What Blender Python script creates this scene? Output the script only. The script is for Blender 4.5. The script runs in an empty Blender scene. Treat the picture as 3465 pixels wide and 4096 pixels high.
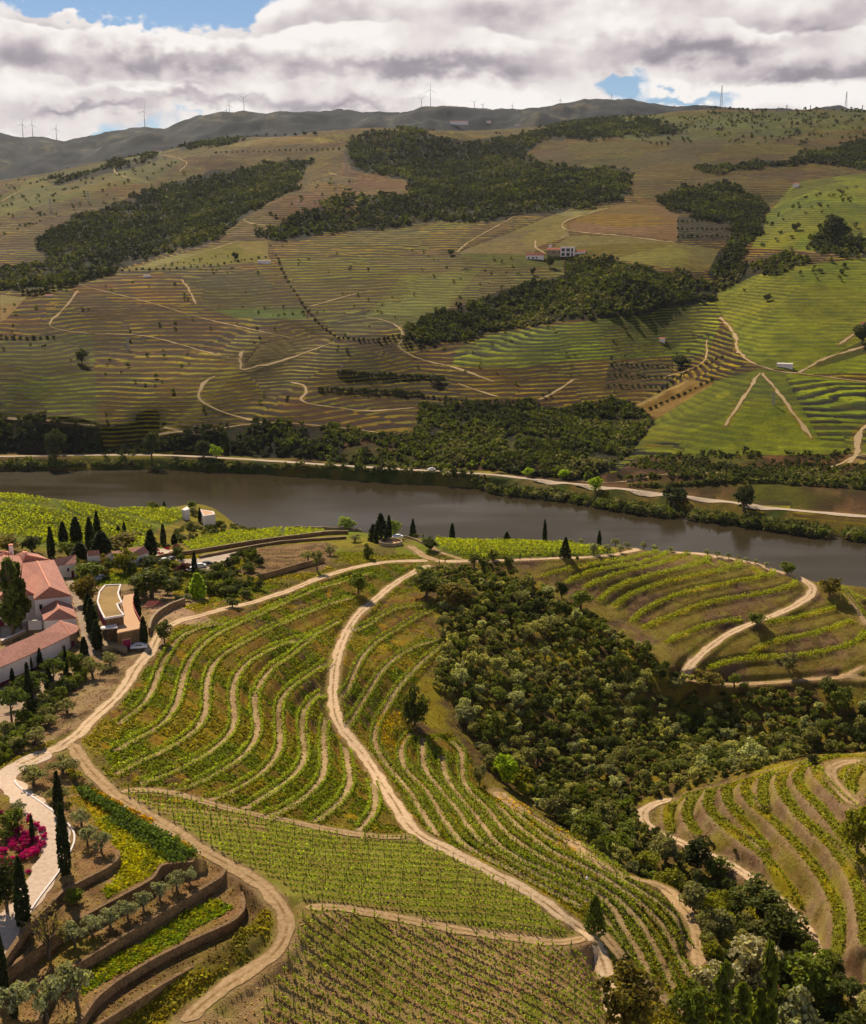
import bpy, math, random, time
import numpy as np
from mathutils import Vector
T0 = time.time()
R = math.radians
rng = np.random.RandomState(7)
random.seed(7)
scn = bpy.context.scene
col = scn.collection

# ------------------------------------------------------------------ camera
H = 200.0                      # eye height above the river
F = 4777.0; CX = 1732.5; CY = 2048.0
PITCH = math.atan(1125.0 / F)
cam_d = bpy.data.cameras.new('camera'); cam = bpy.data.objects.new('camera', cam_d)
col.objects.link(cam); scn.camera = cam
cam_d.sensor_fit = 'VERTICAL'; cam_d.sensor_height = 24
cam_d.angle_y = 2 * math.atan(2048.0 / F)
cam_d.clip_start = 1.0; cam_d.clip_end = 60000
cam.location = (0, 0, H); cam.rotation_euler = (math.pi / 2 - PITCH, 0, 0)

# ------------------------------------------------------------------ light
SUN_AZ = R(-24.0); SUN_EL = R(43.0)
scn.view_settings.view_transform = 'Standard'
scn.view_settings.look = 'None'
scn.view_settings.gamma = 1.0
scn.view_settings.exposure = 0.42
sl = bpy.data.lights.new('sun', 'SUN'); sl.energy = 5.0; sl.angle = R(0.55); sl.color = (1.0, 0.85, 0.63)
so = bpy.data.objects.new('sun', sl); col.objects.link(so)
sd = Vector((math.sin(SUN_AZ) * math.cos(SUN_EL), math.cos(SUN_AZ) * math.cos(SUN_EL), math.sin(SUN_EL)))
so.rotation_euler = sd.to_track_quat('Z', 'Y').to_euler(); so.location = (0, 0, 600)

class NT:
    """tiny helper round a node tree"""
    def __init__(s, nt): s.nt = nt; s.n = nt.nodes; s.l = nt.links
    def new(s, t, **k):
        x = s.n.new(t)
        for a, b in k.items(): setattr(x, a, b)
        return x
    def put(s, sock, v):
        if hasattr(v, 'is_output') or isinstance(v, bpy.types.NodeSocket): s.l.new(v, sock)
        else: sock.default_value = v
    def m(s, op, a, b=None, c=None, clamp=False):
        x = s.n.new('ShaderNodeMath'); x.operation = op; x.use_clamp = clamp
        s.put(x.inputs[0], a)
        if b is not None: s.put(x.inputs[1], b)
        if c is not None: s.put(x.inputs[2], c)
        return x.outputs[0]
    def vm(s, op, a, b=None):
        x = s.n.new('ShaderNodeVectorMath'); x.operation = op
        s.put(x.inputs[0], a)
        if b is not None: s.put(x.inputs[1], b)
        return x.outputs[0]
    def mix(s, f, a, b, bt='MIX'):
        x = s.n.new('ShaderNodeMix'); x.data_type = 'RGBA'; x.blend_type = bt
        s.put(x.inputs[0], f); s.put(x.inputs[6], a); s.put(x.inputs[7], b)
        return x.outputs[2]
    def noise(s, vec, scale, detail=3, rough=.55, dist=0.0, out=0):
        x = s.n.new('ShaderNodeTexNoise')
        if vec is not None: s.l.new(vec, x.inputs['Vector'])
        x.inputs['Scale'].default_value = scale; x.inputs['Detail'].default_value = detail
        x.inputs['Roughness'].default_value = rough; x.inputs['Distortion'].default_value = dist
        return x.outputs[out]
    def ramp(s, f, stops):
        x = s.n.new('ShaderNodeValToRGB'); cr = x.color_ramp
        while len(cr.elements) < len(stops): cr.elements.new(0.5)
        for e, (p, c) in zip(cr.elements, stops):
            e.position = p; e.color = (c, c, c, 1) if isinstance(c, (int, float)) else tuple(c) + (1,)
        s.l.new(f, x.inputs[0]); return x.outputs[0]
    def mr(s, v, a, b, c=0.0, d=1.0, smooth=True):
        x = s.n.new('ShaderNodeMapRange'); x.interpolation_type = 'SMOOTHSTEP' if smooth else 'LINEAR'
        s.put(x.inputs[0], v); x.inputs[1].default_value = a; x.inputs[2].default_value = b
        x.inputs[3].default_value = c; x.inputs[4].default_value = d
        return x.outputs[0]

# world: Nishita sky with banks of cumulus laid over it (direction based)
w = bpy.data.worlds.new('World'); scn.world = w; w.use_nodes = True
w.cycles.sampling_method = 'MANUAL'; w.cycles.sample_map_resolution = 256
g = NT(w.node_tree); g.n.clear()
sky = g.new('ShaderNodeTexSky', sky_type='NISHITA', sun_disc=False)
sky.sun_elevation = SUN_EL; sky.sun_rotation = SUN_AZ; sky.altitude = 1200; sky.air_density = 1.0; sky.dust_density = 0.15; sky.ozone_density = 4.0
tc = g.new('ShaderNodeTexCoord')
sx = g.new('ShaderNodeSeparateXYZ'); g.l.new(tc.outputs['Generated'], sx.inputs[0])
az = g.m('ARCTAN2', sx.outputs[0], sx.outputs[1])
el = g.m('ARCSINE', sx.outputs[2])
def deg(px, py):   # photograph px -> azimuth, elevation (deg)
    x = (px - CX) / F; y = -(py - CY) / F
    d = np.array([x, math.cos(PITCH) + y * math.sin(PITCH), -math.sin(PITCH) + y * math.cos(PITCH)])
    d /= np.linalg.norm(d); return math.degrees(math.atan2(d[0], d[1])), math.degrees(math.asin(d[2]))
azd = g.m('MULTIPLY', az, 57.29578); eld = g.m('MULTIPLY', el, 57.29578)
def cvec(da=0.0, de=0.0):
    c = g.new('ShaderNodeCombineXYZ')
    g.put(c.inputs[0], g.m('ADD', g.m('MULTIPLY', azd, 0.115), da))
    e2 = g.m('ADD', g.m('MULTIPLY', eld, 0.165), de)
    g.put(c.inputs[1], e2); c.inputs[2].default_value = 3.7
    return c.outputs[0]
wn = g.noise(cvec(3.1, 1.7), 2.2, 3, .5); wn2 = g.noise(cvec(7.3, 4.1), 5.0, 3, .55)
azw = g.m('ADD', azd, g.m('MULTIPLY', g.m('SUBTRACT', wn, .5), 5.0)); elw = g.m('ADD', eld, g.m('MULTIPLY', g.m('SUBTRACT', wn2, .5), 2.4))
def bias(blobs, A=azw, E=elw):
    tot = None
    for (px, py, rx, ry, a) in blobs:
        a0, e0 = deg(px, py); rx = rx / F * 57.3; ry = ry / F * 57.3
        u = g.m('DIVIDE', g.m('SUBTRACT', A, a0), rx); v = g.m('DIVIDE', g.m('SUBTRACT', E, e0), ry)
        q = g.m('EXPONENT', g.m('MULTIPLY', g.m('ADD', g.m('MULTIPLY', u, u), g.m('MULTIPLY', v, v)), -1.0))
        q = g.m('MULTIPLY', q, a); tot = q if tot is None else g.m('ADD', tot, q)
    return tot
CL = [(240, -40, 270, 90, -.62), (800, -30, 340, 125, -.68), (60, 480, 260, 90, .16), (2470, 325, 150, 56, -.36), (2690, 415, 280, 26, -.26), (1180, 40, 120, 60, .1),
      (250, 560, 420, 18, -.16), (1000, 460, 330, 18, -.12), (2380, -10, 40, 60, -.15), (2200, 250, 90, 30, -.12),
      (1500, 150, 1100, 200, .12), (3000, 150, 600, 180, .12), (300, 250, 500, 160, .10)]
warpn = g.noise(cvec(1.3, 2.9), 2.6, 3, .5, out=1)
def dens(da, de, det=7):
    v = cvec(da, de)
    n1 = g.noise(v, 1.05, det, .54, .1)
    vw = g.vm('ADD', v, g.vm('SCALE', g.vm('SUBTRACT', warpn, (.5, .5, .5))))
    vw.node.inputs[1].links[0].from_node.inputs['Scale'].default_value = .34
    vo = g.new('ShaderNodeTexVoronoi', feature='F1'); g.l.new(vw, vo.inputs['Vector']); vo.inputs['Scale'].default_value = 2.7
    pf_ = g.m('MULTIPLY', vo.outputs['Distance'], -.17)
    if det > 4:
        vo2 = g.new('ShaderNodeTexVoronoi', feature='F1'); g.l.new(vw, vo2.inputs['Vector']); vo2.inputs['Scale'].default_value = 7.5
        pf_ = g.m('ADD', pf_, g.m('MULTIPLY', vo2.outputs['Distance'], -.06))
    return g.m('ADD', g.m('ADD', n1, pf_), .105 if det > 4 else .08)
B = bias(CL)
hi = g.mr(eld, 12, 30, 0.0, -.34)
c0 = dens(0, 0, 6)
d0 = g.m('ADD', g.m('ADD', g.m('ADD', c0, B), hi), .085)
d1 = dens(-.04, .07, 4)
d2 = dens(-.08, .20, 3)
mask = g.mr(d0, .345, .46)
relief = g.m('ADD', g.m('MULTIPLY', g.m('SUBTRACT', c0, d1), 2.4), g.m('MULTIPLY', g.m('SUBTRACT', c0, d2), .9))
# thin edges of a cloud glow, its thick middle is grey
thin = g.mr(d0, .42, .70, .08, -.10)
DK = [(750, 240, 360, 42, -.40), (1700, 275, 430, 40, -.44), (2900, 190, 400, 52, -.50), (3250, 290, 300, 34, -.36), (330, 430, 240, 20, -.36), (900, 395, 430, 22, -.28), (1400, 425, 300, 20, -.22),
      (2050, 60, 260, 50, -.14), (150, 200, 160, 60, -.12), (450, 110, 260, 60, .16), (1300, 140, 260, 60, .16), (2250, 130, 260, 70, .14), (2600, 70, 200, 50, .12), (120, 350, 200, 40, .14), (3150, 60, 60, 60, .1), (2900, 380, 500, 30, .16), (1900, 390, 260, 22, .16), (560, 350, 300, 18, .14)]
# rows of cumulus: bright heads in front of the grey bases of the row behind
vb = cvec(5.1, 2.2)
W0 = g.m('ADD', g.m('MULTIPLY', g.m('SUBTRACT', g.noise(vb, 1.15, 4, .5, .0), .5), 6.5), g.m('MULTIPLY', c0, 1.6))
def band(P, off, lo, hi_):
    s_ = g.m('FRACT', g.m('DIVIDE', g.m('ADD', g.m('ADD', eld, W0), off), P))
    return g.m('ADD', g.mr(s_, .06, .66, lo, hi_), g.mr(s_, .90, 1.0, .0, lo - hi_))
b1 = band(2.5, .4, -.36, .10)
amp_ = g.mr(g.noise(cvec(9.4, 6.6), 1.1, 2, .5), .40, .62, .15, 1.0)
bands = g.m('MULTIPLY', b1, amp_)
sh = g.m('ADD', g.m('ADD', g.m('ADD', g.m('MULTIPLY', relief, .62), g.m('ADD', thin, bands)), .94), g.m('MULTIPLY', bias(DK), 1.3), clamp=True)
cc = g.ramp(sh, [(0.0, (.25, .22, .25)), (.30, (.37, .33, .365)), (.55, (.60, .535, .555)), (.78, (.82, .755, .735)), (1.0, (1.0, .95, .915))])
bg_s = g.new('ShaderNodeBackground'); g.l.new(sky.outputs[0], bg_s.inputs[0]); bg_s.inputs[1].default_value = 0.058
bg_c = g.new('ShaderNodeBackground'); g.l.new(cc, bg_c.inputs[0])
# clouds seen near the horizon are the sunlit bright ones; overhead they thin out to open sky
bg_c.inputs[1].default_value = 0.72
mx = g.new('ShaderNodeMixShader'); g.l.new(mask, mx.inputs[0]); g.l.new(bg_s.outputs[0], mx.inputs[1]); g.l.new(bg_c.outputs[0], mx.inputs[2])
wo = g.new('ShaderNodeOutputWorld'); g.l.new(mx.outputs[0], wo.inputs[0])

# ------------------------------------------------------------------ helpers: tags, meshes
def tag(o, label=None, cat=None, group=None, kind=None):
    if label: o['label'] = label
    if cat: o['category'] = cat
    if group: o['group'] = group
    if kind: o['kind'] = kind
    return o
def np_mesh(name, V, Fc, mats=(), mi=None, smooth=False):
    """V (n,3), Fc (m,4) or (m,3) int arrays"""
    me = bpy.data.meshes.new(name)
    V = np.asarray(V, dtype=np.float32); Fc = np.asarray(Fc, dtype=np.int32)
    k = Fc.shape[1]
    me.vertices.add(len(V)); me.vertices.foreach_set('co', V.ravel())
    me.loops.add(Fc.size); me.loops.foreach_set('vertex_index', Fc.ravel())
    me.polygons.add(len(Fc)); me.polygons.foreach_set('loop_start', np.arange(0, Fc.size, k, dtype=np.int32))
    for m in mats: me.materials.append(m)
    if mi is not None: me.polygons.foreach_set('material_index', np.asarray(mi, dtype=np.int32))
    if smooth: me.polygons.foreach_set('use_smooth', np.ones(len(Fc), dtype=bool))
    me.update(calc_edges=True); return me
def link(name, me, parent=None):
    o = bpy.data.objects.new(name, me); col.objects.link(o)
    if parent is not None: o.parent = parent
    return o
def srgb(r, gg, b):
    def f(c):
        c /= 255.0
        return c / 12.92 if c <= .04045 else ((c + .055) / 1.055) ** 2.4
    return (f(r), f(gg), f(b))

# ------------------------------------------------------------------ projection
cp, sp = math.cos(PITCH), math.sin(PITCH)
def ray(px, py):
    px = np.asarray(px, float); py = np.asarray(py, float)
    x = (px - CX) / F; y = -(py - CY) / F
    return x, cp + y * sp, -sp + y * cp
def at_z(px, py, z):
    x, y, dz = ray(px, py); t = (z - H) / dz
    return np.stack([x * t, y * t, np.zeros_like(x) + z], -1)
def proj(X, Y, Z):
    dz = Z - H
    zc = Y * cp - dz * sp; yc = Y * sp + dz * cp
    zc = np.maximum(zc, 1e-3)
    return CX + F * X / zc, CY - F * yc / zc
def crop(ox, oy, s):
    return lambda *pts: [(ox + s * a, oy + s * b) for a, b in pts]
D_ = crop(0, 0, 1.96429)
A_ = crop(0, 0, .98243); B_ = crop(1732, 0, .98243); C_ = crop(0, 1024, .98243); DD_ = crop(1732, 1024, .98243)
E_ = crop(0, 1900, .56689); F_ = crop(0, 2900, .68027); G_ = crop(1000, 2048, .73696); HH_ = crop(2165, 2048, .73696)
I_ = crop(1100, 3072, .68027); J_ = crop(2265, 3000, .68027)
K1 = crop(400, 2250, .34014); K2 = crop(400, 2750, .34014); K3 = crop(900, 2250, .34014); K4 = crop(900, 2750, .34014)
K5 = crop(1300, 2250, .39683); K6 = crop(1400, 2850, .45351); K7 = crop(0, 2100, .39683); K8 = crop(2000, 3300, .51020)
P1 = crop(600, 2000, .39683); P2 = crop(1900, 850, .34014); P3 = crop(2600, 1700, .49036); P4 = crop(1200, 2000, .39683)
P5 = crop(0, 3100, .34014); P6 = crop(0, 2550, .34014); P8 = crop(1600, 1800, .39683)

# ------------------------------------------------------------------ noise (numpy)
def _h(ix, iy, s):
    n = (ix.astype(np.int64) * 374761393 + iy.astype(np.int64) * 668265263 + s * 1442695041) & 0xffffffff
    n = ((n ^ (n >> 13)) * 1274126177) & 0xffffffff
    return ((n ^ (n >> 16)) & 0xffff) / 65535.0
def vnoise(x, y, s=0):
    ix = np.floor(x); iy = np.floor(y); fx = x - ix; fy = y - iy
    fx = fx * fx * (3 - 2 * fx); fy = fy * fy * (3 - 2 * fy)
    a = _h(ix, iy, s); b = _h(ix + 1, iy, s); c = _h(ix, iy + 1, s); d = _h(ix + 1, iy + 1, s)
    return (a + (b - a) * fx) * (1 - fy) + (c + (d - c) * fx) * fy
def fbm(x, y, o=4, s=0, gain=.5):
    t = 0; a = 1.0; tot = 0
    for k in range(o):
        t = t + a * (vnoise(x, y, s + k * 17) - .5); tot += a; a *= gain; x = x * 2.03 + 11.3; y = y * 2.03 + 5.7
    return t / tot * 2
def sstep(a, b, x):
    t = np.clip((x - a) / (b - a), 0, 1); return t * t * (3 - 2 * t)

# ------------------------------------------------------------------ terrain control points
def cz(pts):
    out = []
    for x, y, z in pts:
        p = at_z(x * 1.96429, y * 1.96429, z); out.append((math.atan2(p[0], p[1]), math.log(math.hypot(p[0], p[1])), z))
    return out
def cd(pts):
    out = []
    for x, y, Dh in pts:
        a, b, c = ray(x * 1.96429, y * 1.96429); hh = math.hypot(a, b)
        out.append((math.atan2(a, b), math.log(Dh), H + Dh * c / hh))
    return out
def cw(pts):   # azimuth px (display), D, z
    return [(math.atan((x * 1.96429 - CX) / F), math.log(Dh), z) for x, Dh, z in pts]
NEAR = cz([(270, 1420, 93.5), (150, 1500, 96), (0, 1560, 94), (330, 1290, 94), (500, 1225, 90), (680, 1165, 86), (860, 1140, 82),
    (780, 1190, 81), (700, 1290, 80), (675, 1400, 80), (690, 1480, 80), (760, 1590, 81), (850, 1690, 82), (1000, 1770, 80), (1150, 1850, 76), (1230, 1950, 73),
    (220, 1580, 95), (240, 1620, 95), (310, 1680, 94), (400, 1730, 93), (500, 1790, 91), (600, 1850, 90), (560, 1950, 88), (400, 2060, 86), (330, 2085, 85.5),
    (900, 2000, 81), (1200, 2060, 75), (900, 2085, 81), (650, 2085, 84), (700, 1850, 87), (900, 1850, 83), (700, 1720, 86), (500, 1660, 90), (350, 1620, 93),
    (450, 1500, 89), (300, 1500, 93), (600, 1500, 84), (550, 1350, 88), (400, 1350, 92),
    (850, 1500, 71), (900, 1600, 70), (1000, 1640, 67), (1200, 1750, 64), (1400, 1850, 60), (1410, 1960, 60), (800, 1350, 77),
    (1350, 2000, 65), (1000, 1540, 62), (1100, 1560, 56), (1300, 1700, 50), (1500, 1850, 47), (1650, 1980, 47), (1764, 2085, 49), (1500, 2085, 56), (1300, 2085, 68),
    (1050, 1165, 79), (900, 1300, 75), (1200, 1300, 69), (1000, 1400, 68), (1300, 1400, 59), (1200, 1500, 56), (950, 1210, 78),
    (1400, 1430, 54), (1764, 1425, 58), (1500, 1500, 48), (1764, 1520, 50),
    (1500, 1590, 60), (1764, 1535, 70), (1400, 1620, 54), (1300, 1650, 50), (1340, 1690, 49), (1500, 1800, 48.5), (1640, 1900, 48.5), (1764, 2040, 50),
    (1600, 1650, 60), (1764, 1650, 67), (1764, 1800, 61), (1700, 1900, 54), (1600, 1760, 55),
    (950, 1142, 82), (1100, 1137, 82), (1300, 1122, 80), (1500, 1141, 77), (1640, 1180, 75), (1660, 1210, 74), (1570, 1270, 70), (1400, 1370, 61), (1390, 1386, 60), (1764, 1387, 62),
    (1764, 1250, 70), (1500, 1250, 71), (1300, 1250, 70), (1764, 1200, 73),
    (900, 1100, 76), (1100, 1108, 78), (1250, 1115, 77), (700, 1087, 72), (600, 1082, 72),
    (0, 1012, 95), (0, 1060, 92), (200, 1030, 86), (380, 1053, 75), (300, 1100, 80), (400, 1110, 78), (480, 1085, 70), (420, 1052, 66), (100, 1016, 92),
    (100, 1400, 92.5), (0, 1300, 93), (150, 1200, 93), (250, 1170, 91), (0, 1150, 92.5), (400, 1200, 89), (450, 1130, 84), (600, 1112, 80), (700, 1150, 85.5), (800, 1100, 82), (560, 1175, 88),
    (70, 1650, 96), (0, 1700, 95.5), (0, 1900, 94), (0, 2085, 90.5), (150, 1850, 93.5), (250, 1720, 94.5), (130, 1790, 94.5)]) + \
    cw([(0, 70, 92), (880, 80, 84), (1764, 80, 62), (-250, 200, 95), (-250, 330, 93), (2050, 240, 72), (2050, 400, 64), (-250, 520, 95),
        (0, 590, 40), (200, 580, 45), (380, 585, 30), (600, 560, 30), (880, 560, 35), (1100, 540, 38), (1300, 540, 36), (1500, 500, 38), (1700, 475, 40), (1764, 465, 40), (2050, 460, 38),
        (-250, 600, 40), (0, 660, -12), (380, 650, -12), (700, 640, -12), (1000, 640, -12), (1300, 620, -12), (1500, 600, -12), (1764, 560, -12), (2050, 560, -12), (-250, 660, -12)])
SH = [(-250, 962), (0, 960), (300, 955), (480, 962), (700, 975), (880, 985), (1100, 1003), (1250, 1020), (1500, 1055), (1650, 1080), (1764, 1090), (1950, 1110)]
RD = [(-250, 935), (0, 930), (300, 927), (500, 936), (700, 949), (880, 960), (1000, 967), (1150, 984), (1300, 1000), (1450, 1018), (1620, 1040), (1764, 1052), (1950, 1070)]
FAR = cz([(x, y, 0.5) for x, y in SH] + [(x, y, 8) for x, y in RD] + [(x, y - 8, 9.5) for x, y in RD]) + cz([(x, y + 30, -9) for x, y in SH]) + \
    cd([(0, 880, 1062), (200, 890, 1060), (300, 885, 1066), (450, 875, 1075), (600, 870, 1075), (800, 880, 1068), (900, 900, 1050), (1100, 900, 1040), (1200, 920, 1030), (1400, 940, 1010), (1600, 950, 1000), (1764, 940, 1010)]) + \
    cd([(0, 700, 1290), (50, 850, 1090), (120, 850, 1090), (-60, 850, 1090), (60, 780, 1175), (120, 780, 1170), (280, 840, 1110), (150, 700, 1300), (190, 800, 1140), (420, 800, 1150), (350, 700, 1310), (520, 730, 1230), (600, 800, 1170), (680, 720, 1260), (700, 830, 1130), (900, 720, 1290), (950, 800, 1190), (1200, 740, 1290), (1200, 830, 1160),
        (1500, 760, 1260), (1550, 850, 1120), (1764, 800, 1230), (1400, 830, 1160), (1764, 700, 1350), (1330, 700, 1370), (1600, 650, 1450),
        (0, 600, 1560), (150, 585, 1500), (300, 580, 1500), (450, 560, 1580), (600, 560, 1640), (760, 600, 1560), (900, 560, 1640), (1150, 520, 1750), (1100, 600, 1520), (1300, 600, 1500), (1460, 600, 1560), (1700, 560, 1600),
        (0, 560, 1850), (150, 560, 1850), (300, 530, 1800), (500, 495, 1850), (100, 480, 2300), (300, 430, 2400), (500, 400, 2550), (600, 430, 2150), (700, 340, 2900), (640, 500, 1850), (700, 440, 2100),
        (800, 290, 3100), (750, 262, 3300), (850, 262, 3300), (900, 400, 2250), (1050, 380, 2350), (1250, 430, 2050), (950, 460, 1950), (1200, 470, 1880), (1400, 540, 1650),
        (1300, 340, 2700), (1500, 300, 2950), (1764, 300, 2900), (1650, 450, 1950), (1764, 400, 2150), (1500, 420, 2150), (1600, 370, 2400),
        (1100, 265, 3500), (1000, 270, 3500), (1300, 240, 3700), (1440, 226, 3800), (1600, 228, 3800), (1764, 226, 3800), (1950, 228, 3800), (1950, 500, 1800), (1950, 800, 1200),
        (0, 410, 2900), (150, 360, 3100), (300, 312, 3400), (500, 288, 3600), (650, 275, 3700), (0, 380, 3200), (-250, 430, 2900), (-250, 600, 1600), (-250, 750, 1250)]) + \
    cw([(0, 4300, 330), (300, 4300, 420), (600, 4300, 500), (900, 4300, 520), (1200, 4300, 540), (1500, 4400, 555), (1764, 4400, 560), (-250, 4300, 300), (1950, 4400, 560)])
SKYL = [(-300, 290), (0, 279), (40, 277), (75, 281), (130, 284), (160, 292), (200, 284), (270, 270), (320, 262), (365, 264), (400, 250), (430, 241), (475, 237), (520, 237), (560, 240), (600, 233), (640, 230), (680, 231), (705, 227), (740, 233), (790, 236),
        (830, 228), (870, 219), (910, 221), (950, 229), (1000, 234), (1060, 230), (1120, 217), (1165, 211), (1200, 209), (1225, 212), (1260, 213), (1300, 221), (1400, 228), (1764, 240), (2000, 240)]
class TPS:
    def __init__(s, pts, lam):
        P = np.array(pts, float); s.X = P[:, :2]; n = len(P)
        K = s.k(s.X, s.X) + lam * np.eye(n)
        Q = np.hstack([np.ones((n, 1)), s.X]); M = np.zeros((n + 3, n + 3))
        M[:n, :n] = K; M[:n, n:] = Q; M[n:, :n] = Q.T
        s.w = np.linalg.solve(M, np.concatenate([P[:, 2], np.zeros(3)]))
    def k(s, A, B):
        d2 = ((A[:, None, :] - B[None, :, :]) ** 2).sum(-1); return np.where(d2 > 1e-12, d2 * np.log(np.maximum(d2, 1e-12)) * .5, 0)
    def grid(s, a, l):
        out = np.empty((len(l), len(a)))
        for i, lv in enumerate(l):
            X = np.stack([a, np.full_like(a, lv)], -1)
            out[i] = s.k(X, s.X) @ s.w[:-3] + s.w[-3] + X @ s.w[-2:]
        return out
def bilin(G, a0, a1, l0, l1, a, l):
    ny, nx = G.shape
    u = np.clip((a - a0) / (a1 - a0) * (nx - 1), 0, nx - 1.001); v = np.clip((l - l0) / (l1 - l0) * (ny - 1), 0, ny - 1.001)
    i = v.astype(int); j = u.astype(int); fu = u - j; fv = v - i
    return (G[i, j] * (1 - fu) + G[i, j + 1] * fu) * (1 - fv) + (G[i + 1, j] * (1 - fu) + G[i + 1, j + 1] * fu) * fv
AZM = R(32.0)
tn = TPS(NEAR, 2e-5); tf = TPS(FAR, 3e-5)
ca = np.linspace(-AZM, AZM, 330)
LN = (math.log(55.), math.log(720.)); LF = (math.log(640.), math.log(4500.))
GN = tn.grid(ca, np.linspace(LN[0], LN[1], 330)); GF = tf.grid(ca, np.linspace(LF[0], LF[1], 300))
sk_a = np.array([math.atan((x * 1.96429 - CX) / F) for x, y in SKYL])
sk_t = np.array([ray(x * 1.96429, y * 1.96429)[2] / math.hypot(*ray(x * 1.96429, y * 1.96429)[:2]) for x, y in SKYL])
SPLIT = 655.0; DCR = 6300.0
def _azD(L, z):
    p = at_z(np.array(L)[:, 0] * 1.96429, np.array(L)[:, 1] * 1.96429, z); a = np.arctan2(p[:, 0], p[:, 1]); o = np.argsort(a); return a[o], np.hypot(p[:, 0], p[:, 1])[o]
sh_a, sh_D = _azD(SH, 0.0); rd_a, rd_D = _azD(RD, 8.5)
def Dc(x, y, Dh): a, b, c = ray(x * 1.96429, y * 1.96429); t = Dh / math.hypot(a, b); return np.array([a * t, b * t])
RIDGES = [([Dc(560, 660, 1340), Dc(520, 720, 1240), Dc(440, 790, 1160), Dc(320, 890, 1068)], 11, 42), ([Dc(800, 680, 1330), Dc(700, 740, 1240), Dc(600, 810, 1150), Dc(560, 860, 1090)], 10, 38), ([Dc(190, 660, 1370), Dc(195, 760, 1200), Dc(205, 840, 1110)], -7, 30),
   ([Dc(640, 690, 1320), Dc(560, 780, 1180), Dc(480, 870, 1080)], -8, 26), ([Dc(860, 740, 1260), Dc(830, 820, 1150), Dc(800, 880, 1075)], -8, 40), ([Dc(60, 620, 1480), Dc(70, 700, 1300), Dc(90, 740, 1220)], 7, 50),
   ([Dc(1470, 560, 1640), Dc(1400, 680, 1400), Dc(1320, 770, 1240), Dc(1250, 840, 1150)], -20, 55), ([Dc(1620, 540, 1640), Dc(1560, 700, 1350), Dc(1540, 760, 1250), Dc(1560, 880, 1090)], 14, 70), ([Dc(1160, 540, 1700), Dc(1050, 640, 1460), Dc(960, 700, 1330)], -10, 50),
   ([Dc(1300, 600, 1520), Dc(1150, 690, 1350), Dc(1000, 740, 1260)], 10, 50), ([Dc(350, 440, 2500), Dc(250, 500, 2050), Dc(100, 560, 1800)], -26, 110), ([Dc(560, 460, 2050), Dc(680, 380, 2500), Dc(700, 330, 2950)], 22, 80),
   ([Dc(1550, 400, 2300), Dc(1540, 450, 1950), Dc(1480, 540, 1680)], -18, 60), ([Dc(420, 350, 3000), Dc(300, 350, 2900), Dc(150, 400, 2700)], 18, 110), ([Dc(900, 300, 3000), Dc(950, 380, 2350), Dc(880, 440, 2080)], -20, 100), ([Dc(1650, 400, 2150), Dc(1640, 470, 1850)], 10, 60)]
def ridge_add(X, Y):
    t = np.zeros_like(X)
    for P, h, wd in RIDGES:
        best = np.full(X.shape, 1e9)
        for k in range(len(P) - 1):
            p, d = P[k], P[k + 1] - P[k]; u = np.clip(((X - p[0]) * d[0] + (Y - p[1]) * d[1]) / (d @ d), 0, 1)
            best = np.minimum(best, np.hypot(X - p[0] - u * d[0], Y - p[1] - u * d[1]))
        t = t + h * np.exp(-(best / wd) ** 2)
    return t
def z_base(X, Y):
    a = np.arctan2(X, Y); Dh = np.hypot(X, Y); l = np.log(np.maximum(Dh, 50))
    zn = np.maximum(bilin(GN, -AZM, AZM, LN[0], LN[1], a, l), -9)
    zf = bilin(GF, -AZM, AZM, LF[0], LF[1], a, np.minimum(l, LF[1]))
    zn = zn + .35 * fbm(X / 19, Y / 19, 3, 3) * sstep(80, 130, Dh) + .10 * fbm(X / 2.6, Y / 2.6, 3, 9)
    up = sstep(12, 70, zf)
    amp = up * np.clip((Dh - 900) / 900, 0, 1.6)
    ridg = 1 - np.abs(fbm(X / 330 + 3, Y / 330, 3, 21)); 
    if (Dh > SPLIT).any(): zf = zf + ridge_add(X, Y) * sstep(10, 40, zf) * (Dh > SPLIT)
    zf = zf + amp * (6.5 * fbm(X / 260, Y / 260, 4, 31) + 7 * (ridg - .75)) + up * 1.2 * fbm(X / 45, Y / 45, 3, 41) + sstep(2, 12, zf) * .5 * fbm(X / 9, Y / 9, 2, 43)
    Ds = np.interp(a, sh_a, sh_D) + 3 * fbm(a * 60, a * 0 + 2, 3, 61); Dr = np.interp(a, rd_a, rd_D)
    Dr = np.maximum(Dr, Ds + 14); zs = np.where(Dh < Ds, -np.minimum((Ds - Dh) * .25, 8) - .4, np.clip((Dh - Ds) / np.maximum(Dr - 6 - Ds, 4), 0, 1) ** .8 * 8.4)
    wb = sstep(6, 34, Dh - Dr); zf = np.where(Dh < Dr + 40, zs * (1 - wb) + np.maximum(zf, 9) * wb, zf)
    # distant mountains beyond 4.3 km
    t = np.clip((Dh - 4300) / (DCR - 4300), 0, 1.6)
    zc = H + np.interp(a, sk_a, sk_t) * DCR
    rz = 110 * (1 - np.abs(fbm(X / 800, Y / 800, 4, 51))) - 88 + 60 * fbm(X / 240, Y / 240, 4, 53)
    zb = np.clip(bilin(GF, -AZM, AZM, LF[0], LF[1], a, np.full_like(l, LF[1])), 150, 700) - 60
    zm = zb + (zc - zb) * np.where(t <= 1, t * t * (3 - 2 * t), 1 - .6 * (t - 1)) + rz * 4 * np.clip(t * (1 - t), 0, 1) + (11 * fbm(X / 130, Y / 130, 3, 57) + 5 * fbm(X / 35, Y / 35, 2, 59)) * sstep(.6, 1, t)
    zf = np.where(Dh > 4300, zm * sstep(0, .12, t) + (1 - sstep(0, .12, t)) * zf, zf)
    return np.where(Dh < SPLIT, zn, zf)
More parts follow.
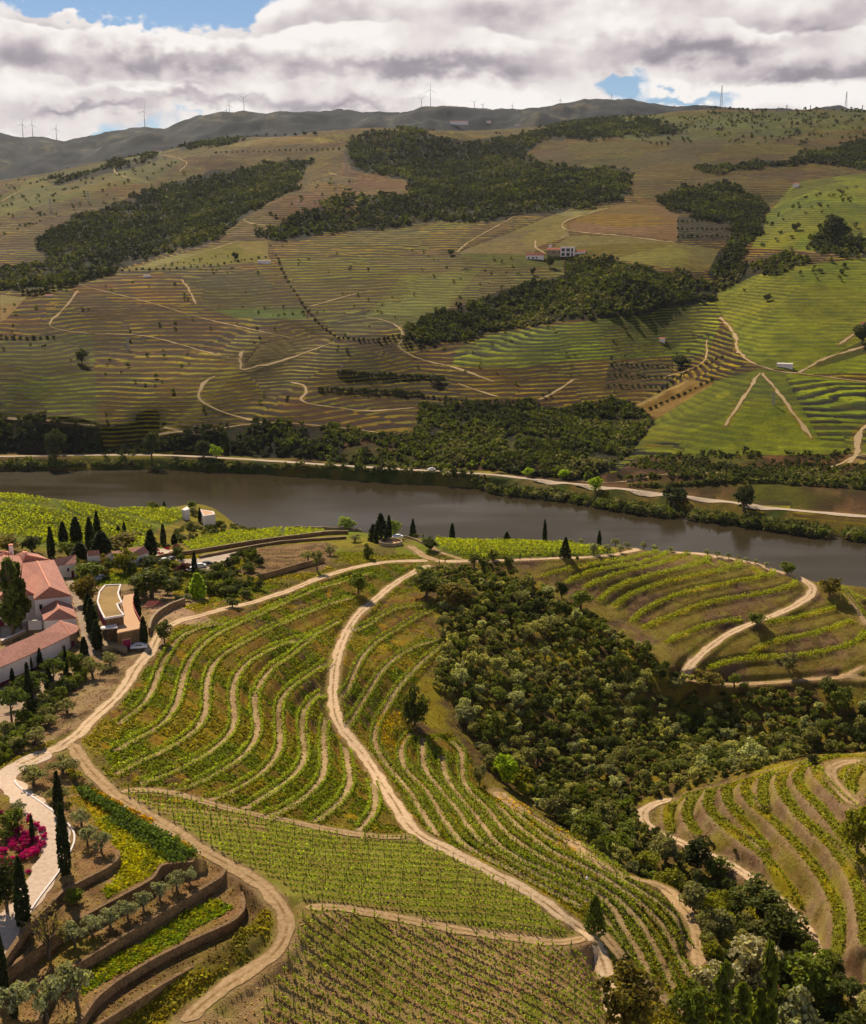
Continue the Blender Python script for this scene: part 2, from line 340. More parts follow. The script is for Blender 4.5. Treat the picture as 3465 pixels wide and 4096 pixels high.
# ------------------------------------------------------------------ polar terrain grids (fine near the viewer, coarser far off)
class Grid:
    def __init__(s, nc, Ds):
        s.a = np.linspace(-AZM, AZM, nc); s.D = np.asarray(Ds, float); s.nr = len(s.D); s.nc = nc
        A, DD = np.meshgrid(s.a, s.D); s.X = np.sin(A) * DD; s.Y = np.cos(A) * DD
        s.Z = z_base(s.X, s.Y)
        s.px, s.py = proj(s.X, s.Y, s.Z)
        s.C = np.zeros(s.X.shape + (3,)); s.C2 = np.zeros_like(s.C); s.S = np.zeros_like(s.X)
    def fcol(s, a): return np.clip((a + AZM) / (2 * AZM) * (s.nc - 1), 0, s.nc - 1.001)
    def frow(s, D): return np.clip(np.interp(D, s.D, np.arange(s.nr)), 0, s.nr - 1.001)
    def z(s, X, Y):
        v = s.frow(np.hypot(X, Y)); u = s.fcol(np.arctan2(X, Y)); i = v.astype(int); j = u.astype(int); fu = u - j; fv = v - i
        return (s.Z[i, j] * (1 - fu) + s.Z[i, j + 1] * fu) * (1 - fv) + (s.Z[i + 1, j] * (1 - fu) + s.Z[i + 1, j + 1] * fu) * fv
    def mesh(s, name, mat):
        V = np.stack([s.X, s.Y, s.Z], -1).reshape(-1, 3)
        idx = np.arange(s.nr * s.nc, dtype=np.int32).reshape(s.nr, s.nc)
        Fc = np.stack([idx[:-1, :-1], idx[:-1, 1:], idx[1:, 1:], idx[1:, :-1]], -1).reshape(-1, 4)
        me = np_mesh(name, V, Fc, [mat], smooth=True)
        for nm, arr in (('ca', s.C), ('cb', s.C2)):
            at = me.attributes.new(nm, 'FLOAT_COLOR', 'POINT')
            at.data.foreach_set('color', np.concatenate([arr.reshape(-1, 3), np.ones((arr.shape[0] * arr.shape[1], 1))], 1).astype(np.float32).ravel())
        at = me.attributes.new('stripe', 'FLOAT', 'POINT'); at.data.foreach_set('value', s.S.astype(np.float32).ravel())
        o = link(name, me); o['kind'] = 'structure'; return o
    def inpoly(s, pts, px=None, py=None):
        px = s.px if px is None else px; py = s.py if py is None else py
        P = np.array(pts, float); m = np.zeros(px.shape, bool)
        bb = (px > P[:, 0].min()) & (px < P[:, 0].max()) & (py > P[:, 1].min()) & (py < P[:, 1].max())
        if not bb.any(): return m
        m[bb] = pip(px[bb], py[bb], P); return m
    def segdist(s, W, Zc, maxd):
        """distance to polyline W (n,2); returns (dist, zc, along) arrays, inf outside maxd"""
        dist = np.full(s.X.shape, 1e9); zc = np.zeros(s.X.shape); al = np.zeros(s.X.shape)
        L = 0.0
        for k in range(len(W) - 1):
            p, q = W[k], W[k + 1]; sl_ = math.hypot(*(q - p))
            if sl_ < 1e-6: continue
            Dp, Dq = math.hypot(*p), math.hypot(*q); ap, aq = math.atan2(*p), math.atan2(*q)
            Dm = min(Dp, Dq) - maxd
            r0 = int(s.frow(Dm)); r1 = int(s.frow(max(Dp, Dq) + maxd)) + 2
            ma = maxd / max(Dm, 30)
            c0 = int(s.fcol(min(ap, aq) - ma)); c1 = int(s.fcol(max(ap, aq) + ma)) + 2
            if r1 - r0 < 3 or c1 - c0 < 3 or Dp < s.D[0] - 5 or Dp > s.D[-1]: L += sl_; continue
            X = s.X[r0:r1, c0:c1]; Y = s.Y[r0:r1, c0:c1]
            d = q - p; t = np.clip(((X - p[0]) * d[0] + (Y - p[1]) * d[1]) / (sl_ * sl_), 0, 1)
            dx = X - p[0] - t * d[0]; dy = Y - p[1] - t * d[1]
            sg = np.sign(d[0] * dy - d[1] * dx); ds = np.hypot(dx, dy)
            cur = dist[r0:r1, c0:c1]; m = ds < np.abs(cur)
            cur[m] = (ds * np.where(sg == 0, 1, sg))[m]
            zc[r0:r1, c0:c1][m] = (Zc[k] + t * (Zc[k + 1] - Zc[k]))[m]
            al[r0:r1, c0:c1][m] = (L + t * sl_)[m]; L += sl_
        return dist, zc, al
def pip(x, y, P):
    inside = np.zeros(x.shape, bool); n = len(P); j = n - 1
    for i in range(n):
        xi, yi = P[i]; xj, yj = P[j]
        if yi != yj:
            c = ((yi > y) != (yj > y)) & (x < (xj - xi) * (y - yi) / (yj - yi) + xi)
            inside ^= c
        j = i
    return inside
GNr = Grid(1200, np.concatenate([np.arange(60, 90, 2.), np.arange(90, 560, .5), np.arange(560, 600, 1.), np.arange(600, SPLIT, 3.), [SPLIT - .01]]))
GFr = Grid(1600, np.concatenate([np.arange(SPLIT - .01, 930, 15.), np.arange(930, 1130, .9), np.arange(1130, 1800, 2.), np.exp(np.arange(math.log(1800), math.log(4250), .0036)), np.arange(4260, 7800, 42.)]))
print('grids', GNr.X.shape, GFr.X.shape, round(time.time() - T0, 1))
# ray caster in polar columns
cD = np.concatenate([np.arange(95, 640, .75), np.arange(940, 1800, 2.5), np.exp(np.arange(math.log(1800), math.log(7000), .002))])
_cols = np.linspace(-AZM, AZM, 500)
_CZ = np.empty((len(cD), 500))
_a, _d = np.meshgrid(_cols, cD); _CZ = z_base(np.sin(_a) * _d, np.cos(_a) * _d)
def cast(pts, Dmin=0, Dmax=1e9, dz=0.0):
    """photograph pixels -> (n,3) points on the ground"""
    P = np.array(pts, float).reshape(-1, 2); x, y, zz = ray(P[:, 0], P[:, 1]); hh = np.hypot(x, y); sl_ = zz / hh; a = np.arctan2(x, y)
    u = np.clip((a + AZM) / (2 * AZM) * 499, 0, 498.999); j = u.astype(int); fu = u - j
    out = np.empty((len(P), 3))
    for k in range(len(P)):
        zc = _CZ[:, j[k]] * (1 - fu[k]) + _CZ[:, j[k] + 1] * fu[k] + dz
        f = zc - (H + cD * sl_[k]); ok = (f >= 0) & (cD >= Dmin) & (cD <= Dmax)
        i = int(np.argmax(ok)) if ok.any() else int(np.argmax(np.where((cD >= Dmin) & (cD <= Dmax), f, -1e9)))
        Dh = cD[i]
        if i > 0 and ok.any() and f[i - 1] < 0: Dh = cD[i - 1] + (cD[i] - cD[i - 1]) * (-f[i - 1]) / (f[i] - f[i - 1])
        out[k] = (math.sin(a[k]) * Dh, math.cos(a[k]) * Dh, 0)
    out[:, 2] = z_base(out[:, 0], out[:, 1]); return out
def zq(X, Y):
    X = np.atleast_1d(np.asarray(X, float)); Y = np.atleast_1d(np.asarray(Y, float)); Dh = np.hypot(X, Y)
    return np.where(Dh < SPLIT, GNr.z(X, Y), GFr.z(X, Y))
def spline(pts, step=None, n=None):
    P = np.array(pts, float)
    if len(P) < 3: P = np.array([P[0], (P[0] + P[-1]) / 2, P[-1]])
    Q = np.vstack([2 * P[0] - P[1], P, 2 * P[-1] - P[-2]]); out = []
    for i in range(1, len(Q) - 2):
        p0, p1, p2, p3 = Q[i - 1:i + 3]; m = max(2, int(np.linalg.norm(p2 - p1) / (step or 12)))
        t = (np.arange(m) / m)[:, None]
        out.append(.5 * (2 * p1 + (p2 - p0) * t + (2 * p0 - 5 * p1 + 4 * p2 - p3) * t * t + (3 * p1 - p0 - 3 * p2 + p3) * t ** 3))
    out.append(P[-1:]); return np.vstack(out)
def smooth(a, k):
    if k < 1 or len(a) < 3: return a
    pad = np.concatenate([np.repeat(a[:1], k, 0), a, np.repeat(a[-1:], k, 0)])
    ker = np.ones(2 * k + 1) / (2 * k + 1)
    if a.ndim == 1: return np.convolve(pad, ker, 'valid')
    return np.stack([np.convolve(pad[:, i], ker, 'valid') for i in range(a.shape[1])], 1)
def resample(W, step):
    d = np.concatenate([[0], np.cumsum(np.hypot(*(W[1:, :2] - W[:-1, :2]).T))]); n = max(2, int(d[-1] / step) + 1)
    t = np.linspace(0, d[-1], n); return np.stack([np.interp(t, d, W[:, i]) for i in range(W.shape[1])], 1)
def track(pts, step=1.5, sm=3, **k):
    W = cast(spline(pts), **k); W = W[np.concatenate([[True], np.hypot(*(W[1:, :2] - W[:-1, :2]).T) > .05])]
    W = resample(W, step); Wz = smooth(W[:, 2], sm + 2); W2 = smooth(W[:, :2], sm); e = np.array([W[0, :2], W[-1, :2]])
    return np.column_stack([W2, Wz])
def normals2(W):
    t = np.gradient(W[:, :2], axis=0); t /= np.maximum(np.hypot(*t.T), 1e-6)[:, None]; return np.stack([-t[:, 1], t[:, 0]], 1)

# ------------------------------------------------------------------ traced lines: roads, benches, rows
ROADS = [  # name, label, width, points
 ('dirt_road', 'pale two-rut dirt road winding from the hilltop junction down between the vine terraces', 3.0,
  G_((985, 285), (945, 297), (900, 322), (790, 385), (690, 465), (620, 525), (560, 590), (520, 660), (480, 760), (458, 860), (450, 960), (455, 1060), (475, 1140), (530, 1220), (590, 1290), (645, 1362)) +
  I_((640, 110), (710, 210), (760, 300), (800, 360), (850, 405), (940, 445), (1060, 500), (1180, 570), (1330, 640), (1450, 705), (1590, 790), (1690, 870), (1764, 950)) + J_((70, 1010), (150, 1110), (200, 1210), (240, 1300), (252, 1400), (262, 1500), (300, 1611))),
 ('dirt_road', 'pale dirt road curving past the winery up to the hilltop junction', 3.2,
  G_((985, 268), (900, 265), (760, 270), (640, 287), (500, 320), (360, 365), (230, 420), (100, 465)) +
  E_((1764, 905), (1600, 940), (1480, 975), (1300, 1020), (1200, 1055), (1130, 1110), (1095, 1180), (1060, 1260), (970, 1340), (920, 1440), (860, 1530), (780, 1610), (690, 1690), (600, 1764)) + F_((450, 70), (400, 100), (270, 165), (150, 220), (60, 270))),
 ('dirt_track', 'dirt track skirting the flower terraces and bending round the stone-walled hairpin', 2.9,
  F_((400, 95), (450, 140), (470, 190), (540, 280), (640, 375), (720, 440), (850, 520), (1000, 610), (1150, 710), (1300, 800), (1450, 880), (1580, 980), (1670, 1080), (1705, 1180), (1690, 1280), (1600, 1370), (1470, 1450), (1330, 1530), (1200, 1630), (1100, 1720), (1040, 1790))),
 ('dirt_track', 'bare earth lane dividing the two front vine fields', 2.6,
  I_((150, 830), (230, 805), (300, 803), (420, 832), (560, 855), (700, 884), (850, 905), (1000, 940), (1150, 965), (1320, 988), (1500, 1008), (1640, 1030), (1764, 1050)) + J_((60, 1080), (130, 1110))),
 ('dirt_track', 'grassy lane running along the foot of the curved terraces', 1.9,
  F_((700, 410), (760, 370), (900, 385), (1060, 410), (1250, 470), (1450, 520), (1600, 545)) + I_((150, 330), (330, 367), (520, 400), (700, 412), (810, 410))),
 ('dirt_track', 'broad earth track along the edge of the wooded ravine', 3.4,
  I_((1280, 125), (1400, 215), (1500, 285), (1620, 360), (1764, 450)) + J_((100, 615), (200, 680), (300, 722), (440, 765), (560, 822), (660, 885), (735, 965), (770, 1060), (775, 1160), (770, 1290))),
 ('dirt_track', 'short bare spur below the lone roadside tree', 2.4, J_((175, 1020), (240, 1110), (300, 1180), (360, 1250), (410, 1330), (500, 1420), (620, 1500), (700, 1560))),
 ('dirt_road', 'pale road from the junction along the top of the far vine spur', 2.8,
  G_((985, 268), (1080, 268), (1180, 270), (1260, 268), (1400, 262), (1560, 256)) + HH_((0, 250), (140, 251), (300, 242), (420, 227), (500, 210), (540, 197), (480, 188))),
 ('dirt_track', 'side lane dropping from the stone lookout to the junction', 3.0, G_((860, 180), (910, 215), (960, 250), (1040, 266))),
 ('dirt_track', 'narrow lane beside the low wall above the riverside vines', 1.6, G_((960, 160), (1000, 205), (1080, 235), (1180, 268))),
 ('dirt_road', 'pale road circling the crest of the terraced spur', 3.2,
  HH_((700, 207), (820, 214), (930, 240), (1050, 255), (1200, 290), (1300, 322), (1400, 358), (1470, 395), (1475, 440), (1400, 495), (1300, 545), (1200, 582), (1100, 622), (1000, 670), (920, 730), (850, 790), (785, 850), (790, 890))),
 ('dirt_track', 'track under the lowest terrace of the far spur', 2.4, HH_((715, 890), (800, 912), (1000, 937), (1200, 930), (1400, 915), (1600, 898), (1764, 902))),
 ('dirt_track', 'short ramp at the right end of the far spur', 1.8, HH_((1640, 895), (1700, 868), (1764, 820))),
 ('dirt_track', 'thin track on the river side of the far spur', 1.5, HH_((1640, 390), (1700, 500), (1740, 570), (1764, 620))),
 ('dirt_road', 'pale road looping round the foot of the right-hand vine slope', 3.0,
  J_((650, 285), (590, 296), (520, 312), (450, 350), (435, 405), (490, 460), (560, 500), (640, 530), (720, 565), (850, 622), (960, 672), (1060, 732), (1160, 800), (1250, 890), (1370, 980), (1420, 1080), (1475, 1180), (1600, 1350), (1700, 1430), (1764, 1500))),
 ('dirt_track', 'hairpin lane at the top of the right-hand vine slope', 3.0, J_((1764, 55), (1660, 65), (1570, 85), (1540, 120), (1570, 190), (1640, 260), (1720, 340))),
]
PAVED = ('paved_path', 'wide pale paved drive beside the magenta flower bed', 5.0,
  F_((330, 150), (150, 225), (20, 310), (110, 395), (200, 480), (290, 560), (330, 640), (330, 740), (290, 840), (220, 950), (140, 1060), (70, 1160), (20, 1260), (-40, 1400)))
TERR = {'left': [
  K1((1600, 690), (1400, 720), (1150, 770), (950, 870), (830, 1020), (770, 1140), (700, 1260), (660, 1400), (600, 1540), (500, 1690)) + K2((500, 220), (380, 310), (200, 440)),
  K3((1700, 130), (1400, 225), (1100, 305), (850, 415), (600, 525), (350, 640), (100, 745)) + K1((1400, 830), (1250, 930), (1150, 1030), (1060, 1150), (1000, 1290), (965, 1400), (940, 1550), (890, 1700)) + K2((920, 150), (850, 300), (760, 420), (600, 520), (400, 620), (150, 750)),
  K3((1540, 410), (1300, 460), (1100, 540), (900, 620), (700, 710), (500, 790), (300, 900), (120, 990)) + K1((1400, 1120), (1320, 1230), (1270, 1350), (1250, 1500), (1250, 1764)) + K2((1250, 200), (1220, 380), (1130, 500), (1000, 600), (800, 720), (500, 850), (250, 980), (150, 1040)),
  K3((1345, 690), (1200, 775), (1000, 870), (700, 950), (400, 1090), (220, 1220), (130, 1350), (90, 1500), (95, 1700)) + K4((100, 150), (110, 300), (110, 450), (50, 570), (0, 620)) + K2((1300, 760), (1100, 870), (900, 970), (700, 1060), (430, 1130)),
  K3((1080, 860), (900, 990), (750, 1120), (600, 1200), (480, 1330), (400, 1450), (355, 1600)) + K4((355, 0), (350, 200), (365, 350), (390, 500), (360, 620), (280, 730), (150, 870), (0, 950)) + K2((1300, 1060), (1100, 1140), (800, 1240)),
  K3((1240, 1140), (1050, 1280), (900, 1380), (760, 1480), (680, 1600)) + K4((640, 150), (630, 400), (650, 600), (640, 750), (560, 880), (400, 1040), (200, 1160), (0, 1260)) + K2((1250, 1330),),
  K4((1180, 40), (1060, 120), (960, 220), (910, 350), (900, 500), (930, 650), (930, 850), (880, 960), (750, 1090), (550, 1230), (350, 1360), (180, 1430)),
  K4((1190, 330), (1160, 500), (1165, 700), (1175, 900), (1140, 1080), (1040, 1200), (900, 1330), (700, 1440), (430, 1550)),
  K4((1410, 680), (1440, 850), (1470, 1050), (1460, 1180), (1400, 1290), (1280, 1420), (1010, 1600)),
  K6((190, 590), (222, 700), (228, 820), (190, 920), (130, 990), (60, 1050))],
 'mid': [
  K5((1070, 440), (900, 432), (750, 452), (600, 520), (450, 620), (350, 680), (270, 712)),
  K5((1150, 460), (1000, 512), (850, 600), (700, 695), (550, 780), (430, 890), (340, 1020), (280, 1150), (230, 1310), (150, 1390)),
  K5((1130, 785), (950, 830), (800, 905), (660, 1010), (560, 1115), (480, 1250), (400, 1380), (300, 1550), (220, 1680)),
  K5((1180, 835), (1080, 920), (950, 1030), (840, 1150), (740, 1260), (660, 1400), (580, 1540)) + K6((230, 130), (215, 250), (260, 380), (380, 540), (520, 690), (600, 830), (680, 950), (770, 1100)),
  K6((550, 180), (470, 260), (450, 370), (480, 500), (580, 600), (700, 730), (780, 860), (860, 1000), (950, 1110), (1080, 1220), (1250, 1290), (1450, 1400), (1764, 1560)) + K8((560, 600), (660, 680)),
  K6((640, 210), (640, 350), (650, 480), (720, 600), (840, 740), (950, 870), (1050, 1020), (1150, 1120), (1300, 1220), (1500, 1340), (1764, 1480)) + K8((600, 540), (780, 660), (860, 790), (960, 930), (1050, 1080)),
  K6((810, 370), (830, 520), (880, 640), (1000, 790), (1120, 930), (1200, 1040), (1290, 1150), (1450, 1260), (1764, 1405)) + K8((600, 450), (780, 540), (900, 660), (960, 800), (1060, 950), (1180, 1200)),
  K6((870, 230), (970, 300), (990, 400), (990, 560), (1040, 690), (1180, 820), (1280, 950), (1400, 1080), (1550, 1180), (1764, 1310)) + K8((600, 370), (800, 480), (960, 600), (1080, 740), (1180, 900), (1260, 1050), (1370, 1310)),
  K6((1280, 790), (1400, 930), (1550, 1060), (1764, 1215)) + K8((600, 290), (800, 400), (1000, 520), (1150, 640), (1260, 770), (1370, 950), (1490, 1230)),
  K6((1390, 830), (1550, 960), (1764, 1115)) + K8((600, 210), (800, 330), (1000, 440), (1180, 550), (1330, 660), (1430, 800), (1490, 950)),
  K6((1530, 870), (1764, 1025)) + K8((600, 150), (760, 260), (900, 350), (1000, 410))],
 'spur': [
  HH_((0, 352), (130, 312), (300, 282), (480, 252), (580, 228), (640, 216)),
  HH_((130, 390), (250, 330), (400, 300), (560, 270), (650, 240), (690, 215)),
  HH_((230, 415), (330, 368), (450, 327), (600, 292), (700, 262), (760, 238), (810, 225)),
  HH_((310, 490), (370, 430), (470, 385), (600, 345), (740, 310), (850, 282), (925, 262), (890, 240)),
  HH_((390, 520), (480, 450), (600, 405), (740, 365), (900, 335), (1000, 312), (1080, 297), (1095, 278), (1050, 262)),
  HH_((490, 600), (540, 550), (620, 500), (740, 450), (900, 410), (1050, 380), (1200, 352), (1270, 332), (1250, 308)),
  HH_((550, 635), (680, 580), (800, 530), (920, 490), (1060, 465), (1200, 445), (1320, 415), (1400, 388), (1370, 370)),
  HH_((670, 715), (780, 660), (900, 615), (1030, 585), (1100, 590)),
  HH_((1210, 602), (1330, 587), (1450, 560), (1600, 520)),
  HH_((1130, 775), (1230, 712), (1380, 682), (1530, 645), (1690, 590)),
  HH_((900, 850), (1000, 820), (1120, 793), (1300, 790), (1450, 772), (1600, 742), (1720, 700), (1764, 640)),
  HH_((1625, 400), (1690, 470), (1730, 530), (1764, 580)),
  HH_((820, 240), (900, 268), (930, 290)), HH_((960, 262), (1010, 285), (1020, 300)), HH_((1140, 295), (1190, 318), (1180, 345)),
  HH_((1500, 50 + 300), (1600, 400), (1700, 440), (1764, 480))],
 'right': [
  J_((620, 490), (600, 420), (592, 340), (625, 290), (720, 260), (850, 230), (1000, 190), (1200, 140), (1400, 80), (1500, 50), (1650, 30), (1764, 25)),
  J_((780, 500), (730, 440), (700, 370), (712, 300), (770, 265)),
  J_((1380, 930), (1340, 850), (1260, 740), (1200, 650), (1100, 570), (980, 490), (880, 400), (825, 320), (825, 260), (880, 215)),
  J_((1180, 580), (1120, 500), (1050, 430), (970, 340), (930, 260), (950, 200)),
  J_((1600, 1200), (1600, 1080), (1612, 980), (1560, 850), (1500, 740), (1420, 620), (1330, 530), (1200, 400), (1080, 310), (1040, 240), (1060, 190)),
  J_((1170, 340), (1150, 260), (1150, 190), (1180, 155)),
  J_((1764, 1180), (1750, 950), (1700, 780), (1620, 640), (1540, 540), (1420, 440), (1310, 310), (1250, 220), (1260, 150), (1300, 125)),
  J_((1764, 680), (1680, 580), (1600, 470), (1500, 340), (1390, 240), (1350, 170), (1370, 110), (1450, 80)),
  J_((1764, 390), (1640, 310), (1540, 220), (1480, 150), (1465, 95)),
  J_((1640, 220), (1610, 150), (1620, 105), (1700, 72), (1764, 68)),
  J_((1690, 240), (1662, 170), (1690, 120), (1764, 85))]}
# ------------------------------------------------------------------ carve roads and benches into the near ground
def carve(G, T, w0, w1, amount=1.0):
    d, zc, al = G.segdist(T[:, :2], T[:, 2], w1)
    ad = np.abs(d); w_ = (1 - sstep(w0, w1, ad)) * amount * (ad < 1e8)
    G.Z = G.Z * (1 - w_) + zc * w_; return d, al
KN = 1.0 / 1.42
def pal(c): return np.array(srgb(*c)) * KN
XN, YN = GNr.X, GNr.Y
n1 = fbm(XN / 9, YN / 9, 4, 71) ; n2 = fbm(XN / 3.1, YN / 3.1, 3, 73); n3 = fbm(XN / 28, YN / 28, 3, 75); n4 = fbm(XN / 1.3, YN / 1.3, 2, 77)
def mixc(a, b, t):
    t = np.clip(t, 0, 1)[..., None]; return a * (1 - t) + b * t
GRASS, YEL, BRN, GRN, TAN, DRY, RUST = map(pal, [(150, 136, 34), (186, 150, 20), (112, 90, 54), (120, 130, 18), (204, 172, 126), (160, 138, 88), (150, 98, 44)])
base_grass = mixc(mixc(GRASS[None, None], GRN, sstep(-.1, .5, n3)), BRN, sstep(.05, .5, n1 + .3 * n2) * .7)
GNr.C[:] = base_grass
def paintpoly(pts, colr, feather=None):
    m = GNr.inpoly(pts); GNr.C[m] = colr[m] if getattr(colr, 'ndim', 1) == 3 else colr; return m
bank = mixc(mixc(mixc(GRASS[None, None] * .95, GRN * .95, sstep(-.15, .2, n1)), BRN, sstep(.12, .5, n2 + .6 * n3)), YEL * .85, sstep(.30, .55, n2 - .2 * n1))
bank2 = mixc(bank, RUST, sstep(.1, .4, fbm(XN / 6, YN / 6, 3, 91)) * .5)
spurbank = mixc(mixc(pal((136, 106, 74))[None, None], pal((96, 74, 50)), sstep(-.1, .4, n2)), GRASS, sstep(-.25, .3, n1 + .2) * .6)
rightbank = mixc(mixc(pal((172, 140, 100))[None, None], pal((132, 104, 68)), sstep(0, .5, n2)), GRASS * 1.15, sstep(-.2, .35, n1) * .65)
dirtc = mixc(pal((176, 146, 104))[None, None], pal((124, 98, 64)), sstep(-.2, .5, n2))
field1 = mixc(mixc(pal((176, 148, 92))[None, None], pal((138, 128, 50)), sstep(-.1, .45, n1)), pal((190, 154, 106)), sstep(.0, .4, n2))
field2 = mixc(mixc(pal((156, 146, 60))[None, None], pal((186, 158, 98)), sstep(-.1, .3, n1 + n3)), GRN, sstep(.1, .5, n2) * .4)
ravc = mixc(mixc(pal((136, 118, 46))[None, None], pal((112, 88, 52)), sstep(-.2, .3, n2)), pal((158, 140, 30)), sstep(.0, .3, n1 - .05))
gvine = mixc(pal((124, 132, 36))[None, None], pal((100, 110, 26)), sstep(-.2, .3, n1))
paintpoly(D_((150, 1300), (420, 1230), (780, 1150), (870, 1140), (840, 1700), (240, 1620), (200, 1500)), bank2)
paintpoly(D_((700, 1280), (860, 1150), (920, 1280), (880, 1350), (830, 1500), (930, 1480), (1000, 1600), (1200, 1750), (1420, 1870), (1440, 2000), (1300, 2060), (1230, 1950), (850, 1700), (690, 1500)), bank2)
paintpoly(D_((980, 1700 - 560), (1300, 1115), (1560, 1140), (1764, 1190), (1764, 1400), (1380, 1400), (1300, 1330), (1100, 1180)), spurbank)
paintpoly(D_((1290, 1640), (1400, 1600), (1640, 1540), (1764, 1530), (1764, 2060), (1640, 1900), (1480, 1790), (1330, 1700)), rightbank)
paintpoly(D_((235, 1620), (560, 1670), (840, 1705), (1020, 1790), (1150, 1870), (1200, 1920), (880, 1880), (610, 1845), (400, 1725)), field2)
paintpoly(D_((615, 1850), (880, 1880), (1200, 1920), (1250, 1990), (1260, 2120), (350, 2120), (560, 1960)), field1)
paintpoly(D_((850, 1150), (1000, 1140), (1100, 1175), (1250, 1280), (1390, 1380), (1764, 1400), (1764, 1530), (1500, 1600), (1300, 1650), (1480, 1800), (1700, 2085), (1440, 2085), (1430, 1900), (1200, 1740), (1000, 1620), (920, 1490), (840, 1500), (820, 1420), (900, 1330), (870, 1250)), ravc)
paintpoly(D_((130, 1200), (350, 1180), (360, 1260), (330, 1320), (240, 1440), (0, 1560), (0, 1150)), dirtc)
paintpoly(E_((0, 160), (0, 450), (350, 520), (1050, 500), (1110, 380), (1250, 340), (1320, 290), (1250, 230), (1000, 230), (760, 240), (420, 180), (200, 130)), gvine)
paintpoly(P1((330, 430), (480, 380), (900, 300), (1340, 285), (1340, 400), (430, 530)), gvine)
paintpoly(P1((1350, 290), (1764, 300), (1764, 340), (1345, 390)), gvine)
paintpoly(G_((900, 130), (1764, 165)) + HH_((100, 165), (380, 200), (420, 230), (0, 240)) + G_((1240, 255), (1100, 235), (1000, 195)), gvine)
paintpoly(P1((1050, 490), (1764, 420), (1900, 470), (1764, 700), (1120, 790), (880, 740)), mixc(pal((150, 118, 80))[None, None], pal((110, 86, 50)), sstep(-.3, .4, n2)))
paintpoly(P1((60, 480), (330, 520), (300, 570), (60, 600)), pal((236, 214, 190)))
paintpoly(P1((230, 600), (470, 590), (960, 500), (830, 600), (640, 700), (480, 700)), pal((214, 192, 172)))
paintpoly(P1((760, 1260), (0, 1260), (0, 1100), (200, 1020), (640, 980), (330, 1080)), pal((196, 160, 124)))
paintpoly(K7((640, 540), (740, 540), (860, 850), (980, 1290), (900, 1330), (820, 1100), (720, 700)), pal((196, 172, 148)))
paintpoly(K7((0, 1000), (270, 960), (270, 1060), (0, 1190)), pal((206, 188, 170)))
paintpoly(P6((-40, 620), (500, 400), (760, 440), (860, 360), (860, 420), (520, 720), (200, 960), (-40, 1120)), pal((196, 168, 140)))
# lower-left terraces (levels as flat shelves behind dry-stone walls)
SHELF = []   # (outline px, level, colour)
def shelf(poly, z, colr):
    W = at_z(np.array(poly)[:, 0], np.array(poly)[:, 1], z)[:, :2]
    m = np.zeros(XN.shape, bool)
    bb = (XN > W[:, 0].min()) & (XN < W[:, 0].max()) & (YN > W[:, 1].min()) & (YN < W[:, 1].max())
    m[bb] = pip(XN[bb], YN[bb], W)
    GNr.Z[m] = z + .08 * n2[m]; GNr.C[m] = colr[m] if getattr(colr, 'ndim', 1) == 3 else colr; SHELF.append((W, z)); return m
dryc = mixc(mixc(pal((170, 134, 86))[None, None], pal((128, 100, 58)), sstep(-.3, .5, n2)), GRASS, sstep(.1, .5, n1) * .5)
yelc = mixc(mixc(pal((164, 160, 14))[None, None], pal((196, 164, 14)), sstep(.0, .45, n1)), pal((106, 122, 16)), sstep(.1, .5, n2))
grnc = mixc(pal((112, 128, 22))[None, None], pal((150, 146, 14)), sstep(-.2, .4, n2))
TL = dict(
 t5=(F_((1700, 1080), (1540, 1060), (1560, 1130), (1500, 1200), (1300, 1330), (1000, 1490), (760, 1640), (560, 1764), (520, 1800), (300, 1800), (600, 1500), (1200, 1000), (1380, 930), (1500, 1000)), 88.4),
 t4=(F_((1300, 880), (1400, 930), (1435, 1040), (1430, 1090), (1370, 1150), (1100, 1270), (900, 1370), (700, 1490), (560, 1600), (450, 1764), (200, 1764), (400, 1400), (900, 1100)), 90.0),
 t3=(F_((1220, 790), (1330, 840), (1300, 890), (1000, 1070), (800, 1190), (500, 1370), (330, 1480), (200, 1764), (-60, 1764), (-60, 1400), (300, 1100), (700, 900), (1000, 800)), 91.8),
 t2=(F_((430, 340), (480, 330), (900, 560), (1225, 780), (1150, 800), (945, 815), (900, 900), (640, 1040), (400, 1170), (180, 1330), (-60, 1500), (-60, 1100), (200, 800), (300, 500)), 94.0),
 t1=(F_((-60, 250), (330, 190), (430, 340), (560, 560), (690, 730), (700, 775), (640, 830), (500, 900), (370, 970), (160, 1180), (20, 1380), (-60, 1450)), 95.3))
shelf(*TL['t5'], mixc(dryc, BRN, .35 + 0 * n1))
shelf(*TL['t4'], dryc)
m4 = paintpoly(F_((1260, 965), (1370, 1040), (1100, 1210), (1080, 1270), (900, 1380), (760, 1470), (600, 1560), (480, 1640), (520, 1440), (800, 1280), (1100, 1040)), grnc)
shelf(*TL['t3'], dryc)
shelf(*TL['t2'], dryc)
paintpoly(F_((420, 345), (490, 335), (900, 560), (1225, 775), (1140, 800), (950, 830), (880, 920), (640, 1050), (600, 985), (660, 930), (720, 830), (690, 720), (600, 630), (520, 560), (380, 470)), yelc)
shelf(*TL['t1'], dryc)
print('near paint', round(time.time() - T0, 1))
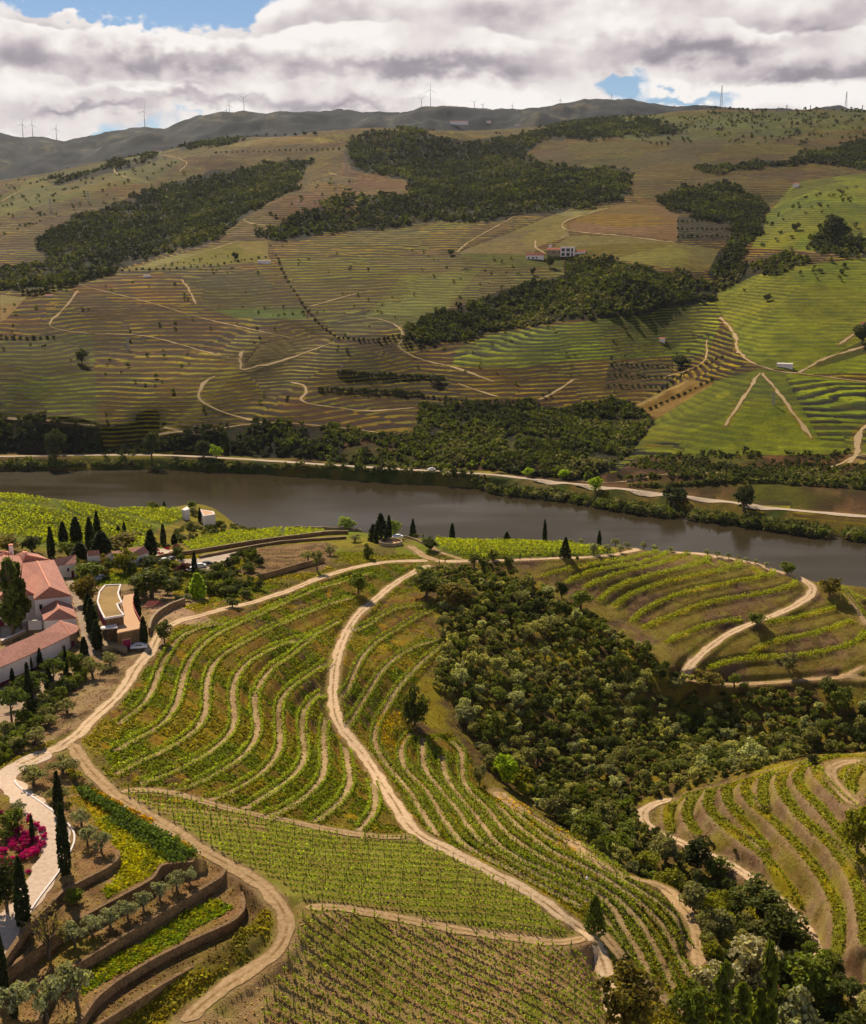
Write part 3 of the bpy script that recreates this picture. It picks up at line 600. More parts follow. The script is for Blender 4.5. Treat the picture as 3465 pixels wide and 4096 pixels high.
# benches
BT = {}
for key, lines in TERR.items():
    BT[key] = []
    for L in lines:
        T = track(L, 1.5, 3, Dmax=640)
        BT[key].append(T)
        half = {'left': 1.35, 'mid': 1.15, 'spur': 1.0, 'right': 1.1}[key]
        d, al = carve(GNr, T, half + .3, half + 2.2, 1.0)
        ad = np.abs(d) + .25 * n4
        if key in ('left', 'mid'):
            pc = mixc(TAN[None, None] * np.ones_like(XN)[..., None], DRY, sstep(-.2, .5, n3 + .5 * n2))
            t = 1 - sstep(.62, .95, ad); GNr.C[:] = mixc(GNr.C, pc, t)
            t2 = sstep(.6, .9, ad) * (1 - sstep(1.5, 2.0, ad)); GNr.C[:] = mixc(GNr.C, GRN * .9, t2 * .6)
        else:
            t = 1 - sstep(1.1, 1.8, ad); GNr.C[:] = mixc(GNr.C, mixc(pal((142, 142, 26))[None, None] + 0 * GNr.C, pal((168, 150, 20)), sstep(0, .4, n1)), t * .92)
            if key == 'right':
                t = sstep(1.2, 1.5, d) * (1 - sstep(2.0, 2.6, d)) * (d < 5); GNr.C[:] = mixc(GNr.C, pal((186, 152, 116)), t * .5)
print('benches', round(time.time() - T0, 1))
# near roads: flattened bed in the ground, drawn as ribbons 5 cm proud
RT = []; RMASK = np.zeros(XN.shape, bool)
for (nm, lab, wd, L) in ROADS + [PAVED]:
    T = track(L, 1.2, 4, Dmax=640); RT.append((nm, lab, wd, T))
    d, al = carve(GNr, T, wd * .5 + .4, wd * .5 + 2.4)
    ad = np.abs(d) + .8 * n2; t = 1 - sstep(wd * .5 - .2, wd * .5 + 1.3, ad)
    RMASK |= np.abs(d) < wd * .5 + .5
    GNr.C[:] = mixc(GNr.C, mixc(pal((170, 140, 100))[None, None] + 0 * GNr.C, GRASS, sstep(-.1, .6, n1)), t * .85)
GNr.C2[:] = GNr.C
def matnodes(name, rough=.9, spec=.2):
    m = bpy.data.materials.new(name); m.use_nodes = True; n = NT(m.node_tree)
    b = m.node_tree.nodes['Principled BSDF']; b.inputs['Roughness'].default_value = rough; b.inputs['Specular IOR Level'].default_value = spec
    return m, n, b
def bump(n, b, h, dist, strength=1.0):
    x = n.new('ShaderNodeBump'); x.inputs['Distance'].default_value = dist; x.inputs['Strength'].default_value = strength
    n.put(x.inputs['Height'], h); n.l.new(x.outputs[0], b.inputs['Normal'])
# near ground material
mg, n, b = matnodes('earth_and_grass', .95, .1)
geo = n.new('ShaderNodeNewGeometry'); P_ = geo.outputs['Position']
a = n.new('ShaderNodeAttribute', attribute_name='ca').outputs['Color']
f1 = n.noise(P_, 1.1, 4, .7); f2 = n.noise(P_, 4.5, 3, .7); f3 = n.noise(P_, .22, 3, .6)
v = n.m('ADD', n.m('ADD', n.m('MULTIPLY', f1, 1.0), n.m('MULTIPLY', f2, 1.1)), n.m('MULTIPLY', f3, .7))
fac = n.mr(v, .85, 1.95, .42, 1.62, False)
hs = n.new('ShaderNodeHueSaturation'); n.l.new(a, hs.inputs['Color']); n.l.new(fac, hs.inputs['Value']); hs.inputs['Saturation'].default_value = 1.0
n.l.new(n.mr(f3, .3, .7, .485, .515), hs.inputs['Hue'])
n.l.new(hs.outputs[0], b.inputs['Base Color']); bump(n, b, v, .35, 1.0)
# road ribbons
def road_mat(name, c1, c2, ruts=True):
    m, n, b = matnodes(name, .95, .1); uv = n.new('ShaderNodeUVMap'); s_ = n.new('ShaderNodeSeparateXYZ'); n.l.new(uv.outputs[0], s_.inputs[0])
    geo = n.new('ShaderNodeNewGeometry'); f = n.noise(geo.outputs['Position'], 1.3, 4, .7); f2 = n.noise(geo.outputs['Position'], .25, 2, .6)
    u = s_.outputs[0]
    cc_ = n.mix(n.mr(f, .3, .7), c1, c2)
    if ruts:
        mid = n.m('ABSOLUTE', n.m('SUBTRACT', u, .5))
        k = n.m('ADD', n.m('MULTIPLY', n.mr(mid, .0, .15, 1, 0), 1.0), n.m('MULTIPLY', n.mr(mid, .34, .5, 0, 1), .9))
        k = n.m('MULTIPLY', k, n.mr(n.m('ADD', f2, n.m('MULTIPLY', f, .5)), .6, .85, .15, .95))
        cc_ = n.mix(k, cc_, (*(np.array(srgb(140, 112, 66)) * KN), 1))
    n.l.new(cc_, b.inputs['Base Color']); bump(n, b, f, .12); return m
rm = road_mat('pale_dirt', (*(np.array(srgb(236, 206, 170)) * KN), 1), (*(np.array(srgb(206, 172, 132)) * KN), 1))
rm2 = road_mat('track_dirt', (*(np.array(srgb(206, 174, 132)) * KN), 1), (*(np.array(srgb(172, 140, 98)) * KN), 1))
rm3 = road_mat('pale_paving', (*(np.array(srgb(236, 212, 190)) * KN), 1), (*(np.array(srgb(216, 188, 164)) * KN), 1), False)
def ribbon(name, T, wd, mat, dz=.05, jag=.22, ns=8):
    N = normals2(T); n_ = len(T); s_ = np.linspace(-.5, .5, ns + 1)
    jl = jag * fbm(np.arange(n_) * .35, np.full(n_, hash(name + str(n_)) % 97), 3, 5); jr = jag * fbm(np.arange(n_) * .35, np.full(n_, 7.7 + n_), 3, 6)
    tp = np.minimum(1, np.minimum(np.arange(n_) + 1, n_ - np.arange(n_)) / 3.0)
    V = []; UV = []
    for k, sv in enumerate(s_):
        j = np.where(sv < 0, jl, jr) * (abs(sv) * 2) ** 2 * wd
        off = sv * wd * tp + np.sign(sv) * j
        x = T[:, 0] + N[:, 0] * off; y = T[:, 1] + N[:, 1] * off
        V.append(np.stack([x, y, zq(x, y) + dz], -1)); UV.append(np.stack([np.full(n_, sv + .5), np.arange(n_) * .3], -1))
    V = np.stack(V, 1).reshape(-1, 3); UV = np.stack(UV, 1).reshape(-1, 2)
    idx = np.arange(n_ * (ns + 1)).reshape(n_, ns + 1)
    Fc = np.stack([idx[:-1, :-1], idx[:-1, 1:], idx[1:, 1:], idx[1:, :-1]], -1).reshape(-1, 4)[:, ::-1]
    me = np_mesh(name, V, Fc, [mat], smooth=True)
    ul = me.uv_layers.new(name='UVMap'); ul.data.foreach_set('uv', UV[Fc.ravel()].astype(np.float32).ravel())
    return link(name, me)
for i, (nm, lab, wd, T) in enumerate(RT):
    o = ribbon(nm, T, wd, rm3 if nm == 'paved_path' else (rm if nm == 'dirt_road' else rm2), .06 + .012 * (i % 5)); tag(o, lab, kind='structure')
near_o = GNr.mesh('ground', mg)
print('near mesh', round(time.time() - T0, 1))

# ------------------------------------------------------------------ far bank colours
KF = 1.0 / 2.4
def pf(c): return np.array(srgb(*c)) * KF
XF, YF = GFr.X, GFr.Y; DF = np.hypot(XF, YF)
m1 = fbm(XF / 60, YF / 60, 4, 81); m2 = fbm(XF / 16, YF / 16, 3, 83); m3 = fbm(XF / 250, YF / 250, 3, 85)
def both(poly, ca, cb, st):
    m = GFr.inpoly(poly)
    GFr.C[m] = (ca[m] if getattr(ca, 'ndim', 1) == 3 else ca); GFr.C2[m] = (cb[m] if getattr(cb, 'ndim', 1) == 3 else cb); GFr.S[m] = st; return m
o1 = np.ones(XF.shape + (1,))
BR = mixc(pf((104, 68, 44)) * o1, pf((74, 48, 32)), sstep(-.3, .3, m1)); OL = mixc(pf((150, 130, 74)) * o1, pf((116, 108, 50)), sstep(-.3, .3, m2))
GFr.C[:] = BR; GFr.C2[:] = OL; GFr.S[:] = 1.0
GFr.C2[:] = mixc(GFr.C2, pf((112, 122, 44)), sstep(.1, .5, m3 + .3 * m1) * .25)
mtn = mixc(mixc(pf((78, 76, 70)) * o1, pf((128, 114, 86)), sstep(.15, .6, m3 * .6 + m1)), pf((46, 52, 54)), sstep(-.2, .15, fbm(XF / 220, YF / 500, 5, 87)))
mfar = DF > 4200; mtn = (mtn * 1.9 - .012).clip(.008, 1) * np.array([.50, .60, .84]); GFr.C[mfar] = mtn[mfar]; GFr.S[mfar] = 0  # blue of distant haze is multiplied into the mountain colour
LIM = (DF < 4200)
def bf(poly, a, b_, st, near=0, far=4200):
    m = GFr.inpoly(poly) & (DF > near) & (DF < far)
    GFr.C[m] = a[m] if getattr(a, 'ndim', 1) == 3 else a; GFr.C2[m] = b_[m] if getattr(b_, 'ndim', 1) == 3 else b_; GFr.S[m] = st; return m
forc = mixc(pf((44, 44, 24)) * o1, pf((62, 54, 30)), sstep(-.2, .4, m2))
green = mixc(pf((144, 146, 46)) * o1, pf((114, 120, 38)), sstep(-.3, .3, m1 + .6 * m2)); greend = mixc(pf((84, 88, 36)) * o1, pf((92, 82, 42)), sstep(-.1, .4, m2))
PINK = mixc(pf((128, 92, 72)) * o1, pf((104, 74, 54)), sstep(-.3, .3, m1))
tanf = mixc(pf((168, 144, 100)) * o1, pf((140, 118, 76)), sstep(-.3, .4, m1))
# upper slopes
bf(D_((0, 330), (700, 250), (700, 330), (560, 340), (300, 400), (0, 500)), mixc(BR, pf((92, 66, 52)), .5 + 0 * m1), OL, 1.0)
bf(D_((0, 400), (60, 365), (160, 340), (330, 305), (330, 330), (360, 330), (310, 372), (230, 380), (160, 400), (0, 440)), pf((124, 116, 66)), pf((108, 108, 56)), .5)
bf(D_((430, 300), (560, 278), (660, 280), (700, 290), (560, 296)), tanf, pf((140, 130, 76)), .3)
bf(D_((230, 335), (300, 318), (380, 322), (310, 372)), pf((108, 102, 58)), pf((96, 92, 50)), 1.0)
bf(D_((440, 490), (560, 430), (630, 390), (700, 340), (690, 320), (720, 345), (845, 372), (820, 392), (690, 410), (600, 440), (520, 480)), PINK, pf((136, 116, 78)), 1.3)
bf(D_((1070, 315), (1200, 285), (1640, 280), (1764, 260), (1764, 290), (1640, 330), (1420, 345), (1280, 360), (1090, 340)), mixc(BR, pf((104, 84, 48)), .5 + 0 * m1), pf((112, 104, 52)), 1.2)
bf(D_((1280, 350), (1430, 345), (1640, 340), (1620, 370), (1560, 420), (1350, 420), (1280, 390)), BR, pf((108, 98, 50)), 1.2)
bf(D_((1200, 235), (1764, 225), (1764, 262), (1450, 285), (1280, 285)), mixc(pf((92, 92, 46)) * o1, pf((120, 122, 56)), sstep(-.1, .3, m1)), pf((112, 112, 58)), 1.0)
bf(D_((240, 550), (480, 490), (545, 490), (548, 530), (400, 545)), pf((152, 138, 82)), pf((134, 122, 66)), .4)
bf(D_((560, 500), (760, 470), (1060, 440), (1130, 432), (1000, 480), (930, 515), (560, 522)), mixc(BR, OL, .45 + 0 * m1), OL, 1.2)
bf(D_((930, 515), (1140, 432), (1270, 420), (1230, 430), (1150, 450), (1160, 480), (1100, 500), (1080, 522)), mixc(tanf, pf((150, 146, 104)), .5 + 0 * m1), tanf, .2)
bf(D_((1160, 470), (1150, 455), (1260, 415), (1340, 418), (1385, 440), (1378, 492), (1260, 475)), mixc(tanf, pf((138, 108, 78)), .8 + 0 * m1), pf((150, 120, 86)), .4)
bf(D_((1100, 520), (1160, 480), (1260, 478), (1380, 495), (1480, 510), (1480, 552), (1400, 552), (1280, 532)), pf((140, 128, 76)), pf((124, 116, 64)), .4)
bf(D_((1380, 440), (1490, 440), (1500, 490), (1380, 490)), BR, pf((60, 62, 34)), 2.0)
bf(D_((560, 525), (930, 520), (1140, 520), (1150, 570), (960, 610), (860, 650), (700, 690), (640, 640), (590, 580)), mixc(BR, pf((112, 104, 56)), .6 + 0 * m1), pf((124, 120, 62)), 1.0)
bf(D_((740, 645), (820, 560), (980, 548), (900, 640), (830, 665)), pf((118, 116, 54)), pf((132, 128, 66)), .7)
bf(D_((370, 570), (545, 545), (580, 560), (625, 640), (480, 640), (400, 625)), mixc(BR, pf((96, 84, 46)), .6 + 0 * m1), pf((112, 104, 52)), 1.0)
bf(D_((430, 630), (620, 628), (625, 650), (480, 648)), pf((112, 122, 40)), pf((100, 110, 36)), .3)
bf(D_((0, 600), (55, 605), (12, 650), (0, 655)), pf((168, 148, 112)), tanf, 0)
bf(D_((0, 690), (190, 680), (200, 880), (0, 850)), mixc(BR, pf((96, 92, 46)), .5 + 0 * m1), pf((116, 120, 56)), 1.0)
bf(D_((920, 745), (930, 710), (1000, 682), (1290, 640), (1460, 608), (1470, 650), (1440, 720), (1300, 730), (1150, 735), (1060, 750)), mixc(greend, green, .35 + 0 * m1), green, 1.2)
bf(D_((930, 515), (1140, 520), (1150, 545), (1000, 540)), pf((104, 110, 46)), OL, .3)
bf(D_((1240, 740), (1370, 735), (1370, 800), (1230, 790)), pf((122, 84, 58)), pf((70, 68, 36)), 2.0)
bf(D_((1470, 640), (1440, 590), (1550, 550), (1764, 525), (1764, 760), (1640, 762), (1545, 745), (1500, 710)), green, pf((134, 136, 60)), .5)
bf(D_((1530, 505), (1560, 440), (1620, 370), (1764, 352), (1764, 520), (1660, 512)), green, pf((140, 138, 54)), .6)
bf(D_((1240, 965), (1270, 900), (1340, 850), (1460, 775), (1545, 752), (1640, 765), (1764, 775), (1764, 930), (1500, 930), (1320, 962)), green, pf((130, 132, 58)), .45)
bf(D_((1600, 770), (1764, 780), (1764, 900), (1670, 895)), greend, green, 1.5)
bf(D_((1240, 960), (1290, 905), (1380, 900), (1400, 925), (1300, 955)), mixc(green, pf((160, 160, 30)), .6 + 0 * m1), greend, 1.5)
bf(D_((1640, 750), (1764, 690), (1764, 720), (1680, 745)), greend, greend, .5)
bf(D_((1278, 832), (1400, 772), (1455, 780), (1340, 852)), mixc(pf((176, 146, 108)) * o1, pf((146, 116, 78)), sstep(-.2, .4, m2)), tanf, 0)
bf(D_((500, 740), (530, 700), (580, 690), (600, 705), (560, 738)), pf((132, 108, 72)), OL, .2)
bf(D_((330, 885), (420, 800), (470, 740), (500, 745), (440, 800), (400, 860)), mixc(pf((142, 116, 80)) * o1, BR, .4 + 0 * m1), pf((128, 120, 60)), 1.0)
FOREST = [D_((70, 495), (110, 470), (160, 440), (280, 400), (400, 360), (560, 330), (640, 325), (600, 380), (520, 430), (440, 490), (330, 520), (240, 545), (150, 580), (60, 590), (-60, 600), (-60, 548), (60, 540), (100, 530)),
 D_((520, 480), (600, 440), (690, 405), (840, 400), (840, 370), (720, 345), (700, 300), (760, 268), (830, 265), (950, 290), (1090, 270), (1200, 240), (1350, 255), (1400, 275), (1100, 285), (1070, 310), (1090, 340), (1280, 350), (1290, 400), (1250, 415), (1130, 430), (1000, 450), (860, 455), (740, 470), (640, 480), (560, 490)),
 D_((830, 670), (900, 635), (1000, 600), (1150, 560), (1150, 525), (1300, 540), (1460, 580), (1465, 610), (1350, 625), (1290, 640), (1200, 650), (1100, 655), (1000, 670), (940, 690), (860, 700), (820, 690)),
 D_((1340, 400), (1480, 370), (1560, 420), (1550, 470), (1510, 500), (1500, 545), (1640, 520), (1650, 535), (1540, 560), (1470, 590), (1440, 560), (1480, 500), (1500, 450), (1380, 435)),
 D_((0, 848), (200, 868), (215, 915), (300, 900), (420, 870), (560, 862), (700, 880), (845, 890), (860, 830), (1000, 822), (1150, 832), (1280, 812), (1330, 862), (1300, 900), (1240, 960), (1200, 978), (1000, 960), (700, 940), (400, 920), (-60, 922), (-60, 850)),
 D_((1420, 342), (1600, 325), (1700, 300), (1764, 290), (1800, 290), (1800, 350), (1640, 332), (1430, 352)),
 D_((1650, 490), (1700, 450), (1720, 480), (1790, 500), (1790, 520), (1660, 515)),
 D_((100, 370), (250, 330), (330, 318), (300, 330), (200, 352), (120, 380)),
 D_((350, 300), (420, 286), (500, 280), (430, 296), (380, 304))]
sv_ = (GFr.px.copy(), GFr.py.copy()); GFr.px = GFr.px + 26 * fbm(XF / 55, YF / 90, 4, 95); GFr.py = GFr.py + 20 * fbm(XF / 50, YF / 110, 4, 97)
forest_masks = [bf(P, forc, forc, 0) for P in FOREST]; GFr.px, GFr.py = sv_
bf(D_((680, 420), (735, 420), (740, 458), (685, 462)), PINK, OL, 1.2)
cliff = mixc(mixc(pf((122, 92, 74)) * o1, pf((76, 58, 40)), sstep(-.25, .2, m2)), pf((96, 92, 38)), sstep(-.1, .3, m1))
bf(D_((1240, 963), (1500, 955), (1700, 948), (1800, 955), (1800, 1050), (1620, 1035), (1300, 998), (1180, 985)), cliff, cliff, 0)
bf(D_((1300, 930), (1500, 928), (1740, 925), (1700, 950), (1500, 958), (1250, 966)), cliff, cliff, 0)
bf(D_((700, 890), (1130, 900), (1130, 960), (900, 958), (700, 945)), cliff, cliff, 0)
shorec = mixc(pf((120, 106, 60)) * o1, pf((74, 84, 32)), sstep(-.2, .3, m2))
msh = (GFr.Z < 8.2) & (DF < 1400); GFr.C[msh] = shorec[msh]; GFr.S[msh] = 0
FT = [(6.2, D_(*RD), 'asphalt_road', 'pale riverside road running along the far bank'),
 (3.4, D_((480, 728), (495, 737), (488, 757), (530, 745), (560, 740), (640, 712), (680, 697)), 0, 0), (3.4, D_((500, 712), (488, 722), (492, 735)), 0, 0),
 (3.2, D_((440, 765), (420, 775), (405, 800), (410, 820), (470, 845), (540, 862)), 0, 0), (3.2, D_((590, 778), (620, 785), (625, 800), (610, 815), (640, 825), (700, 832), (750, 838), (850, 830)), 0, 0),
 (2.2, D_((190, 680), (290, 684), (360, 700), (400, 712), (470, 730)), 0, 0), (2.4, D_((165, 582), (300, 615), (420, 650), (600, 690)), 0, 0), (2.6, D_((160, 590), (130, 630), (100, 660), (120, 672), (190, 680)), 0, 0),
 (2.4, D_((630, 625), (700, 605), (760, 590)), 0, 0), (3.4, D_((740, 645), (790, 655), (820, 675), (820, 693), (808, 705), (850, 730), (930, 750), (1010, 780)), 0, 0),
 (2.6, D_((930, 780), (970, 795), (1020, 810)), 0, 0), (3.0, D_((1172, 770), (1130, 800), (1095, 816)), 0, 0), (2.6, D_((0, 850), (100, 858), (200, 868)), 0, 0),
 (4.4, D_((1465, 645), (1480, 660), (1500, 690), (1500, 712), (1540, 743), (1620, 760), (1680, 730), (1764, 705)), 0, 0), (3.0, D_((1620, 760), (1700, 770), (1790, 782)), 0, 0),
 (4.4, D_((1790, 640), (1740, 680), (1705, 705)), 0, 0), (3.6, D_((1550, 758), (1520, 800), (1475, 872)), 0, 0), (4.0, D_((1550, 758), (1600, 820), (1655, 897)), 0, 0),
 (5.5, D_((1790, 850), (1755, 872), (1745, 895), (1745, 925), (1725, 945)), 0, 0), (3.4, D_((1790, 925), (1745, 928), (1700, 950), (1600, 958), (1300, 970), (1180, 978)), 0, 0),
 (3.4, D_((245, 328), (232, 340), (240, 355), (275, 365), (310, 372)), 0, 0), (3.0, D_((380, 322), (330, 315), (380, 330), (365, 350)), 0, 0), (2.6, D_((495, 447), (510, 455), (560, 462)), 0, 0),
 (4.0, D_((1240, 424), (1180, 440), (1145, 456), (1160, 470), (1260, 480), (1380, 495)), 0, 0), (3.6, D_((1092, 488), (1090, 502), (1112, 518)), 0, 0), (3.0, D_((210, 552), (350, 532), (490, 490)), 0, 0),
 (3.0, D_((368, 568), (385, 590), (400, 622)), 0, 0), (3.6, D_((0, 412), (30, 395), (60, 382)), 0, 0), (3.4, D_((670, 352), (700, 360), (738, 366)), 0, 0),
 (2.6, D_((1050, 440), (960, 490), (930, 515)), 0, 0), (3.0, D_((1440, 690), (1430, 740), (1350, 770)), 0, 0), (3.2, D_((330, 870), (430, 890)), 0, 0), (2.6, D_((300, 885), (400, 880), (540, 862), (700, 872), (850, 893)), 0, 0)]
FTR = []
for i, (wd, L, nm, lab) in enumerate(FT):
    T = track(L, 4, 2, Dmin=900)
    if nm: Q = spline(L); T = resample(at_z(Q[:, 0], Q[:, 1], 8.6), 4); T[:, :2] = smooth(T[:, :2], 4)
    d, al = carve(GFr, T, wd * .6 + (1.5 if nm else 0), wd * (2.6 if nm else 1.6), 1.0 if nm else .35)
    t = 1 - sstep(wd * .5, wd * 1.1, np.abs(d) + wd * .5 * m2); ccc = pf((150, 124, 86))
    GFr.C[:] = mixc(GFr.C, ccc, t * .6); GFr.C2[:] = mixc(GFr.C2, ccc, t * .6)
    FTR.append((wd, T, nm, lab))
# hill material: contour terraces drawn by height
mh, n, b = matnodes('terraced_hillside', .95, .1)
geo = n.new('ShaderNodeNewGeometry'); P_ = geo.outputs['Position']
sz = n.new('ShaderNodeSeparateXYZ'); n.l.new(P_, sz.inputs[0])
ca_ = n.new('ShaderNodeAttribute', attribute_name='ca').outputs['Color']; cb_ = n.new('ShaderNodeAttribute', attribute_name='cb').outputs['Color']
st = n.new('ShaderNodeAttribute', attribute_name='stripe').outputs['Fac']
f0 = n.noise(P_, .010, 3, .55); f1 = n.noise(P_, .07, 4, .65); f2 = n.noise(P_, .35, 3, .7)
wv = n.vm('ADD', P_, n.vm('SCALE', n.noise(P_, .02, 2, .5, out=1))); wv.node.inputs[1].links[0].from_node.inputs['Scale'].default_value = 40
def plots(sc):
    mp_ = n.new('ShaderNodeMapping'); mp_.inputs['Scale'].default_value = (1, .7, 2.2); n.l.new(wv, mp_.inputs[0])
    x_ = n.new('ShaderNodeTexVoronoi', feature='F1'); n.l.new(mp_.outputs[0], x_.inputs['Vector']); x_.inputs['Scale'].default_value = sc
    y_ = n.new('ShaderNodeSeparateColor'); n.l.new(x_.outputs['Color'], y_.inputs[0]); return y_.outputs
pl = plots(.0085)
zz = n.m('ADD', n.m('ADD', sz.outputs[2], n.m('MULTIPLY', f0, 7.0)), n.m('ADD', n.m('MULTIPLY', f1, .9), n.m('MULTIPLY', pl[0], 9.0)))
ph = n.m('FRACT', n.m('DIVIDE', zz, n.m('ADD', 2.7, n.m('MULTIPLY', pl[2], .8))))
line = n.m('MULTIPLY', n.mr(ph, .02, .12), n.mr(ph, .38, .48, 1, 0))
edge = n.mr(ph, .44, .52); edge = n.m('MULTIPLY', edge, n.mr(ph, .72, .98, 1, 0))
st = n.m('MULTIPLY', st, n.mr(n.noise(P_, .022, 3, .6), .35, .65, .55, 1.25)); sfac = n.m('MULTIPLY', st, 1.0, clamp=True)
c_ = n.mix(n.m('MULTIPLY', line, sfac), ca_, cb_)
dk = n.m('SUBTRACT', 1.0, n.m('MULTIPLY', n.m('MULTIPLY', edge, st), .66))  # shadow beside each terrace line, painted as a darker band in the colour
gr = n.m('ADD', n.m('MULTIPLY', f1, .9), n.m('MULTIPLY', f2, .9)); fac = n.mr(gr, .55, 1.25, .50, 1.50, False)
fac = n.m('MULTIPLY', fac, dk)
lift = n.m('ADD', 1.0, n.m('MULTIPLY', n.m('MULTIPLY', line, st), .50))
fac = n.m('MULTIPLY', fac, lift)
fac = n.m('MULTIPLY', fac, n.mr(pl[1], 0, 1, .74, 1.24, False))
hs = n.new('ShaderNodeHueSaturation'); n.l.new(c_, hs.inputs['Color']); n.l.new(fac, hs.inputs['Value'])
n.l.new(n.mr(pl[0], 0, 1, .485, .525, False), hs.inputs['Hue']); n.l.new(n.mr(pl[2], 0, 1, 1.12, 1.45, False), hs.inputs['Saturation'])
n.l.new(hs.outputs[0], b.inputs['Base Color'])
hgt = n.m('ADD', n.m('MULTIPLY', n.m('MULTIPLY', n.mr(ph, 0.42, .95, 1, 0), st), 2.0), n.m('MULTIPLY', gr, .9))
bump(n, b, hgt, 1.0, 1.0)
rmF = road_mat('far_dirt', (*(np.array(srgb(176, 154, 116))), 1), (*(np.array(srgb(138, 116, 82))), 1), False)
rmA = road_mat('worn_asphalt', (*(np.array(srgb(186, 168, 148))), 1), (*(np.array(srgb(160, 142, 120))), 1), False)
for i, (wd, T, nm, lab) in enumerate(FTR):
    o = ribbon(nm or 'farm_track', T, wd * (1 if nm else .72), rmA if nm else rmF, .35 + .03 * (i % 6), .25 if nm else .8, 3)
    tag(o, lab or 'thin pale farm track crossing the terraced far hillside', kind='structure')
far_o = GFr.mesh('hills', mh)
print('far mesh', round(time.time() - T0, 1))
# ------------------------------------------------------------------ river
mw, n, b = matnodes('river_water', .22, .12)
b.inputs['Base Color'].default_value = (*srgb(50, 43, 28), 1)
b.inputs['Specular IOR Level'].default_value = .5; geo = n.new('ShaderNodeNewGeometry')
mp = n.new('ShaderNodeMapping'); mp.inputs['Scale'].default_value = (.35, 1, 1); n.l.new(geo.outputs['Position'], mp.inputs[0])
f = n.noise(mp.outputs[0], .55, 4, .65); f2 = n.noise(mp.outputs[0], .012, 3, .6)
b.inputs['IOR'].default_value = 1.10; bump(n, b, n.m('ADD', f, n.m('MULTIPLY', f2, 2.0)), .07, .7)
n.l.new(n.mr(f2, .4, .6, .08, .26), b.inputs['Roughness'])
me = np_mesh('river', [(-1500, 380, 0), (1500, 380, 0), (1500, 1500, 0), (-1500, 1500, 0)], [(0, 1, 2, 3)], [mw])
tag(link('river', me), 'broad dull brown river crossing the valley', kind='structure')
# ------------------------------------------------------------------ leaves, crowns, trunks
def leaf_mat(name, use_attr=False, trans=.35, tint=(1, 1, 1), var=.55):
    m, n, b = matnodes(name, .75, .15)
    if use_attr: c = n.new('ShaderNodeAttribute', attribute_name='tint').outputs['Color']
    else: c = n.new('ShaderNodeObjectInfo').outputs['Color']
    geo = n.new('ShaderNodeNewGeometry'); r = geo.outputs['Random Per Island']
    nz = n.noise(geo.outputs['Position'], .9, 2, .5)
    hs = n.new('ShaderNodeHueSaturation'); n.l.new(c, hs.inputs['Color'])
    n.l.new(n.m('ADD', n.mr(r, 0, 1, 1 - var, 1 + var, False), n.mr(nz, .3, .7, -.22, .22)), hs.inputs['Value'])
    n.l.new(n.mr(r, 0, 1, .48, .515, False), hs.inputs['Hue'])
    n.l.new(hs.outputs[0], b.inputs['Base Color'])
    tr = n.new('ShaderNodeBsdfTranslucent')
    bright = n.mix(1.0, hs.outputs[0], (1.5, 1.45, .7, 1), 'MULTIPLY'); n.l.new(bright, tr.inputs['Color'])
    mx = n.new('ShaderNodeMixShader'); mx.inputs[0].default_value = trans; n.l.new(b.outputs[0], mx.inputs[1]); n.l.new(tr.outputs[0], mx.inputs[2])
    out = m.node_tree.nodes['Material Output']; n.l.new(mx.outputs[0], out.inputs['Surface']); return m
LEAF = leaf_mat('tree_leaves'); LEAFA = leaf_mat('mixed_leaves', True); VLEAF = leaf_mat('vine_leaves', False, .45, var=.4)
bark, nb_, bb_ = matnodes('bark', .95, .1)
gg_ = nb_.new('ShaderNodeNewGeometry'); bb_.inputs['Base Color'].default_value = (.09, .065, .045, 1)
nb_.l.new(nb_.mix(nb_.noise(gg_.outputs['Position'], 6, 3, .6), (.05, .035, .025, 1), (.16, .12, .085, 1)), bb_.inputs['Base Color'])
stakem, _, b2 = matnodes('grey_stake', .9, .1); b2.inputs['Base Color'].default_value = (.10, .08, .06, 1)

def cards(C, O, size, r, asp=1.0, up=0.0):
    """leaf cards: centres C (n,3), outward dirs O, size (n) -> verts (4n,3)"""
    n_ = len(C); N = O * .9 + r.normal(size=(n_, 3)) * .75; N[:, 2] += up; N /= np.maximum(np.linalg.norm(N, axis=1), 1e-6)[:, None]
    A = np.cross(N, r.normal(size=(n_, 3))); A /= np.maximum(np.linalg.norm(A, axis=1), 1e-6)[:, None]; Bv = np.cross(N, A)
    s_ = (size * r.uniform(.65, 1.35, n_))[:, None] * .5
    bend = N * s_ * .35
    return np.stack([C - A * s_ - Bv * s_ * asp - bend, C + A * s_ * .8 - Bv * s_ * asp, C + A * s_ + Bv * s_ * asp - bend, C - A * s_ * .7 + Bv * s_ * asp], 1).reshape(-1, 3)
def sph(n_, r):
    v = r.normal(size=(n_, 3)); return v / np.linalg.norm(v, axis=1)[:, None]
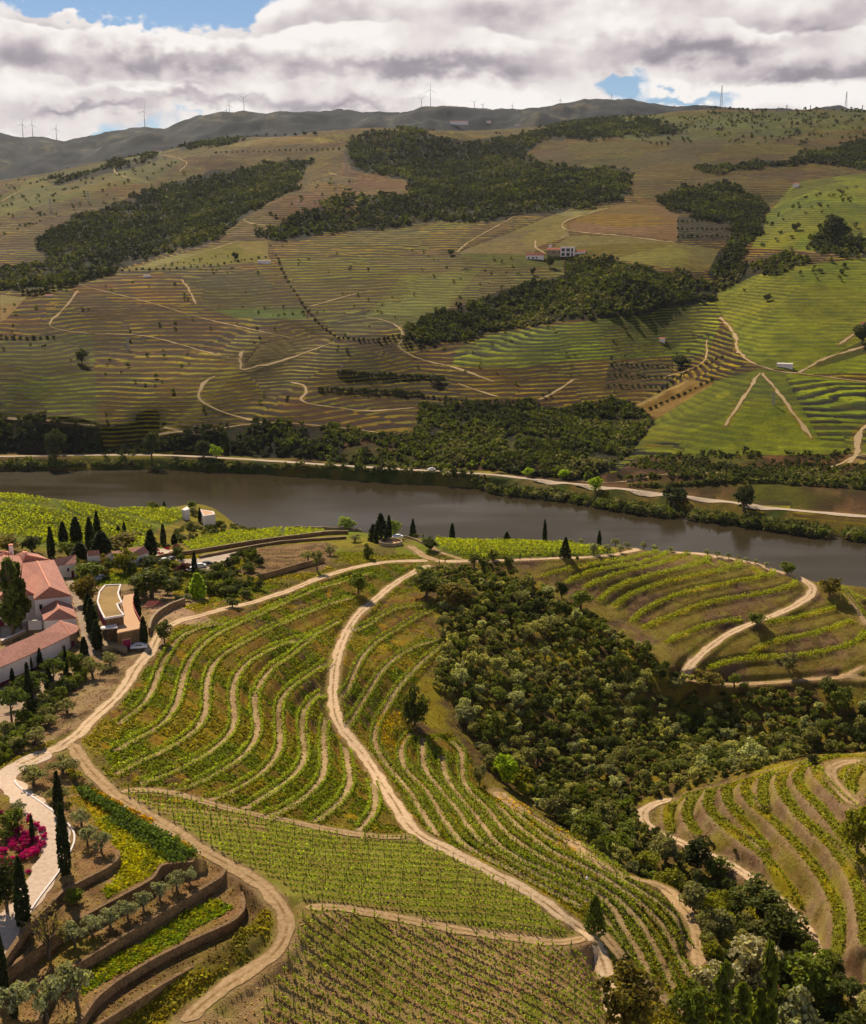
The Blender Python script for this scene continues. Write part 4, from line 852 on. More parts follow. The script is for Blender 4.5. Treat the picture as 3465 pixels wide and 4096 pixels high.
def crown_pts(kind, n_, r):
    """unit crown (radius ~.5 wide, height 0..1): centres and outward dirs"""
    if kind == 'cypress':
        t = r.uniform(0.02, 1, n_) ** .9; a = r.uniform(0, 2 * math.pi, n_)
        prof = .5 * np.minimum(1, (t / .12) ** .5) * (1 - np.clip((t - .35) / .65, 0, 1) ** 1.7) + .02
        prof *= 1 + .22 * vnoise(a * 2.2, t * 9, r.randint(99)) - .05
        rr = prof * r.uniform(.82, 1.03, n_); O = np.stack([np.cos(a), np.sin(a), np.full(n_, .35)], 1)
        return np.stack([rr * np.cos(a), rr * np.sin(a), t], 1), O
    if kind == 'conifer':
        t = r.uniform(0.05, 1, n_) ** 1.0; a = r.uniform(0, 2 * math.pi, n_)
        lay = .75 + .35 * np.abs(np.sin(t * 22 + vnoise(a * 1.5, t * 3, 5) * 4))
        rr = .5 * (1 - t) ** .75 * lay * (.75 + .4 * vnoise(a * 1.3, t * 5, r.randint(99))) * r.uniform(.5, 1, n_) ** .4 + .015
        return np.stack([rr * np.cos(a), rr * np.sin(a), t], 1), np.stack([np.cos(a), np.sin(a), np.full(n_, .2)], 1)
    if kind == 'poplar':
        k = 26; tt = r.uniform(.12, .97, k); aa = r.uniform(0, 6.28, k); rad = .36 * np.sin(np.clip(tt, 0, 1) ** .8 * math.pi) ** .7 * r.uniform(.3, 1, k)
        cc_ = np.stack([rad * np.cos(aa), rad * np.sin(aa), tt], 1); rc = np.stack([np.full(k, .13), np.full(k, .13), np.full(k, .085)], 1) * r.uniform(.7, 1.3, k)[:, None]
    elif kind == 'umbrella':
        k = 20; a = r.uniform(0, 6.28, k); q = r.uniform(0, 1, k) ** .5 * .38
        cc_ = np.stack([q * np.cos(a), q * np.sin(a), .80 - q * q * .9 + r.uniform(-.03, .03, k)], 1); rc = np.stack([np.full(k, .15), np.full(k, .15), np.full(k, .10)], 1)
    elif kind == 'olive':
        k = 20; v = sph(k, r); q = r.uniform(.3, 1, k)[:, None]; cc_ = v * q * np.array([.40, .40, .29]) + [0, 0, .60]
        rc = np.stack([np.full(k, .15), np.full(k, .15), np.full(k, .14)], 1) * r.uniform(.65, 1.25, k)[:, None]
    elif kind == 'bush':
        k = 18; v = sph(k, r); q = r.uniform(.35, 1, k)[:, None]; cc_ = v * q * np.array([.36, .36, .40]) + [0, 0, .42]
        rc = np.stack([np.full(k, .17), np.full(k, .17), np.full(k, .19)], 1) * r.uniform(.6, 1.25, k)[:, None]
    else:   # broad
        k = 26; v = sph(k, r); q = r.uniform(.4, 1, k)[:, None]; cc_ = v * q * np.array([.40, .40, .37]) + [0, 0, .54]
        rc = np.stack([np.full(k, .17), np.full(k, .17), np.full(k, .15)], 1) * r.uniform(.6, 1.25, k)[:, None]
    i = r.randint(0, k, n_); d = sph(n_, r); d[:, 2] = np.where(r.rand(n_) < .6, np.abs(d[:, 2]), d[:, 2])
    return cc_[i] + d * rc[i] * r.uniform(.75, 1.05, n_)[:, None], d
def tube(P, rad, ns=6):
    """tapered tube along P (n,3)"""
    P = np.asarray(P, float); n_ = len(P); T = np.gradient(P, axis=0); T /= np.linalg.norm(T, axis=1)[:, None]
    A = np.cross(T, [.31, .9, .17]); A /= np.linalg.norm(A, axis=1)[:, None]; Bv = np.cross(T, A); a = np.arange(ns) * 2 * math.pi / ns
    V = (P[:, None] + (A[:, None] * np.cos(a)[None, :, None] + Bv[:, None] * np.sin(a)[None, :, None]) * np.asarray(rad)[:, None, None]).reshape(-1, 3)
    idx = np.arange(n_ * ns).reshape(n_, ns); nx = np.roll(idx, -1, 1)
    return V, np.stack([idx[:-1], nx[:-1], nx[1:], idx[1:]], -1).reshape(-1, 4)
def join(parts):
    V = []; Fc = []; o = 0
    for v, f in parts: V.append(v); Fc.append(np.asarray(f) + o); o += len(v)
    return np.vstack(V), np.vstack(Fc)
def trunk_mesh(name, kind, h, w_, r):
    ps = []
    tr = {'cypress': .018, 'conifer': .03, 'poplar': .022, 'umbrella': .03, 'olive': .055, 'bush': .03, 'broad': .038, 'bare': .03}[kind] * h
    top = {'cypress': .5, 'conifer': .9, 'poplar': .85, 'umbrella': .74, 'olive': .45, 'bush': .4, 'broad': .5, 'bare': .4}[kind] * h
    nseg = 6; t = np.linspace(0, 1, nseg); ln = r.uniform(-.06, .06, 2) * h
    P = np.stack([ln[0] * t ** 1.4 + .012 * h * np.sin(t * 7), ln[1] * t ** 1.4, t * top - .25 * (t == 0)], 1)
    ps.append(tube(P, tr * (1.25 - .65 * t), 7))
    nb = {'cypress': 0, 'conifer': 0, 'poplar': 5, 'umbrella': 6, 'olive': 5, 'bush': 4, 'broad': 6, 'bare': 12}[kind]
    for k in range(nb):
        a = k * 2.4 + r.uniform(-.4, .4); s0 = r.uniform(.45, .98); st = P[int(s0 * (nseg - 1))]; L = h * r.uniform(.28, .45)
        sp_ = {'umbrella': 1.2, 'poplar': .25, 'bare': .55}.get(kind, .75); u = np.linspace(0, 1, 4)[:, None]
        d = np.array([math.cos(a) * sp_, math.sin(a) * sp_, .8]); d /= np.linalg.norm(d)
        Q = st + d * L * u + np.array([0, 0, .1 * h]) * u ** 2
        ps.append(tube(Q, tr * .5 * (1.1 - .85 * u[:, 0]), 5))
        if kind == 'bare':
            for q in range(5):
                a2 = r.uniform(0, 6.28); d2 = d * .8 + np.array([math.cos(a2), math.sin(a2), .3]) * .5; s2 = st + d * L * r.uniform(.4, 1)
                ps.append(tube(s2 + d2 * L * .6 * u, tr * .2 * (1.1 - .8 * u[:, 0]), 4))
    V, Fc = join(ps); return np_mesh(name, V, Fc, [bark], smooth=True)
def crown_mesh(name, kind, h, w_, n_, leaf, r, mat=None):
    if kind == 'bare': C, O = crown_pts('broad', n_, r)
    else: C, O = crown_pts(kind, n_, r)
    C = C * np.array([w_, w_, h]); V = cards(C, O, np.full(n_, leaf), r, 1.35 if kind in ('cypress', 'poplar') else .8)
    return np_mesh(name, V, np.arange(4 * n_).reshape(-1, 4), [mat or LEAF])
# shared unit meshes per kind and variant; trees are scaled copies of them
NLEAF = dict(cypress=900, conifer=1100, poplar=1500, umbrella=1100, olive=1100, bush=900, broad=1500, bare=380)
LSZ = dict(cypress=.055, conifer=.055, poplar=.05, umbrella=.062, olive=.062, bush=.085, broad=.058, bare=.035)
LIB = {}
def proto(kind, v, lod=0):
    k = (kind, v, lod)
    if k not in LIB:
        r = np.random.RandomState(hash((len(kind) * 13 + ord(kind[0]) * 7 + ord(kind[2]), v)) % 9999)
        C, O = crown_pts('broad' if kind == 'bare' else kind, int(NLEAF[kind] * (1, .35, .14)[lod]), r)
        asp = (1.7 if kind in ('cypress', 'poplar') else .8)
        nn = len(C)
        S0 = {'cypress': (.22, 1), 'conifer': (.55, 1), 'poplar': (.40, 1), 'umbrella': (1.1, 1), 'olive': (1.15, 1), 'bush': (1.3, 1), 'broad': (.95, 1), 'bare': (.8, 1)}[kind]
        V = cards(C * [S0[0], S0[0], 1], O, np.full(nn, LSZ[kind] * (1, 1.6, 2.4)[lod] * (.6 if kind == 'cypress' else 1)), r, asp * (1 if kind != 'cypress' else 1.5))
        me = np_mesh(kind + '_crown', V, np.arange(4 * nn).reshape(-1, 4), [LEAF]); tm = trunk_mesh(kind + '_trunk', kind, 1.0, S0[0], r)
        LIB[k] = (me, tm, S0[0])
    return LIB[k]
TREE_XY = []
def tree(kind, x, y, z, h, wd, colr, name, label, cat='tree', group=None, v=None, lod=0, trunk=True):
    v = random.randrange(4) if v is None else v
    me, tm, w0 = proto(kind, v, lod)
    e = link(name, None); e.location = (x, y, z - .05); e.rotation_euler = (0, 0, random.uniform(0, 6.28)); e.scale = (wd / w0, wd / w0, h)
    tag(e, label, cat, group)
    if kind in ('broad', 'olive', 'umbrella', 'bush'): e.scale = (wd / w0 * 1.12, wd / w0 * 1.12, h * 1.04)
    c = link('crown', me, e); jit = random.uniform(.85, 1.15); c.color = (*(np.array(colr) * jit), 1)
    if trunk: link('trunk', tm, e)
    TREE_XY.append((x, y, wd)); return e
def pt(crop_, x, y): return crop_((x, y))[0]
CS = {id(E_): .56689, id(F_): .68027, id(G_): .73696, id(HH_): .73696, id(I_): .68027, id(J_): .68027, id(K5): .39683, id(K6): .45351, id(K7): .39683, id(K8): .5102,
      id(P1): .39683, id(P2): .34014, id(P3): .49036, id(P4): .39683, id(P5): .34014, id(P6): .34014, id(P8): .39683, id(D_): 1.96429, id(A_): .98243, id(B_): .98243, id(C_): .98243, id(DD_): .98243}
def size_at(crop_, p, hpx, wpx):
    d = math.sqrt(p[0] ** 2 + p[1] ** 2 + (H - p[2]) ** 2); dep = math.asin(max(0, (H - p[2])) / d); s_ = CS[id(crop_)] * d / F
    wd = wpx * s_; h = (hpx * s_ - wd * .35 * math.sin(dep)) / math.cos(dep); return max(h, .5 * wd, .8), wd
LC = {'dark': srgb(66, 72, 34), 'cyp': srgb(46, 54, 26), 'green': srgb(102, 112, 34), 'bright': srgb(150, 172, 30), 'olive': srgb(132, 130, 80), 'grey': srgb(140, 142, 106), 'yel': srgb(128, 128, 30),
      'brown': srgb(116, 104, 40), 'mid': srgb(88, 94, 40), 'plum': srgb(92, 50, 52), 'pale': srgb(168, 160, 118), 'pine': srgb(84, 96, 42), 'bare': srgb(120, 108, 56)}
ORD = ['first', 'second', 'third', 'fourth', 'fifth', 'sixth', 'seventh', 'eighth', 'ninth', 'tenth', 'eleventh', 'twelfth', 'thirteenth', 'fourteenth', 'fifteenth', 'sixteenth', 'seventeenth', 'eighteenth', 'nineteenth', 'twentieth',
       'twenty-first', 'twenty-second', 'twenty-third', 'twenty-fourth', 'twenty-fifth', 'twenty-sixth', 'twenty-seventh', 'twenty-eighth', 'twenty-ninth', 'thirtieth'] + ['thirty-%s' % s for s in ('first', 'second', 'third', 'fourth', 'fifth', 'sixth', 'seventh', 'eighth', 'ninth')] + ['fortieth'] + ['forty-%s' % s for s in ('first', 'second', 'third', 'fourth', 'fifth', 'sixth', 'seventh', 'eighth', 'ninth')] + ['fiftieth'] + ['fifty-%s' % s for s in ('first', 'second', 'third', 'fourth', 'fifth', 'sixth', 'seventh', 'eighth', 'ninth')]
KNAME = dict(cypress='cypress_tree', conifer='conifer_tree', poplar='poplar_tree', umbrella='pine_tree', olive='olive_tree', bush='shrub', broad='broadleaf_tree', bare='bare_tree')
def tree_set(crop_, kind, colr, items, label, group=None, lod=0, Dmax=640, Dmin=0):
    """items (x, ybase, ytop, w); label may hold {o} for the ordinal from the left"""
    items = sorted(items)
    for i, (x, yb, yt, wd) in enumerate(items):
        p = cast([pt(crop_, x, yb)], Dmax=Dmax, Dmin=Dmin)[0]
        h, ww = size_at(crop_, p, yb - yt, wd); z = float(zq(p[0], p[1])[0])
        tree(kind, p[0], p[1], z, h, ww, LC[colr] if isinstance(colr, str) else colr, KNAME[kind], label.format(o=ORD[i]), 'shrub' if kind == 'bush' else 'tree', group, lod=lod)
cy = 'cypress'
tree_set(E_, cy, 'cyp', [(365, 582, 375, 42), (450, 492, 335, 52), (540, 482, 300, 64), (640, 530, 308, 52)], 'dark column cypress before the left vine slope, {o} from the left', 'cypresses behind the winery')
tree_set(E_, 'conifer', 'cyp', [(694, 500, 258, 90)], 'ragged dark spruce rising behind the pointed cypresses')
tree_set(E_, cy, 'cyp', [(720, 592, 398, 115), (570, 625, 478, 100), (1067, 574, 388, 70)], 'stout egg-shaped dark cypress by the winery roofs, {o} from the left', 'stout cypresses by the winery')
tree_set(E_, cy, 'cyp', [(1155, 502, 350, 34), (1230, 488, 415, 36), (790, 402, 370, 16), (835, 405, 358, 24), (878, 402, 328, 20), (1160, 232, 178, 18), (1412, 332, 234, 22)], 'small dark cypress on the slope toward the river, {o} from the left', 'small cypresses on the left slope')
tree_set(E_, cy, 'cyp', [(1375, 705, 545, 34), (972, 1005, 808, 44), (1018, 1195, 1000, 46), (688, 1225, 1030, 64), (652, 1120, 880, 60), (628, 1000, 840, 60), (596, 1262, 1145, 46)], 'tall narrow cypress round the flat-roofed visitor building, {o} from the left', 'cypresses by the visitor building')
tree_set(E_, cy, 'cyp', [(368, 1290, 1192, 20), (287, 1368, 1228, 32), (220, 1382, 1268, 22), (155, 1390, 1288, 36), (92, 1486, 1368, 30), (470, 1425, 1222, 28), (350, 1530, 1360, 46), (212, 1655, 1348, 44)], 'slender cypress beside the long white winery wall, {o} from the left', 'cypresses along the winery wall')
tree_set(F_, cy, 'cyp', [(348, 532, 292, 46), (385, 888, 525, 56), (140, 1195, 838, 64), (18, 1575, 1258, 50), (192, 665, 533, 22), (92, 1800, 1650, 34)], 'tall dark cypress edging the paved drive, {o} from the left', 'cypresses along the paved drive')
tree_set(G_, cy, 'cyp', [(1098, 133, 38, 26), (1600, 163, 33, 20), (755, 145, 18, 26)], 'thin dark cypress standing against the river, {o} from the left', 'cypresses on the river crest')
tree_set(HH_, cy, 'cyp', [(315, 177, 98, 20)], 'short thin cypress standing among the crest olives')
tree_set(G_, 'conifer', 'cyp', [(885, 135, 30, 50), (1395, 152, 88, 58), (1712, 252, 132, 74)], 'dark cone-shaped conifer above the river bend, {o} from the left', 'conifers above the river')
tree_set(G_, 'conifer', 'cyp', [(712, 165, 0, 116)], 'broad dark cedar beside the round stone lookout')
tree_set(G_, 'conifer', 'cyp', [(668, 158, 60, 70)], 'lower dark cedar at the left foot of the big cedar')
ol = 'olive'
tree_set(F_, ol, 'olive', [(200, 350, 222, 175), (370, 285, 165, 180), (350, 440, 335, 135)], 'broad olive tree at the fork of the paved drive, {o} from the left', 'olives at the drive fork')
tree_set(F_, ol, 'grey', [(478, 585, 478, 122), (515, 715, 590, 110), (600, 772, 640, 112)], 'grey olive on the bare shelf beside the flower slope, {o} from the left', 'olives on the upper shelf')
tree_set(F_, ol, 'grey', [(1115, 912, 808, 90), (1038, 955, 832, 115), (942, 1015, 893, 115), (845, 1075, 955, 105), (750, 1132, 1015, 115), (648, 1182, 1065, 120), (545, 1240, 1112, 135), (440, 1295, 1150, 150)], 'silver-green olive in the row on the walled terrace, {o} from the left', 'row of olives on the walled terrace')
tree_set(F_, ol, 'grey', [(90, 1800, 1590, 210), (280, 1790, 1530, 210), (460, 1730, 1458, 190)], 'large silvery olive at the bottom left corner, {o} from the left', 'corner olives')
tree_set(P6, ol, 'olive', [(1090, 470, 205, 260), (1300, 345, 160, 210), (790, 890, 700, 240), (590, 1060, 880, 190), (420, 1260, 1040, 260), (190, 1320, 1150, 190), (1220, 400, 330, 170)], 'grey olive on the shaded bank below the winery, {o} from the left', 'olives below the winery')
tree_set(HH_, ol, 'grey', [(285, 228, 160, 62), (360, 227, 165, 50), (405, 182, 128, 50), (430, 220, 168, 44)], 'rounded grey olive at the tip of the riverside vines, {o} from the left', 'olives at the vine tip')
tree_set(HH_, ol, 'grey', [(85, 168, 142, 34), (160, 170, 137, 40), (220, 178, 138, 36), (468, 182, 145, 40), (555, 198, 150, 44), (620, 200, 158, 48), (705, 210, 178, 38), (787, 216, 190, 30), (903, 233, 195, 42), (955, 243, 205, 40), (1017, 250, 215, 30), (1068, 255, 228, 26), (1115, 264, 238, 30), (1163, 275, 245, 30), (1222, 288, 262, 32)], 'small olive on the crest above the river, {o} from the left', 'crest olives')
tree_set(G_, ol, 'grey', [(940, 128, 102, 22), (1018, 127, 95, 30), (1150, 133, 115, 26), (1215, 137, 118, 30), (1282, 147, 130, 24), (1352, 150, 118, 34), (1478, 152, 135, 26), (1550, 157, 142, 24), (1668, 167, 140, 32)], 'tiny olive behind the river-edge vines, {o} from the left', 'olives behind the river-edge vines')
tree_set(G_, ol, 'olive', [(315, 268, 205, 84), (365, 315, 200, 70), (435, 238, 175, 76), (570, 162, 115, 78)], 'leaning olive on the bare mound above the road, {o} from the left', 'olives on the bare mound')
br = 'broad'
for it in [(G_, br, 'green', (590, 442, 322, 112), 'rounded green tree beside the middle road'), (G_, br, (.26, .32, .06), (525, 97, 10, 98), 'light green round tree standing against the river'), (G_, br, (.26, .32, .06), (788, 142, 36, 70), 'light green tree behind the round stone lookout'),
    (G_, br, 'dark', (975, 208, 128, 96), 'dark leaning tree beside the junction wall'), (G_, 'bush', 'mid', (895, 1160, 905, 170), 'big dark round tree at the ravine edge'), (G_, br, 'brown', (1100, 490, 358, 195), 'ochre-brown oak at the head of the ravine'),
    (G_, br, 'mid', (960, 460, 305, 170), 'dark green oak left of the ochre oak'), (HH_, br, 'green', (1165, 625, 548, 92), 'round green tree beside the spur road bend'), (HH_, br, 'olive', (1345, 868, 762, 90), 'blue-grey tree standing on the lowest spur terrace'), (HH_, br, 'green', (1338, 328, 260, 98), 'spreading green tree on the crest against the water'),
    (HH_, br, 'brown', (1570, 450, 352, 115), 'brownish tree at the road bend on the right crest'), (HH_, br, 'dark', (110, 465, 368, 74), 'dark tree at the left end of the spur terraces'), (HH_, br, 'green', (215, 525, 412, 120), 'mid green tree below the spur terraces'),
    (J_, 'conifer', 'green', (165, 1085, 868, 150), 'lone bushy juniper beside the middle road'), (J_, br, 'dark', (1450, 72, 12, 66), 'small dark tree at the top of the right-hand vines'), (J_, br, 'yel', (1715, 605, 335, 190), 'loose yellow-green tree at the right edge'),
    (J_, br, 'green', (990, 600, 568, 26), 'tiny young tree on the right-hand slope'), (J_, 'bush', 'dark', (325, 1345, 1212, 105), 'dark clipped bush at the end of the vine terraces'), (J_, br, 'brown', (360, 1680, 1300, 360), 'large yellow-green tree at the bottom, end of the road'),
    (J_, br, 'green', (730, 1700, 1370, 270), 'mid green tree at the bottom, right of the yellow-green one'), (J_, 'poplar', 'green', (905, 1760, 1330, 150), 'dark poplar at the bottom edge, left one'), (J_, 'poplar', 'green', (1020, 1760, 1420, 130), 'short poplar at the bottom edge between two taller ones'),
    (J_, 'poplar', 'green', (1165, 1760, 1240, 130), 'tallest poplar at the bottom edge'), (J_, br, 'green', (1410, 1500, 1185, 320), 'wide bright-lit green tree by the lower right road'), (J_, 'bush', 'grey', (1340, 1720, 1425, 300), 'feathery grey-green shrub at the bottom right'),
    (J_, br, 'pale', (1080, 1400, 1065, 330), 'pale silvery tree in the lower ravine'), (J_, br, 'pale', (880, 1500, 1250, 260), 'pale grey willow below the silvery tree'), (J_, 'broad', 'mid', (1250, 1150, 895, 270), 'round dark green oak beside the loop road'), (J_, br, 'mid', (1125, 950, 755, 260), 'dark domed oak above the round oak'),
    (J_, br, 'yel', (890, 980, 820, 140), 'yellow-green tree in the ravine middle'), (J_, br, 'dark', (770, 715, 500, 175), 'dark tree at the foot of the right-hand slope'), (J_, br, 'olive', (580, 665, 475, 180), 'grey poplar-like tree near the loop road'), (J_, br, 'yel', (470, 720, 580, 170), 'yellow-green tree on the ravine edge, upper'),
    (J_, br, 'yel', (610, 840, 690, 170), 'yellow-green tree on the ravine edge, lower'), (J_, br, 'olive', (900, 1130, 920, 180), 'grey-brown tree beside the end of the earth track'), (J_, 'bush', 'yel', (860, 1265, 1145, 130), 'bright bush below the end of the earth track'), (J_, 'bush', 'mid', (1640, 1680, 1530, 260), 'wide dark shrub at the bottom right corner'),
    (J_, br, 'olive', (750, 960, 800, 150), 'grey-green tree left of the domed oak'), (J_, br, 'green', (880, 740, 615, 160), 'leafy green tree beside the dark slope-foot tree'), (J_, br, 'dark', (1280, 1400, 1190, 180), 'dark tree between the silvery tree and the road'),
    (K6, br, 'bright', (1385, 640, 352, 240), 'bright fresh green tree standing out in the ravine'), (E_, br, 'mid', (1160, 1185, 1015, 115), 'dark round tree beside the dirt road above the terraces'),
    (E_, br, 'mid', (1640, 935, 862, 106), 'low rounded tree on the bank beside the winery road'), (E_, 'poplar', 'mid', (88, 1135, 632, 200), 'tall poplar in the winery courtyard, left of the pair'), (E_, 'poplar', 'mid', (148, 1088, 655, 150), 'tall poplar in the winery courtyard, right of the pair'),
    (E_, br, 'brown', (610, 905, 700, 195), 'brownish round tree between lane and visitor building'), (E_, br, 'green', (620, 735, 595, 230), 'wide green tree in front of the small red roof'), (E_, br, 'yel', (880, 690, 518, 180), 'yellowish tree before the white gabled house'),
    (E_, br, 'dark', (1055, 660, 560, 150), 'dark tree right of the white gabled house'), (E_, br, 'mid', (1070, 870, 630, 320), 'very large dark olive-green tree above the deck'), (E_, br, 'brown', (885, 525, 388, 240), 'broad brown-green tree behind the gabled house'),
    (E_, br, 'dark', (228, 545, 415, 160), 'dark rounded tree behind the winery roofs'), (E_, br, 'brown', (55, 535, 415, 190), 'brownish tree behind the winery at the left edge'), (E_, br, 'green', (480, 575, 458, 145), 'light green tree between the cypress pair'),
    (E_, br, 'plum', (1300, 698, 602, 115), 'purple plum tree beside the car park'), (E_, br, 'plum', (1255, 545, 483, 74), 'purple-leaved tree beside the parasol terrace'), (E_, 'cypress', 'bright', (1398, 872, 690, 90), 'bright lime-green conical tree below the car park'),
    (E_, 'bush', 'grey', (1260, 895, 830, 80), 'pale grey rounded shrub, left one above the deck path'), (E_, 'bush', 'grey', (1325, 890, 815, 80), 'pale grey rounded shrub, right one above the deck path'), (E_, 'umbrella', 'pine', (385, 1490, 1275, 160), 'umbrella pine nearest the winery corner'),
    (E_, 'umbrella', 'pine', (240, 1620, 1375, 225), 'umbrella pine behind the tall slim cypress'), (E_, 'umbrella', 'pine', (85, 1740, 1495, 225), 'umbrella pine at the left edge'), (E_, br, 'green', (540, 1415, 1238, 135), 'dense dark round tree at the winery corner'),
    (E_, br, 'green', (1078, 245, 180, 100), 'round green tree on the hill crest against the river'), (E_, br, 'green', (1355, 240, 178, 74), 'green tree beside the white riverside building'), (E_, br, 'olive', (1365, 275, 218, 60), 'grey tree below the white riverside building'), (E_, br, 'olive', (1345, 420, 315, 75), 'thin grey tree by the sloping track to the river'),
    (F_, 'bare', 'bare', (290, 1375, 1035, 240), 'nearly leafless tree on the dry slope'), (F_, 'bush', 'green', (432, 1070, 962, 115), 'small bright green fruit tree on the dry slope'), (F_, br, 'green', (72, 615, 478, 135), 'green tree in the magenta flower bed'),
    (F_, br, 'green', (32, 670, 588, 95), 'smaller green tree at the flower bed edge'), (F_, ol, 'grey', (112, 505, 438, 95), 'small grey olive at the tip of the flower bed'), (F_, br, 'dark', (45, 1090, 790, 190), 'large dark bushy tree left of the paved drive'),
    (HH_, 'bush', 'mid', (195, 268, 232, 22), 'little bush on the roadside of the spur crest'), (K6, br, 'olive', (1140, 650, 450, 130), 'grey-leaved tree on the flower-fringed ravine edge'), (HH_, br, 'brown', (900, 975, 868, 150), 'ochre tree at the foot of the spur road'), (HH_, br, 'olive', (730, 965, 900, 90), 'grey tree left of the ochre tree')]:
    crp, kd, cl, item, lab = it
    tree_set(crp, kd, cl, [item], lab)
tree_set(P6, 'bush', 'green', [(830, 610, 450, 210), (700, 690, 560, 190), (560, 870, 740, 200), (250, 1090, 970, 230), (100, 1240, 1110, 220), (40, 1470, 1320, 140), (900, 570, 400, 190), (960, 520, 330, 170), (430, 1010, 900, 170)], 'dark green hedge shrub below the pine court, {o} from the left', 'hedge shrubs below the pine court')
tree_set(P6, 'bush', 'yel', [(600, 740, 645, 120), (370, 960, 870, 110)], 'bright yellow-green shrub in the hedge, {o} from the left', 'bright hedge shrubs')
tree_set(P1, 'bush', 'mid', [(640, 780, 680, 170), (800, 780, 690, 170), (760, 970, 820, 240), (620, 960, 800, 180), (1000, 720, 590, 180), (960, 980, 880, 140), (870, 640, 540, 90), (770, 650, 580, 120), (680, 670, 600, 120), (880, 860, 760, 140), (560, 880, 760, 120), (1060, 920, 840, 90), (1010, 830, 740, 90), (480, 960, 860, 110), (400, 960, 850, 110)], 'dark shrub on the wooded bank between car park and road, {o} from the left', 'shrubs on the car park bank')
tree_set(P1, 'bush', 'mid', [(1000, 590, 458, 130), (1040, 325, 250, 95), (960, 330, 270, 80), (650, 345, 290, 130), (700, 275, 190, 90), (740, 340, 270, 90), (330, 420, 340, 110), (300, 400, 320, 100), (440, 330, 270, 60), (180, 480, 430, 70), (90, 480, 420, 70), (510, 300, 250, 70), (420, 400, 350, 70), (870, 262, 232, 60)], 'scattered shrub on the slope toward the riverside house, {o} from the left', 'shrubs on the riverside slope')
tree_set(G_, 'bush', 'mid', [(640, 250, 165, 70), (900, 140, 110, 40), (1320, 260, 190, 60), (1270, 300, 235, 80), (1400, 290, 230, 70)], 'green shrub near the hilltop junction, {o} from the left', 'shrubs near the junction')
print('named trees', len(TREE_XY), round(time.time() - T0, 1))

def fill(cr, poly, sp_, wr, kinds, cols, label, group, cat='shrub', seed=1, nmax=60):
    m = GNr.inpoly(cr(*poly)); ii, jj = np.nonzero(m); r = np.random.RandomState(seed); p = r.choice(len(ii), 4000); k = 0
    pts = []
    for q in p:
        x, y = XN[ii[q], jj[q]], YN[ii[q], jj[q]]; wd = r.uniform(*wr)
        if all((x - a) ** 2 + (y - b_) ** 2 > ((wd + c) * sp_) ** 2 for a, b_, c in pts + TREE_XY): pts.append((x, y, wd))
        if len(pts) >= nmax: break
    for x, y, wd in pts:
        z = float(zq(x, y)[0]); kd = kinds[r.randint(len(kinds))]
        tree(kd, x, y, z, wd * r.uniform(.7, 1.05), wd, LC[cols[r.randint(len(cols))]], KNAME[kd], label, cat, group)
fill(P1, ((470, 780), (560, 700), (760, 640), (900, 560), (1050, 500), (1130, 700), (1130, 900), (900, 1010), (640, 1010), (470, 970)), .30, (2.4, 4.6), ['bush', 'broad', 'bush'], ['mid', 'dark', 'green', 'dark'], 'dark shrub packed on the wooded bank below the car park', 'packed shrubs below the car park', seed=3, nmax=48)
fill(P6, ((-40, 1180), (200, 1010), (480, 760), (700, 600), (860, 430), (1000, 440), (960, 560), (760, 720), (640, 920), (480, 1100), (380, 1260), (200, 1400), (-40, 1520)), .29, (2.2, 4.2), ['bush', 'bush', 'olive'], ['dark', 'green', 'mid', 'olive', 'green'], 'leafy shrub packed in the hedge bank below the winery', 'packed hedge bank shrubs', seed=5, nmax=48)
fill(E_, ((930, 640), (1100, 590), (1240, 560), (1330, 640), (1420, 720), (1240, 870), (960, 870), (900, 760)), .30, (2.6, 5.0), ['broad', 'bush'], ['dark', 'mid', 'mid'], 'dark tree packed in the grove above the visitor deck', 'grove above the visitor deck', 'tree', seed=7, nmax=30)
fill(E_, ((500, 640), (690, 590), (800, 640), (800, 740), (700, 760), (640, 880), (680, 1000), (720, 1200), (680, 1220), (610, 1020), (560, 900), (520, 740)), .30, (2.4, 4.4), ['broad', 'bush'], ['brown', 'dark', 'mid', 'green'], 'leafy tree packed between lane and visitor building', 'trees between lane and visitor building', 'tree', seed=9, nmax=34)
fill(E_, ((1250, 400), (1340, 330), (1560, 320), (1660, 390), (1760, 350), (1760, 400), (1500, 420), (1330, 470), (1240, 470)), .42, (1.8, 3.6), ['bush', 'broad'], ['mid', 'olive', 'green'], 'small shrub on the slope above the riverside vines', 'shrubs above the riverside vines', seed=11, nmax=34)
fill(E_, ((0, 1450), (180, 1500), (330, 1500), (480, 1300), (560, 1330), (480, 1500), (300, 1640), (150, 1720), (0, 1700)), .42, (2.4, 4.4), ['umbrella', 'broad'], ['pine', 'green'], 'small pine in the court below the winery wall', 'pines below the winery wall', 'tree', seed=13, nmax=12)

# ------------------------------------------------------------------ ravine wood: the 300 largest as trees, the rest one undergrowth mass
RAV = D_((850, 1165), (1000, 1150), (1070, 1185), (1170, 1235), (1280, 1305), (1390, 1385), (1430, 1400), (1764, 1420), (1800, 1420), (1800, 1528), (1650, 1535), (1500, 1575), (1400, 1608), (1300, 1622), (1285, 1660), (1340, 1712), (1440, 1780), (1500, 1822), (1600, 1900), (1680, 1960), (1760, 2060), (1800, 2100), (1400, 2100), (1440, 2000), (1432, 1920), (1400, 1830), (1230, 1750), (1120, 1660), (1010, 1580), (960, 1500), (920, 1430), (880, 1400), (900, 1330), (895, 1230), (860, 1210))
mrav = GNr.inpoly(RAV) & (GNr.D[:, None] < 470)
ii, jj = np.nonzero(mrav)
wgt = (GNr.D[ii]) ; wgt = wgt / wgt.sum()
pick = rng.choice(len(ii), 60000, p=wgt)
